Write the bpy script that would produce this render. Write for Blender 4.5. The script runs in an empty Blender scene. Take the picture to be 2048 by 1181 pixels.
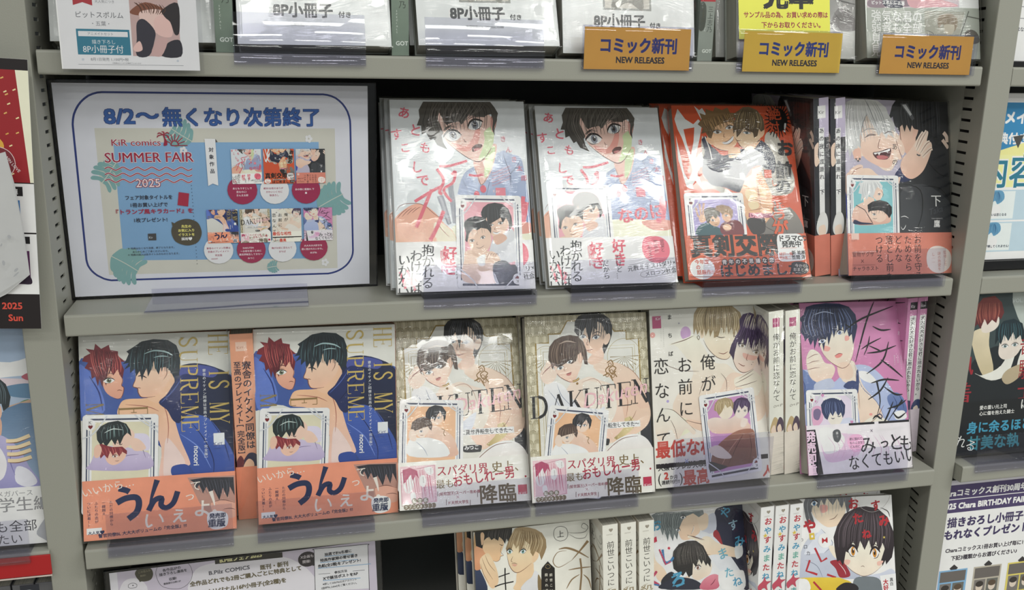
import bpy, math, random
from mathutils import Vector, Matrix, Euler
random.seed(7)
scene = bpy.context.scene
COL = scene.collection
M = 0.001                                   # everything below is laid out in millimetres

# ---------------------------------------------------------------- camera
cam_d = bpy.data.cameras.new('camera')
cam = bpy.data.objects.new('camera', cam_d)
COL.objects.link(cam)
cam_d.sensor_fit = 'HORIZONTAL'
cam_d.sensor_width = 36.0
cam_d.lens = 36.0 * 1868.28 / 2048
cam_d.clip_start = 0.02
cam_d.clip_end = 60
_ya, _pi, _ro = 0.23773, -0.25123, 0.01881
def _cam_matrix():
    f0 = Vector((math.sin(_ya), math.cos(_ya), 0)); r0 = Vector((math.cos(_ya), -math.sin(_ya), 0)); u0 = Vector((0, 0, 1))
    f = f0 * math.cos(_pi) + u0 * math.sin(_pi); u = u0 * math.cos(_pi) - f0 * math.sin(_pi)
    r = r0 * math.cos(_ro) + u * math.sin(_ro); u = u * math.cos(_ro) - r0 * math.sin(_ro)
    m = Matrix((r, u, -f)).transposed().to_4x4()
    m.translation = Vector((-253.92, -855.20, -7.14)) * M
    return m
cam.matrix_world = _cam_matrix()
scene.camera = cam

# ---------------------------------------------------------------- world, lights, exposure
world = bpy.data.worlds.new('world'); scene.world = world
world.use_nodes = True
world.node_tree.nodes['Background'].inputs[0].default_value = (0.90, 0.94, 0.92, 1)
world.node_tree.nodes['Background'].inputs[1].default_value = 0.30
def ceiling_light(x, y, z, lx, ly, power, rot=(0, 0, 0)):
    d = bpy.data.lights.new('fluorescent_light', 'AREA'); d.shape = 'RECTANGLE'
    d.size = lx; d.size_y = ly; d.energy = power; d.color = (1.0, 1.0, 0.95)
    o = bpy.data.objects.new('fluorescent_light', d); COL.objects.link(o)
    o.location = (x, y, z); o.rotation_euler = rot
    return o
ceiling_light(1.08, -1.25, 1.20, 1.26, 0.34, 24)
ceiling_light(-0.15, -1.66, 1.20, 1.16, 0.24, 12)
ceiling_light(-1.75, -1.66, 1.20, 1.16, 0.24, 12)
ceiling_light(2.60, -1.66, 1.20, 1.16, 0.24, 20)
ceiling_light(0.60, -2.48, 1.20, 1.00, 0.22, 15)
for lx_ in (-1.2, 2.1):
    ceiling_light(lx_, -3.10, 1.20, 1.20, 0.24, 24)  # added fill lamps, kept clear of the film reflections
for lx_ in (-1.3, 0.3, 1.9):
    ceiling_light(lx_, -4.60, 1.20, 1.20, 0.24, 22)  # far row, also added only to fill the illumination
scene.view_settings.view_transform = 'Standard'
scene.view_settings.look = 'None'
scene.view_settings.exposure = -0.32
scene.view_settings.gamma = 1.0
scene.view_settings.use_curve_mapping = False
scene.cycles.transparent_max_bounces = 32

# ---------------------------------------------------------------- helpers
def lin(c):
    c /= 255.0
    return c / 12.92 if c <= 0.04045 else ((c + 0.055) / 1.055) ** 2.4
def rgb(h):
    return (lin(int(h[0:2], 16)), lin(int(h[2:4], 16)), lin(int(h[4:6], 16)), 1.0)

def new_mat(name):
    m = bpy.data.materials.new(name); m.use_nodes = True
    nt = m.node_tree
    return m, nt, nt.nodes, nt.links
def principled(name, col, rough=0.5, metal=0.0, bump=None, vary=0.0, vscale=20, coat=0.0):
    m, nt, N, L = new_mat(name)
    b = N['Principled BSDF']
    b.inputs['Base Color'].default_value = rgb(col); b.inputs['Roughness'].default_value = rough
    b.inputs['Metallic'].default_value = metal; b.inputs['Coat Weight'].default_value = coat
    tc = N.new('ShaderNodeTexCoord')
    if vary:
        n = N.new('ShaderNodeTexNoise'); n.inputs['Scale'].default_value = vscale; n.inputs['Detail'].default_value = 6
        L.new(tc.outputs['Object'], n.inputs['Vector'])
        mx = N.new('ShaderNodeMix'); mx.data_type = 'RGBA'
        c = rgb(col)
        mx.inputs[6].default_value = tuple(v * (1 - vary) for v in c[:3]) + (1,)
        mx.inputs[7].default_value = tuple(min(1, v * (1 + vary)) for v in c[:3]) + (1,)
        L.new(n.outputs['Fac'], mx.inputs[0]); L.new(mx.outputs[2], b.inputs['Base Color'])
    if bump:
        n = N.new('ShaderNodeTexNoise'); n.inputs['Scale'].default_value = bump[0]; n.inputs['Detail'].default_value = 3
        L.new(tc.outputs['Object'], n.inputs['Vector'])
        bp = N.new('ShaderNodeBump'); bp.inputs['Strength'].default_value = bump[1]; bp.inputs['Distance'].default_value = 0.001
        L.new(n.outputs['Fac'], bp.inputs['Height']); L.new(bp.outputs['Normal'], b.inputs['Normal'])
    return m
def printed(name, rough, coat=0.0, halftone=0.0):
    m, nt, N, L = new_mat(name)
    b = N['Principled BSDF']; a = N.new('ShaderNodeAttribute'); a.attribute_name = 'ink'
    n = N.new('ShaderNodeTexNoise'); n.inputs['Scale'].default_value = 55; n.inputs['Detail'].default_value = 5
    tc = N.new('ShaderNodeTexCoord'); L.new(tc.outputs['Object'], n.inputs['Vector'])
    mr = N.new('ShaderNodeMapRange'); mr.inputs['From Min'].default_value = .3; mr.inputs['From Max'].default_value = .7
    mr.inputs['To Min'].default_value = 1 - halftone; mr.inputs['To Max'].default_value = 1 + halftone * .4
    L.new(n.outputs['Fac'], mr.inputs['Value'])
    mx = N.new('ShaderNodeVectorMath'); mx.operation = 'SCALE'
    L.new(a.outputs['Color'], mx.inputs[0]); L.new(mr.outputs[0], mx.inputs['Scale'])
    L.new(mx.outputs[0], b.inputs['Base Color'])
    b.inputs['Roughness'].default_value = rough; b.inputs['Coat Weight'].default_value = coat; b.inputs['Coat Roughness'].default_value = .08
    return m
PAPER = printed('printed_paper', 0.55, 0, .03)
GLOSS = printed('printed_glossy_cover', 0.38, 0.12, .08)
PAINT = principled('grey_painted_steel', '9C9C92', 0.42, 0, (900, .10), .04, 3)
BACK = principled('dark_back_panel', '24292B', 0.6, 0, (400, .05))
SLOT = principled('slot_darkness', '0A0A0A', 0.8)
REDP = principled('red_shelf_strip', 'B01C20', 0.4)
BLACKP = principled('black_plastic', '17171A', 0.35)

def pages_mat():
    m, nt, N, L = new_mat('page_edges')
    b = N['Principled BSDF']; tc = N.new('ShaderNodeTexCoord'); mp = N.new('ShaderNodeMapping')
    mp.inputs['Scale'].default_value = (6, 4200, 6)
    n = N.new('ShaderNodeTexNoise'); n.inputs['Scale'].default_value = 1.0; n.inputs['Detail'].default_value = 2
    L.new(tc.outputs['Object'], mp.inputs['Vector']); L.new(mp.outputs[0], n.inputs['Vector'])
    r = N.new('ShaderNodeValToRGB'); r.color_ramp.elements[0].position = .3; r.color_ramp.elements[0].color = rgb('8C887E')
    r.color_ramp.elements[1].position = .62; r.color_ramp.elements[1].color = rgb('C9C6BB')
    L.new(n.outputs['Fac'], r.inputs['Fac']); L.new(r.outputs['Color'], b.inputs['Base Color'])
    b.inputs['Roughness'].default_value = .8
    return m
PAGES = pages_mat()

def thin_fresnel(N, L, normal, gain):
    """reflectance of the outward face only, so that the inner faces of a clear sheet never turn into mirrors"""
    lw = N.new('ShaderNodeFresnel'); lw.inputs['IOR'].default_value = 1.5
    if normal: L.new(normal, lw.inputs['Normal'])
    geo = N.new('ShaderNodeNewGeometry'); inv = N.new('ShaderNodeMath'); inv.operation = 'SUBTRACT'; inv.inputs[0].default_value = 1.0
    L.new(geo.outputs['Backfacing'], inv.inputs[1])
    a = N.new('ShaderNodeMath'); a.operation = 'MULTIPLY'; a.inputs[1].default_value = gain; L.new(lw.outputs[0], a.inputs[0])
    b = N.new('ShaderNodeMath'); b.operation = 'MULTIPLY'; b.use_clamp = True; L.new(a.outputs[0], b.inputs[0]); L.new(inv.outputs[0], b.inputs[1])
    return b.outputs[0]
def film_mat():
    m, nt, N, L = new_mat('shrink_wrap_film')
    N.remove(N['Principled BSDF']); out = N['Material Output']
    tc = N.new('ShaderNodeTexCoord'); info = N.new('ShaderNodeObjectInfo')
    add = N.new('ShaderNodeVectorMath'); add.operation = 'ADD'
    rs = N.new('ShaderNodeMath'); rs.operation = 'MULTIPLY'; rs.inputs[1].default_value = 3.0
    L.new(info.outputs['Random'], rs.inputs[0]); L.new(tc.outputs['Object'], add.inputs[0]); L.new(rs.outputs[0], add.inputs[1])
    # warp then two families of stretched creases
    w = N.new('ShaderNodeTexNoise'); w.inputs['Scale'].default_value = 9; w.inputs['Detail'].default_value = 1
    L.new(add.outputs[0], w.inputs['Vector'])
    ws = N.new('ShaderNodeVectorMath'); ws.operation = 'SCALE'; ws.inputs['Scale'].default_value = .05
    L.new(w.outputs['Color'], ws.inputs[0])
    wa = N.new('ShaderNodeVectorMath'); wa.operation = 'ADD'; L.new(add.outputs[0], wa.inputs[0]); L.new(ws.outputs[0], wa.inputs[1])
    hs = []
    for rot, sc in ((0.5, (60, 1, 700)), (-0.75, (45, 1, 560))):
        mp = N.new('ShaderNodeMapping'); mp.inputs['Rotation'].default_value = (0, rot, 0); mp.inputs['Scale'].default_value = sc
        L.new(wa.outputs[0], mp.inputs['Vector'])
        n = N.new('ShaderNodeTexNoise'); n.inputs['Scale'].default_value = 1; n.inputs['Detail'].default_value = 2
        L.new(mp.outputs[0], n.inputs['Vector']); hs.append(n.outputs['Fac'])
    big = N.new('ShaderNodeTexNoise'); big.inputs['Scale'].default_value = 26; big.inputs['Detail'].default_value = 2
    L.new(wa.outputs[0], big.inputs['Vector'])
    mask = N.new('ShaderNodeMapRange'); mask.inputs['From Min'].default_value = .44; mask.inputs['From Max'].default_value = .66
    L.new(big.outputs['Fac'], mask.inputs['Value'])
    s = N.new('ShaderNodeMath'); s.operation = 'ADD'; L.new(hs[0], s.inputs[0]); L.new(hs[1], s.inputs[1])
    k = N.new('ShaderNodeMath'); k.operation = 'MULTIPLY'; L.new(s.outputs[0], k.inputs[0]); L.new(mask.outputs[0], k.inputs[1])
    k2 = N.new('ShaderNodeMath'); k2.operation = 'MULTIPLY_ADD'; k2.inputs[1].default_value = .12
    L.new(big.outputs['Fac'], k2.inputs[0]); L.new(k.outputs[0], k2.inputs[2])
    bp = N.new('ShaderNodeBump'); bp.inputs['Strength'].default_value = .5; bp.inputs['Distance'].default_value = .0011
    L.new(k2.outputs[0], bp.inputs['Height'])
    g = N.new('ShaderNodeBsdfGlossy'); g.inputs['Roughness'].default_value = .07; L.new(bp.outputs[0], g.inputs['Normal'])
    t = N.new('ShaderNodeBsdfTransparent'); t.inputs['Color'].default_value = (.985, .985, .985, 1)
    mx = N.new('ShaderNodeMixShader'); L.new(thin_fresnel(N, L, bp.outputs[0], 1.35), mx.inputs[0]); L.new(t.outputs[0], mx.inputs[1]); L.new(g.outputs[0], mx.inputs[2])
    L.new(mx.outputs[0], out.inputs['Surface'])
    return m
def acrylic_mat(name, tint, refl, rough):
    m, nt, N, L = new_mat(name)
    N.remove(N['Principled BSDF']); out = N['Material Output']
    tc = N.new('ShaderNodeTexCoord'); n = N.new('ShaderNodeTexNoise'); n.inputs['Scale'].default_value = 14; n.inputs['Detail'].default_value = 1
    L.new(tc.outputs['Object'], n.inputs['Vector'])
    bp = N.new('ShaderNodeBump'); bp.inputs['Strength'].default_value = .25; bp.inputs['Distance'].default_value = .002; L.new(n.outputs['Fac'], bp.inputs['Height'])
    g = N.new('ShaderNodeBsdfGlossy'); g.inputs['Roughness'].default_value = rough; L.new(bp.outputs[0], g.inputs['Normal'])
    t = N.new('ShaderNodeBsdfTransparent'); t.inputs['Color'].default_value = tint + (1,)
    mx = N.new('ShaderNodeMixShader'); L.new(thin_fresnel(N, L, None, refl), mx.inputs[0]); L.new(t.outputs[0], mx.inputs[1]); L.new(g.outputs[0], mx.inputs[2])
    L.new(mx.outputs[0], out.inputs['Surface'])
    return m
FILM = film_mat()
ACRYL = acrylic_mat('clear_acrylic', (.90, .90, .94), 1.7, .05)
SLEEVE = acrylic_mat('clear_sleeve', (.96, .96, .97), 1.0, .10)

def meta(o, label=None, cat=None, group=None, kind=None):
    if label: o['label'] = label
    if cat: o['category'] = cat
    if group: o['group'] = group
    if kind: o['kind'] = kind
    return o
def link(name, data, parent=None):
    o = bpy.data.objects.new(name, data); COL.objects.link(o)
    if parent: o.parent = parent
    return o
def empty(name, loc=(0, 0, 0), R=None):
    o = link(name, None); o.empty_display_size = .02
    m = (R.to_4x4() if R else Matrix.Identity(4)); m.translation = Vector(loc) * M
    o.matrix_world = m
    return o
def copy_tree(o, parent=None):
    c = o.copy(); COL.objects.link(c)
    if parent:
        mb = o.matrix_parent_inverse.copy(); c.parent = parent; c.matrix_parent_inverse = mb
    for ch in o.children: copy_tree(ch, c)
    return c
def lean_rot(yaw, lean, roll=0.0):
    return (Matrix.Rotation(yaw, 3, 'Z') @ Matrix.Rotation(-lean, 3, 'X') @ Matrix.Rotation(roll, 3, 'Y'))

class MB:
    """collects geometry in millimetres"""
    def __init__(s): s.v = []; s.f = []; s.c = []; s.sm = []
    def add(s, vs, fs, col=None, smooth=False):
        n = len(s.v); s.v += [tuple(p) for p in vs]; s.c += [col or (.8, .8, .8, 1)] * len(vs)
        for f in fs: s.f.append([n + i for i in f]); s.sm.append(smooth)
    def box(s, x0, x1, y0, y1, z0, z1, col=None):
        s.add([(x0, y0, z0), (x1, y0, z0), (x1, y1, z0), (x0, y1, z0), (x0, y0, z1), (x1, y0, z1), (x1, y1, z1), (x0, y1, z1)],
              [(0, 3, 2, 1), (4, 5, 6, 7), (0, 1, 5, 4), (1, 2, 6, 5), (2, 3, 7, 6), (3, 0, 4, 7)], col)
    def extrude_x(s, prof, x0, x1, col=None, smooth=False):
        n = len(prof)
        vs = [(x0, y, z) for y, z in prof] + [(x1, y, z) for y, z in prof]
        fs = [(i, (i + 1) % n, n + (i + 1) % n, n + i) for i in range(n)] + [tuple(range(n))[::-1], tuple(range(n, 2 * n))]
        s.add(vs, fs, col, smooth)
    def obj(s, name, mat, parent=None, colors=False):
        me = bpy.data.meshes.new(name)
        me.from_pydata([(x * M, y * M, z * M) for x, y, z in s.v], [], s.f)
        if any(s.sm): me.polygons.foreach_set('use_smooth', s.sm)
        if colors:
            a = me.color_attributes.new('ink', 'FLOAT_COLOR', 'POINT')
            a.data.foreach_set('color', [k for c in s.c for k in c])
        me.materials.append(mat); me.update()
        return link(name, me, parent)
def bevel(o, w, seg=2):
    b = o.modifiers.new('bevel', 'BEVEL'); b.width = w * M; b.segments = seg; b.limit_method = 'ANGLE'; b.angle_limit = .6
    return o

# ---------------------------------------------------------------- flat print: inks laid in layers on a face
_glyphs = {}
def glyphs(st):
    key = st
    if key in _glyphs: return _glyphs[key]
    cu = bpy.data.curves.new('type', 'FONT'); cu.body = st; cu.size = 1; cu.resolution_u = 2
    o = bpy.data.objects.new('type', cu); COL.objects.link(o)
    dg = bpy.context.evaluated_depsgraph_get(); dg.update()
    ev = o.evaluated_get(dg); me = ev.to_mesh()
    vs = [(v.co.x, v.co.y) for v in me.vertices]; fs = [tuple(p.vertices) for p in me.polygons]
    ev.to_mesh_clear(); bpy.data.objects.remove(o); bpy.data.curves.remove(cu)
    w = max([v[0] for v in vs], default=1)
    _glyphs[key] = (vs, fs, w)
    return _glyphs[key]
def clip(poly, W, H):
    for ax, lim, sg in ((0, 0, 1), (0, W, -1), (1, 0, 1), (1, H, -1)):
        out = []; n = len(poly)
        for i in range(n):
            a = poly[i]; b = poly[(i + 1) % n]
            da = (a[ax] - lim) * sg; db = (b[ax] - lim) * sg
            if da >= 0: out.append(a)
            if (da > 0 and db < 0) or (da < 0 and db > 0):
                t = da / (da - db); out.append((a[0] + (b[0] - a[0]) * t, a[1] + (b[1] - a[1]) * t))
        poly = out
        if len(poly) < 3: return []
    return poly
def spline(pts, closed, k=4):
    n = len(pts); out = []
    if n < 3: return list(pts)
    rng = range(n) if closed else range(n - 1)
    for i in rng:
        if closed: p0, p1, p2, p3 = pts[i - 1], pts[i], pts[(i + 1) % n], pts[(i + 2) % n]
        else: p0, p1, p2, p3 = pts[max(i - 1, 0)], pts[i], pts[i + 1], pts[min(i + 2, n - 1)]
        for j in range(k):
            t = j / k; t2 = t * t; t3 = t2 * t
            out.append(tuple(.5 * (2 * b + (c - a) * t + (2 * a - 5 * b + 4 * c - d) * t2 + (3 * b - a - 3 * c + d) * t3) for a, b, c, d in zip(p0, p1, p2, p3)))
    if not closed: out.append(pts[-1])
    return out
def ink(h):
    """printer's ink on coated stock: a little paler and greyer than the screen colour"""
    v = [int(h[i:i + 2], 16) for i in (0, 2, 4)]; l = .3 * v[0] + .59 * v[1] + .11 * v[2]
    v = [min(244, max(10, (a + (l - a) * .09) * 1.05 + 1)) for a in v]
    return (lin(v[0]), lin(v[1]), lin(v[2]), 1.0)
def pick(cs, x, y, bb):
    """'rrggbb' or 'rrggbb>rrggbb' (ink blend down the shape) or 'rrggbb}rrggbb' (left to right)"""
    if '>' in cs:
        a, b = cs.split('>'); t = (bb[3] - y) / max(1e-6, bb[3] - bb[1])
    elif '}' in cs:
        a, b = cs.split('}'); t = (x - bb[0]) / max(1e-6, bb[2] - bb[0])
    else: return ink(cs)
    a = ink(a); b = ink(b); t = min(1, max(0, t))
    return tuple(p + (q - p) * t for p, q in zip(a, b))
STEP = 0.004
class Print:
    """draws on the plane o + x*u + y*v, stepping out along n"""
    def __init__(s, mb, o, u, v, W, H, base=0.01):
        s.mb = mb; s.o = Vector(o); s.u = Vector(u); s.v = Vector(v); s.n = s.u.cross(s.v).normalized(); s.W = W; s.H = H; s.h = base
    def face(s, pts, col):
        if len(pts) < 3: return
        xs = [p[0] for p in pts]; ys = [p[1] for p in pts]; bb = s.bb or (min(xs), min(ys), max(xs), max(ys))
        q = clip(pts, s.W, s.H)
        if len(q) < 3: return
        n = len(s.mb.v)
        for x, y in q:
            s.mb.v.append(tuple(s.o + s.u * x + s.v * y + s.n * s.h)); s.mb.c.append(pick(col, x, y, bb))
        s.mb.f.append(list(range(n, n + len(q)))); s.mb.sm.append(False)
    bb = None
    def poly(s, col, pts, smooth=False):
        s.h += STEP
        s.face(spline(pts, True) if smooth else list(pts), col)
    def line(s, col, w, pts, taper=0, closed=False, smooth=True):
        s.h += STEP
        if smooth: pts = spline(pts, closed, 4)
        if closed: pts = pts + [pts[0], pts[1]]
        n = len(pts); L = []; R = []
        for i, (x, y) in enumerate(pts):
            ax, ay = pts[max(i - 1, 0)]; bx, by = pts[min(i + 1, n - 1)]
            dx, dy = bx - ax, by - ay; d = math.hypot(dx, dy) or 1
            t = i / (n - 1)
            k = 1 if not taper else (math.sin(math.pi * min(max(t, .04), .96)) ** .6 if taper == 1 else (1 - t * .9 if taper == 2 else .1 + .9 * t))
            L.append((x - dy / d * w * k / 2, y + dx / d * w * k / 2)); R.append((x + dy / d * w * k / 2, y - dx / d * w * k / 2))
        for i in range(n - 1): s.face([L[i], R[i], R[i + 1], L[i + 1]], col)
    def ell(s, col, cx, cy, rx, ry, rot=0, n=20):
        s.h += STEP; c, q = math.cos(rot), math.sin(rot)
        s.face([(cx + rx * math.cos(a) * c - ry * math.sin(a) * q, cy + rx * math.cos(a) * q + ry * math.sin(a) * c) for a in [2 * math.pi * i / n for i in range(n)]], col)
    def text(s, st, x, y, size, col, rot=0, vert=0, wt=0, sx=1.0, align=0, sp=1.0, skew=0):
        """x,y: left end of baseline (horizontal) or top centre (vertical)"""
        s.h += STEP; c, q = math.cos(rot), math.sin(rot)
        def put(vs, fs, ox, oy, turn=False):
          for ex, ey in (((0, 0),) if wt <= 0 else ((-wt, 0), (wt, 0)) if wt < .018 else ((-wt * .8, -wt * .8), (wt * .8, -wt * .8), (-wt * .8, wt * .8), (wt * .8, wt * .8))):
            P = []; s.h += .0011
            for a, b in vs:
                a += ex; b += ey
                if turn: a, b = .38 + (b - .38) , .5 - (a - .38) - .12
                a = a * size * sx + ox; b = b * size + oy; a += b * skew
                P.append((x + a * c - b * q, y + a * q + b * c))
            for f in fs: s.face([P[i] for i in f], col)
        s.bb = None
        if vert:
            for i, ch in enumerate(st):
                if ch in ' 　': continue
                vs, fs, w = glyphs(ch)
                tn = ch in 'ー〜～…―「」『』()（）[]'
                put(vs, fs, -size * sx * (.5 if ord(ch) > 255 else .28), -size * (.88 + i * sp), tn)
        else:
            vs, fs, w = glyphs(st)
            put(vs, fs, -align * w * size * sx, 0)
    def strands(s, col, w, n, A, B, jit=.6):
        rnd = random.Random(int(A[0][0] * 7 + n))
        s.h += STEP
        for i in range(n):
            t = (i + rnd.random() * .8) / n; e = rnd.uniform(.55, 1)
            pts = [(a[0] + (b[0] - a[0]) * t + rnd.uniform(-jit, jit), a[1] + (b[1] - a[1]) * t + rnd.uniform(-jit, jit)) for a, b in zip(A, B)]
            s.h -= STEP - .0008; s.line(col, w * rnd.uniform(.5, 1.3), pts, 1)
    def eye(s, x, y, w, h, rot, iris, lash='2a2022', side=1, skin=None):
        """open almond eye; side=1: outer corner on the right"""
        c, q = math.cos(rot), math.sin(rot)
        def T(pts): return [(x + a * w * side * c - b * h * q, y + a * w * side * q + b * h * c) for a, b in pts]
        s.poly('f4f1ee', T([(-.5, -.15), (-.28, .32), (.1, .5), (.45, .22), (.5, -.02), (.25, -.42), (-.15, -.48)]), True)
        s.ell(iris, *T([(0, .0)])[0], w * .23, h * .44, rot, 14)
        s.ell(lash, *T([(0, .02)])[0], w * .11, h * .24, rot, 10)
        s.ell('ffffff', *T([(-.07, .18)])[0], w * .06, h * .10, rot, 8)
        s.line(lash, h * .22, T([(-.55, -.12), (-.3, .36), (.1, .56), (.48, .26), (.6, .02)]), 1)
        s.line(lash, h * .07, T([(-.15, -.5), (.25, -.44), (.5, -.05)]), 1)
        s.line(lash, h * .07, T([(-.35, .7), (.05, .85), (.5, .55)]), 1)
    def run(s, cmds, ox=0, oy=0, k=1.0):
        """commands are in tenths of a millimetre"""
        z = .1 * k
        def pp(f): return [(ox + f[i] * z, oy + f[i + 1] * z) for i in range(0, len(f), 2)]
        for c in cmds:
            t = c[0]
            if t == 'P': s.poly(c[1], pp(c[2]))
            elif t == 'C': s.poly(c[1], pp(c[2]), True)
            elif t == 'L': s.line(c[1], c[2] * z, pp(c[3]), 0)
            elif t == 'K': s.line(c[1], c[2] * z, pp(c[3]), 0, False, False)
            elif t == 'B': s.line(c[1], c[2] * z, pp(c[3]), 1)
            elif t == 'D': s.line(c[1], c[2] * z, pp(c[3]), 2)
            elif t == 'O': s.line(c[1], c[2] * z, pp(c[3]), 0, True)
            elif t == 'E': s.ell(c[1], ox + c[2] * z, oy + c[3] * z, c[4] * z, c[5] * z, c[6] if len(c) > 6 else 0)
            elif t == 'T': s.text(c[1], ox + c[2] * z, oy + c[3] * z, c[4] * z, c[5], **(c[6] if len(c) > 6 else {}))
            elif t == 'G': s.strands(c[1], c[2] * z, c[3], pp(c[4]), pp(c[5]), .5 * k)
            elif t == 'Y': s.eye(ox + c[1] * z, oy + c[2] * z, c[3] * z, c[4] * z, c[5], c[6], side=c[7])
            elif t == 'R': s.poly(c[1], [(ox + c[2] * z, oy + c[3] * z), (ox + c[4] * z, oy + c[3] * z), (ox + c[4] * z, oy + c[5] * z), (ox + c[2] * z, oy + c[5] * z)])
            elif t == 'X': DECOR[c[1]](s, ox, oy, k)
DECOR = {}
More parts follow.
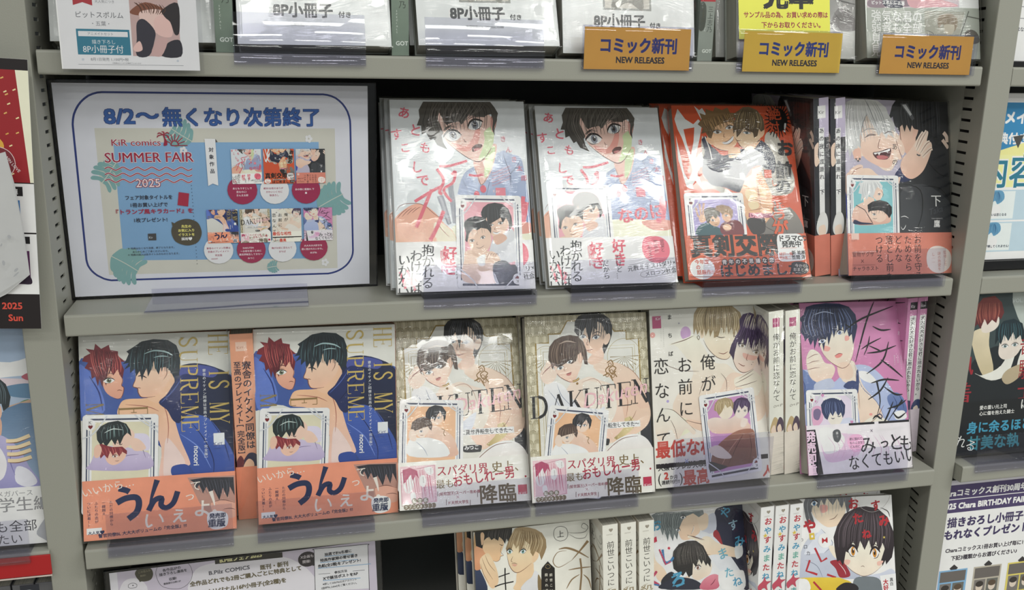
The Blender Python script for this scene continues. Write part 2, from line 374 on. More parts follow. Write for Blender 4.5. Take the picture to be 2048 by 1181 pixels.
ART = {
'cover_blue_shirt': [('R','dde2e6>d3dade',0,0,1350,1910), ('P','8f93a0',[422,936,485,954,553,670,513,652]), ('P','b5b7c0',[445,926,469,933,538,671,522,663]), ('P','8f93a0',[533,1060,588,1065,607,668,565,670]), ('C','a3b3d2>8f9fc6',[667,1096,731,1193,873,1269,996,1337,1099,1385,1198,1364,1287,1323,1314,1182,1335,982,1350,743,1340,644,1159,650,880,640,627,668,596,844,632,979]), ('P','c3cfe4',[729,1154,882,1240,909,1190,795,1093]), ('P','b4c2de',[977,1347,1120,1405,1178,1364,988,1188]), ('B','5f6b8e',7.8,[1286,1313,1231,1224,1166,1145,1178,986]), ('B','5f6b8e',7.8,[1159,650,1149,828,1206,946]), ('B','6f7ba0',5.9,[988,1188,940,1031,890,836,891,659]), ('B','6f7ba0',5.9,[687,1096,739,957,712,801]), ('B','5f6b8e',7.8,[1108,1365,1136,1265,1167,1165,1182,1065]), ('B','7d88aa',5.9,[822,1034,831,837,764,683]), ('C','e9bdb0',[806,1310,828,1152,872,1048,967,1169,1025,1327,1043,1466,921,1427]), ('C','c9dba8',[938,1368,1026,1446,1020,1347,964,1189,906,1131]), ('B','6a4038',5.9,[812,1231,845,1112,878,1052,957,1169]), ('E','5e6f9c',886,1009,15.6,15.6,0), ('E','c8d3e8',886,1009,7.8,7.8,0), ('C','f2e9cf',[627,668,1340,644,1341,486,618,493]), ('C','e9a58c>f0b79c',[-4,688,37,763,173,856,288,856,399,772,476,673,564,582,581,456,270,468,2,478]), ('C','f3dfc6',[375,656,453,673,564,573,587,456,423,462]), ('B','8a4c40',5.9,[15,783,59,849,165,871,288,852,417,742,551,705]), ('B','a5604f',5.9,[378,734,450,615,523,535]), ('B','8a4c40',5.9,[20,722,75,781,130,822]), ('B','8a4c40',5.9,[70,739,121,792,172,827]), ('B','8a4c40',5.9,[120,757,167,802,214,831]), ('B','8a4c40',5.9,[170,775,213,812,256,836]), ('C','e2998a',[1040,654,1341,664,1346,565,1154,562]), ('C','efc2b4',[428,1807,469,1649,514,1560,553,1481,625,1421,681,1371,753,1319,834,1286,916,1328,983,1403,1018,1526,1038,1685,959,1786,724,1846]), ('C','e79c90',[592,1481,666,1460,744,1449,807,1528,852,1627,890,1597,843,1448,741,1390,644,1421]), ('C','cbdca9',[930,1596,1024,1646,1016,1486,980,1407,916,1328,855,1305,896,1408,929,1507]), ('C','e9a79a',[996,1726,1043,1770,1065,1725,1041,1625,1010,1596]), ('B','5c3a33',5.9,[1000,1726,1043,1770,1065,1725,1035,1615]), ('B','5c3a33',7.8,[553,1481,681,1371,834,1286,926,1332,1002,1446]), ('Y',611,1550,160.3,109.5,0.22,'8d929e',-1), ('Y',838,1663,148.6,97.8,0.3,'7c8290',1), ('C','5b2f2c',[798,1429,833,1452,883,1468,902,1451,877,1418,830,1393,800,1389]), ('C','c06a6a',[811,1413,857,1428,877,1418,830,1393]), ('B','5c3a33',7.8,[792,1419,833,1456,893,1467]), ('B','5c3a33',5.9,[718,1519,730,1489,746,1493]), ('B','3b2f2c',11.7,[516,1600,561,1639,617,1664]), ('B','3b2f2c',11.7,[779,1757,839,1766,898,1746]), ('P','55504a>3d3a37',[331,1894,283,1808,289,1729,257,1651,301,1650,301,1562,344,1581,385,1503,415,1522,451,1453,498,1433,550,1408,510,1482,498,1551,519,1580,491,1649,467,1728,486,1787,512,1728,548,1659,598,1678,677,1697,705,1664,741,1707,780,1770,858,1746,937,1742,968,1766,1015,1776,1023,1706,1011,1616,1032,1556,1036,1645,1059,1705,1080,1785,1047,1846,1006,1902]), ('G','2e2b2a',7.8,18,[374,1886,329,1749,306,1670,344,1581],[945,1894,1023,1846,1042,1745,1023,1626]), ('G','77706a',5.9,16,[432,1894,368,1768,381,1630,471,1472],[985,1898,942,1826,859,1776,758,1727]), ('T','あ',69,1750,121.2,'e2677a',{'wt': 0.02,'rot': -0.244}), ('T','と',170,1569,129.0,'e2677a',{'wt': 0.02,'rot': -0.175}), ('T','す',2,1507,121.2,'e2677a',{'wt': 0.02,'rot': 0.14}), ('T','も',264,1397,117.3,'e2677a',{'wt': 0.02,'rot': -0.209}), ('T','こ',82,1380,109.5,'e2677a',{'wt': 0.02,'rot': 0.105}), ('T','し',169,1194,125.1,'e2677a',{'wt': 0.02,'rot': -0.14}), ('T','で',230,1047,129.0,'e2677a',{'wt': 0.02,'rot': 0.07}), ('L','e05f72',25.4,[460,1241,567,1245,740,1295]), ('L','e05f72',29.3,[203,889,371,990,480,1042]), ('L','e05f72',29.3,[435,1214,496,1100,448,984,476,964]), ('L','e05f72',27.4,[577,1157,617,1185,588,1078,491,1002,563,884]), ('L','e05f72',33.2,[372,1005,286,814,205,633]), ('L','e05f72',37.2,[481,793,408,632,333,500]), ('L','e05f72',23.5,[749,1153,827,1142,891,1158]), ('E','e05f72',886,1009,31.3,39.1,0), ('E','e05f72',818,955,27.4,35.2,0), ('L','e05f72',50.8,[1316,873,1289,745,1271,666]), ('T','なのに',790,640,175,'e05f72',{'rot': 0.14,'wt': 0.03}), ('L','e05f72',40,[1290,930,1265,800,1245,740]), ('E','e05f72',1225,660,32,28), ('T','き',1084,1495,66.5,'e0788a',{'wt': 0.01}), ('T','ん',1135,1385,66.5,'e0788a',{'wt': 0.01}), ('T','き',1184,1284,66.5,'e0788a',{'wt': 0.01}), ('T','太',1233,1194,66.5,'e0788a',{'wt': 0.01}), ('T','郎',1274,1093,66.5,'e0788a',{'wt': 0.01}), ('R','e0788a',1010,920,1110,1020), ('T','Kirr',981,971,43.0,'f4d0d4'), ('T','Monosabeah kireno',987,1159,25.4,'d88a98',{'rot': 0.384}), ('T','Monosabeah kireno',985,1127,25.4,'d88a98',{'rot': 0.384}), ('T','Monosabeah kireno',983,1095,25.4,'d88a98',{'rot': 0.384}), ('T','Monosabeah kireno',982,1064,25.4,'d88a98',{'rot': 0.384}), ('T','Monosabeah kireno',980,1032,25.4,'d88a98',{'rot': 0.384})],
'band_blue_shirt': [('R','eceeef',0,0,1350,490), ('L','ec7488',25.4,[27,201,60,95,73,38]), ('L','ec7488',25.4,[98,217,126,121,138,54]), ('T','?',136,16,172.1,'f0909e',{'wt': 0.03}), ('T','抱かれる',312,466,125.1,'22262a',{'vert': 1,'wt': 0.015,'skew': 0.06,'sp': 0.84}), ('T','わけには',196,417,125.1,'22262a',{'vert': 1,'wt': 0.015,'skew': 0.06,'sp': 0.84}), ('T','いかない',77,380,125.1,'22262a',{'vert': 1,'wt': 0.015,'skew': 0.06,'sp': 0.84}), ('T','簡単に',459,403,78.2,'e36b7c',{'vert': 1,'wt': 0.01,'sp': 0.9}), ('T','好き',520,445,150,'e2566c',{'vert': 1,'wt': 0.03,'sp': 0.95}), ('T','好き',760,470,150,'e2566c',{'vert': 1,'wt': 0.03,'sp': 0.95}), ('T','だから',600,250,72,'30343a',{'vert': 1,'wt': 0.01,'sp': 0.9}), ('T','だけど…',740,300,66,'30343a',{'vert': 1,'wt': 0.01,'sp': 0.9}), ('C','ea6a80',[1010,400,1060,480,1200,485,1290,420,1300,300,1220,215,1100,215,1020,290]), ('T','欲望と',1230,460,48,'5a2030',{'vert': 1,'sp': 0.95}), ('T','理性が',1160,450,48,'5a2030',{'vert': 1,'sp': 0.95}), ('T','せめぎ合う',1090,440,48,'5a2030',{'vert': 1,'sp': 0.95}), ('K','30343a',3,[850,190,1340,250]), ('T','元教え子スパダリ×',830,125,62,'262a30',{'rot': 0.12,'wt': 0.012}), ('T','メロつン社会人',1010,70,58,'262a30',{'rot': 0.12,'wt': 0.012}), ('O','262a30',3,[1000,60,1340,105,1335,165,1000,122])],
'card_dark_haired_pair': [('R','e9ebef',0,0,660,930), ('R','2b3146',49.5,27.9,610.5,51.15), ('R','3c4560',33.0,83.7,44.88,846.3000000000001), ('R','3c4560',617.1,83.7,628.98,846.3000000000001), ('R','8d97ad',56.1,65.10000000000001,64.02,864.9000000000001), ('R','8d97ad',594.0,65.10000000000001,601.9200000000001,864.9000000000001), ('R','3c4560',66.0,878.8499999999999,594.0,894.66), ('R','e8a3b0',82.5,69.75,577.5,860.25), ('C','dadbe0>c9ccd4',[364,494,464,552,565,591,586,433,583,274,378,256,319,316]), ('C','e2bfa8',[62,70,69,279,102,378,281,376,400,335,438,235,434,64]), ('C','e8e9ec',[199,298,280,337,277,237,217,228]), ('C','e6c3ae',[300,709,308,631,335,553,384,503,444,523,501,581,530,650,528,747,410,776]), ('C','d9ae98',[364,513,464,542,503,493,402,434]), ('P','2b2d31>1f2124',[260,709,248,748,273,805,323,844,392,857,471,844,529,795,557,718,566,630,541,591,529,571,526,650,503,708,467,650,448,708,388,670,317,631,306,709,280,651]), ('G','4a4e55',4.0,8,[293,825,275,748,281,670],[529,805,547,727,550,630]), ('Y',347,631,51.7,25.8,0.1,'6b5a52',-1), ('Y',443,650,51.7,25.8,0.15,'6b5a52',1), ('B','6a3a34',4.0,[390,607,382,588,396,584]), ('C','ffffff',[365,562,405,556,445,576,414,541,375,543]), ('B','5a2c28',4.0,[361,564,405,556,449,578]), ('C','e8c6b0',[104,554,115,456,152,377,220,337,280,356,332,425,344,514,307,592,169,608]), ('P','26282c',[77,632,88,671,132,700,192,719,270,709,328,650,350,602,345,543,326,572,307,592,248,602,207,577,168,593,127,544,105,456,86,476,98,545]), ('G','484c52',4.0,7,[111,651,100,593,102,496],[290,699,328,650,342,572]), ('Y',155,472,47.7,23.9,0.25,'6b5a52',-1), ('Y',261,504,47.7,23.9,0.3,'6b5a52',1), ('B','5a2c28',4.0,[192,407,232,400,272,426]), ('B','6a3a34',4.0,[204,465,199,436,215,436]), ('C','e9c8b2',[279,297,321,366,380,355,419,295,397,216,296,207]), ('B','7a4a3e',4.0,[288,277,310,336,330,360]), ('B','7a4a3e',4.0,[319,288,338,340,356,352]), ('B','7a4a3e',4.0,[349,300,366,344,382,343]), ('B','7a4a3e',4.0,[379,312,394,347,408,335]), ('C','2a3140',[436,175,583,234,580,62,434,64]), ('C','3b4352',[357,236,479,275,557,174,454,64,373,65]), ('E','f3f4f6',66,837,45,54), ('T','♥',46,804,36,'7a1018',{'rot': 0}), ('T','K',51,844,43,'333333',{'rot': 0}), ('E','f3f4f6',594,93,45,54), ('T','♥',614,126,36,'7a1018',{'rot': 3.141592653589793}), ('T','K',609,86,43,'333333',{'rot': 3.141592653589793}), ('L','b9c0cc',12,[211,921,158,837,79,744,-13,707]), ('L','eceff4',5,[211,921,158,837,79,744,-13,707]), ('L','b9c0cc',12,[449,930,515,865,607,800,673,744]), ('L','eceff4',5,[449,930,515,865,607,800,673,744]), ('L','b9c0cc',12,[502,930,554,865,627,818,673,809]), ('L','eceff4',5,[502,930,554,865,627,818,673,809]), ('L','b9c0cc',12,[13,205,79,149,158,74,198,0]), ('L','eceff4',5,[13,205,79,149,158,74,198,0]), ('L','b9c0cc',12,[647,186,581,121,515,56,462,0]), ('L','eceff4',5,[647,186,581,121,515,56,462,0])],
'cover_orange': [('R','d8512a',0,0,1350,1910), ('P','dfe2e2',[68,1871,144,1755,228,1698,289,1755,330,1709,280,1527,205,1304,290,1392,421,1379,482,1323,452,1191,413,1071,403,1191,343,1247,252,1215,214,1150,265,997,272,954,185,1074,123,978,84,1022,174,1194,83,1550,46,1641,22,1755]), ('P','d8512a',[112,1641,236,1663,211,1504,165,1348,132,1482]), ('P','dfe2e2',[257,1906,376,1802,401,1755,323,1755]), ('P','dfe2e2',[346,1883,404,1778,372,1755,297,1848]), ('P','dfe2e2',[464,1027,476,929,529,875,442,919]), ('P','dfe2e2',[19,1573,73,1152,165,967,82,1001,20,1306]), ('C','c9c4b8>a8a296',[1030,1569,1128,1615,1205,1499,1283,1225,1311,1068,1265,936,1124,895,949,920,828,1031,869,1185,993,1273]), ('C','8b857c>6f6a66',[698,669,886,771,1049,832,1218,763,1312,633,1331,463,1064,450,804,457,727,543]), ('B','4a4440',8.8,[785,667,944,537,1110,459]), ('B','4a4440',8.8,[1047,821,1010,704,906,580]), ('B','4a4440',8.8,[1238,742,1131,616,1155,468]), ('C','b6aea2',[317,1572,343,1436,363,1236,327,1083,277,1127,302,1281,289,1437]), ('K','3a3a44',8.8,[332,1560,358,1414,377,1258]), ('C','a9a398',[260,1062,388,1039,596,927,547,885,382,974,274,976]), ('C','e9b88f>dfa87e',[666,969,794,1120,931,1140,985,1029,1032,875,1010,704,906,580,809,499,732,584,695,733]), ('C','f1d2a6',[730,946,822,977,857,900,805,837,742,860]), ('C','f1d2a6',[889,976,957,986,982,920,911,889]), ('C','f1d2a6',[748,817,849,832,864,771,783,741]), ('B','8a5238',6.6,[878,1075,878,922,894,749]), ('B','a06848',6.6,[739,838,851,853,988,876]), ('B','a06848',6.6,[749,731,861,750,996,768]), ('C','2a2f45>20263c',[340,1414,427,1436,529,1345,693,1411,808,1433,955,1523,1070,1431,1118,1272,1066,1138,942,1229,849,1208,772,1120,688,968,641,937,493,994,365,1017,297,1105,272,1193]), ('P','2a2f45',[302,1527,355,1572,425,1413,390,1280,334,1347]), ('K','e7e4dc',11.0,[345,1560,385,1413,396,1302]), ('B','4d5678',6.6,[403,1191,540,1234,668,1188]), ('B','4d5678',6.6,[685,1344,740,1231,700,1077]), ('B','4d5678',6.6,[921,1432,1001,1341,1055,1228]), ('C','2a2629',[715,627,829,666,914,643,895,496,763,479]), ('K','a0526a',48.3,[739,685,829,670,1006,678]), ('T','DIES',751,657,74.7,'e9a0b4',{'wt': 0.03}), ('C','e9b88f',[836,1186,915,1196,940,1118,873,1031,834,1075]), ('C','e8b98e',[371,1549,429,1458,514,1412,584,1401,650,1434,703,1502,713,1593,700,1685,639,1755,480,1755,404,1663]), ('C','e8b98e',[604,1423,718,1433,708,1343,594,1322]), ('C','e3b087',[382,1549,351,1526,397,1470,432,1485]), ('P','8a6a42>6e5436',[277,1698,327,1755,311,1825,376,1802,383,1872,466,1844,494,1895,570,1860,635,1891,659,1830,716,1830,696,1755,738,1720,699,1674,669,1713,618,1727,543,1704,477,1674,443,1606,414,1537,382,1549,358,1606,308,1590,331,1652]), ('G','b8925c',6.6,14,[345,1755,364,1663,396,1583],[670,1825,685,1755,698,1704]), ('G','4d3822',6.6,12,[320,1721,361,1640,383,1560],[649,1849,676,1779,687,1732]), ('Y',493,1612,92.3,39.6,0.1,'7a6a58',-1), ('Y',630,1662,87.9,39.6,0.2,'7a6a58',1), ('C','f4f0e8',[540,1498,595,1507,660,1566,660,1525,611,1484,547,1475]), ('B','5a2c20',6.6,[533,1491,595,1507,670,1570]), ('B','5a2c20',6.6,[542,1473,610,1479,665,1525]), ('B','7a4a36',6.6,[567,1605,556,1559,577,1552]), ('C','efcaa6',[684,1639,685,1547,723,1479,752,1438,832,1444,930,1500,995,1569,1020,1638,984,1755,779,1779]), ('C','e9b88f',[764,1444,929,1496,978,1523,873,1410,805,1410]), ('C','e9bf9a',[968,1627,1028,1650,1023,1592,982,1551]), ('P','7d6a4c>5c4a38',[670,1662,708,1755,691,1814,765,1861,815,1896,885,1901,973,1861,1028,1779,1037,1697,1029,1638,990,1615,971,1650,943,1569,901,1546,896,1604,830,1627,787,1651,759,1604,703,1547,706,1639,672,1593]), ('G','ab9468',6.6,14,[764,1849,717,1732,700,1639],[992,1826,1015,1732,992,1638]), ('G','43362a',6.6,12,[814,1884,742,1755,711,1616],[928,1873,981,1732,929,1592]), ('Y',823,1602,87.9,26.4,-0.1,'5f7a80',1), ('B','6a3a2a',6.6,[688,1529,715,1511,750,1520]), ('B','5a3424',6.6,[685,1547,722,1474,754,1438,832,1446]), ('B','2c2a30',11.0,[563,1345,597,1356,710,1361]), ('B','3a3a40',6.6,[428,1447,491,1413,584,1398]), ('C','efcaa6',[282,2107,282,2107,282,2107]), ('T','Zettai! Omaeno',635,1288,57.1,'d6dcec',{'skew': 0.3,'rot': 0.384}), ('T','hoga kawaii',719,1243,57.1,'d6dcec',{'skew': 0.3,'rot': 0.384}), ('T','kuseni',783,1213,57.1,'d6dcec',{'skew': 0.3,'rot': 0.384}), ('T','秋',497,1135,74.7,'f0f0f0',{'wt': 0.02}), ('T','良',679,1089,74.7,'f0f0f0',{'wt': 0.02}), ('T','AKIRA YOSHINAKA REMUNATO',504,1102,19.8,'e0e0e0',{'rot': -0.14}), ('E','141414',1204,1755,109.9,136.3,0), ('D','141414',15.4,[1298,1755,1359,1755,1364,1755]), ('D','141414',15.4,[1292,1727,1348,1706,1352,1703]), ('D','141414',15.4,[1279,1701,1329,1659,1331,1656]), ('D','141414',15.4,[1264,1678,1303,1619,1304,1612]), ('D','141414',15.4,[1245,1659,1270,1586,1272,1579]), ('D','141414',15.4,[1222,1645,1235,1563,1236,1554]), ('D','141414',15.4,[1201,1638,1198,1552,1197,1543]), ('D','141414',15.4,[1180,1638,1161,1552,1160,1543]), ('D','141414',15.4,[1157,1645,1126,1562,1125,1555]), ('D','141414',15.4,[1140,1657,1096,1585,1093,1578]), ('D','141414',15.4,[1126,1675,1073,1617,1070,1610]), ('D','141414',15.4,[1116,1699,1057,1657,1052,1652]), ('D','141414',15.4,[1110,1725,1049,1701,1044,1699]), ('D','141414',15.4,[1111,1753,1050,1750,1046,1750]), ('D','141414',15.4,[1117,1781,1061,1800,1057,1802]), ('D','141414',15.4,[1127,1807,1079,1847,1075,1852]), ('D','141414',15.4,[1142,1831,1103,1890,1101,1895]), ('D','141414',15.4,[1161,1850,1135,1924,1134,1931]), ('D','141414',15.4,[1184,1864,1171,1948,1170,1957]), ('D','141414',15.4,[1206,1871,1208,1962,1210,1972]), ('D','141414',15.4,[1227,1874,1246,1965,1248,1974]), ('D','141414',15.4,[1250,1867,1280,1953,1284,1963]), ('D','141414',15.4,[1269,1855,1310,1931,1316,1941]), ('D','141414',15.4,[1284,1838,1337,1900,1340,1908]), ('D','141414',15.4,[1294,1814,1352,1860,1358,1865]), ('D','141414',15.4,[1298,1788,1360,1814,1365,1817]), ('T','絶',1100,1755,149.4,'d8512a',{'wt': 0.02,'rot': 0.07}), ('T','対',1081,1610,136.3,'d8512a',{'wt': 0.02,'rot': 0.07}), ('T','!',1240,1619,145.0,'eceff0',{'wt': 0.03,'rot': -0.244}), ('T','お',1141,1362,193.4,'1a1a1c',{'wt': 0.05,'rot': -0.07}), ('T','前',1090,1111,202.2,'1a1a1c',{'wt': 0.05,'rot': -0.07}), ('T','の',1067,936,189.0,'1a1a1c',{'wt': 0.05,'rot': -0.07}), ('T','ほ',1045,767,162.6,'e0572c',{'wt': 0.04,'rot': -0.07}), ('T','う',1028,640,136.3,'e0572c',{'wt': 0.04,'rot': -0.07}), ('T','が',994,483,171.4,'e0572c',{'wt': 0.04,'rot': -0.07}), ('K','e0572c',13.2,[1050,875,1018,832,1047,789,1011,747,1041,703,1004,662,1034,618,995,556]), ('P','d8512a',[970,1184,1054,1183,1049,1094,965,1091]), ('T','し',1031,1006,74.7,'e07a50',{'wt': 0.02}), ('T','ろ',873,1031,74.7,'e07a50',{'wt': 0.02})],
'band_orange': [('R','d65a30',0,0,1350,470), ('T','真剣交際',46,262,263.7,'17181a',{'wt': 0.045,'sx': 0.94}), ('T','はじめました',343,33,145.0,'15161a',{'wt': 0.04,'sx': 1.05}), ('E','efe9e4',158,115,136.3,114.3,0), ('T','今年度',80,167,52.7,'d24c2a',{'wt': 0.03}), ('T','の',87,112,52.7,'d24c2a',{'wt': 0.03}), ('T','話題作!!',95,57,52.7,'d24c2a',{'wt': 0.03}), ('E','17181a',410,177,35.2,37.4,0), ('T','青',380,158,54.9,'e8ddd6',{'wt': 0.02}), ('E','17181a',483,179,35.2,37.4,0), ('T','年',454,160,54.9,'e8ddd6',{'wt': 0.02}), ('E','17181a',558,180,35.2,37.4,0), ('T','の',528,161,54.9,'e8ddd6',{'wt': 0.02}), ('E','17181a',632,181,35.2,37.4,0), ('T','不',602,162,54.9,'e8ddd6',{'wt': 0.02}), ('E','17181a',706,183,35.2,37.4,0), ('T','思',677,164,54.9,'e8ddd6',{'wt': 0.02}), ('E','17181a',781,184,35.2,37.4,0), ('T','議',751,165,54.9,'e8ddd6',{'wt': 0.02}), ('E','17181a',857,186,35.2,37.4,0), ('T','な',826,166,54.9,'e8ddd6',{'wt': 0.02}), ('E','17181a',932,187,35.2,37.4,0), ('T','恋',902,168,54.9,'e8ddd6',{'wt': 0.02}), ('C','f0ede9',[1024,440,1090,474,1244,470,1309,432,1310,318,1314,194,1201,173,1028,179,1016,286]), ('T','ドラマCD',1030,393,74.7,'17181a',{'wt': 0.04}), ('T','発売中',1066,329,74.7,'17181a',{'wt': 0.04}), ('K','d98e78',4.4,[1046,314,1233,316]), ('T','神戸一輝',1023,235,39.6,'d24c2a',{'wt': 0.02}), ('T','新 祐樹',1167,244,48.3,'17181a',{'wt': 0.03}), ('T','朝9名二',1021,194,39.6,'d24c2a',{'wt': 0.02}), ('T','笠間 淳',1161,195,48.3,'17181a',{'wt': 0.03}), ('C','26262b',[1154,149,1244,166,1337,132,1327,51,1233,19,1152,58]), ('T','今から',1183,107,44.0,'e8ddd6',{'rot': -0.07}), ('T','おまとめ!',1160,68,41.8,'e8ddd6',{'rot': -0.07}), ('K','8a2f1c',6.6,[23,32,498,19,1355,30])],
'card_lilac_pair': [('R','e9ebef',0,0,660,930), ('R','2b3146',49.5,27.9,610.5,51.15), ('R','3c4560',33.0,83.7,44.88,846.3000000000001), ('R','3c4560',617.1,83.7,628.98,846.3000000000001), ('R','8d97ad',56.1,65.10000000000001,64.02,864.9000000000001), ('R','8d97ad',594.0,65.10000000000001,601.9200000000001,864.9000000000001), ('R','3c4560',66.0,878.8499999999999,594.0,894.66), ('R','a79ad0',82.5,69.75,577.5,860.25), ('C','38626c>2f5660',[111,543,158,586,241,605,324,564,388,523,397,473,108,471]), ('C','7a3038',[368,563,438,619,551,631,615,580,612,470,397,473]), ('C','e2b492',[243,645,269,585,324,564,358,583,373,644,330,685]), ('C','d9a684',[397,684,417,627,465,610,507,652,522,702,444,724]), ('C','e2b492',[139,657,162,687,207,686,215,626,159,606]), ('L','e2b492',20.0,[169,687,166,768,161,809]), ('B','7a4a36',4.4,[169,687,166,768,161,809]), ('L','e2b492',20.0,[192,686,199,757,214,818]), ('B','7a4a36',4.4,[192,686,199,757,214,818]), ('L','e2b492',20.0,[139,667,126,728,119,769]), ('B','7a4a36',4.4,[139,667,126,728,119,769]), ('P','5a5248',[207,686,203,737,249,771,335,766,382,725,378,664,357,684,328,644,297,685,260,625,240,585,220,625]), ('P','8e6c4a',[333,745,347,786,415,800,493,780,530,733,520,672,496,642,492,693,444,714,409,684,388,714]), ('G','8a7e6e',4.4,7,[233,747,223,686,242,625],[356,745,372,704,357,674]), ('G','c09a68',4.4,7,[369,782,360,745,372,721],[503,764,516,713,504,662]), ('Y',294,629,39.9,20.0,0,'58505a',-1), ('Y',446,679,39.9,20.0,0.1,'58505a',1), ('K','1c1c20',11.1,[415,593,457,562,499,582]), ('B','5a2c28',4.4,[307,588,325,584,343,592]), ('E','e2b492',446,552,48.8,35.5,0), ('E','f3f4f6',66,837,45,54), ('T','♥',46,804,36,'7a1018',{'rot': 0}), ('T','K',51,844,43,'333333',{'rot': 0}), ('E','f3f4f6',594,93,45,54), ('T','♥',614,126,36,'7a1018',{'rot': 3.141592653589793}), ('T','K',609,86,43,'333333',{'rot': 3.141592653589793}), ('L','b9c0cc',12,[211,921,158,837,79,744,-13,707]), ('L','eceff4',5,[211,921,158,837,79,744,-13,707]), ('L','b9c0cc',12,[449,930,515,865,607,800,673,744]), ('L','eceff4',5,[449,930,515,865,607,800,673,744]), ('L','b9c0cc',12,[502,930,554,865,627,818,673,809]), ('L','eceff4',5,[502,930,554,865,627,818,673,809]), ('L','b9c0cc',12,[13,205,79,149,158,74,198,0]), ('L','eceff4',5,[13,205,79,149,158,74,198,0]), ('L','b9c0cc',12,[647,186,581,121,515,56,462,0]), ('L','eceff4',5,[647,186,581,121,515,56,462,0])],
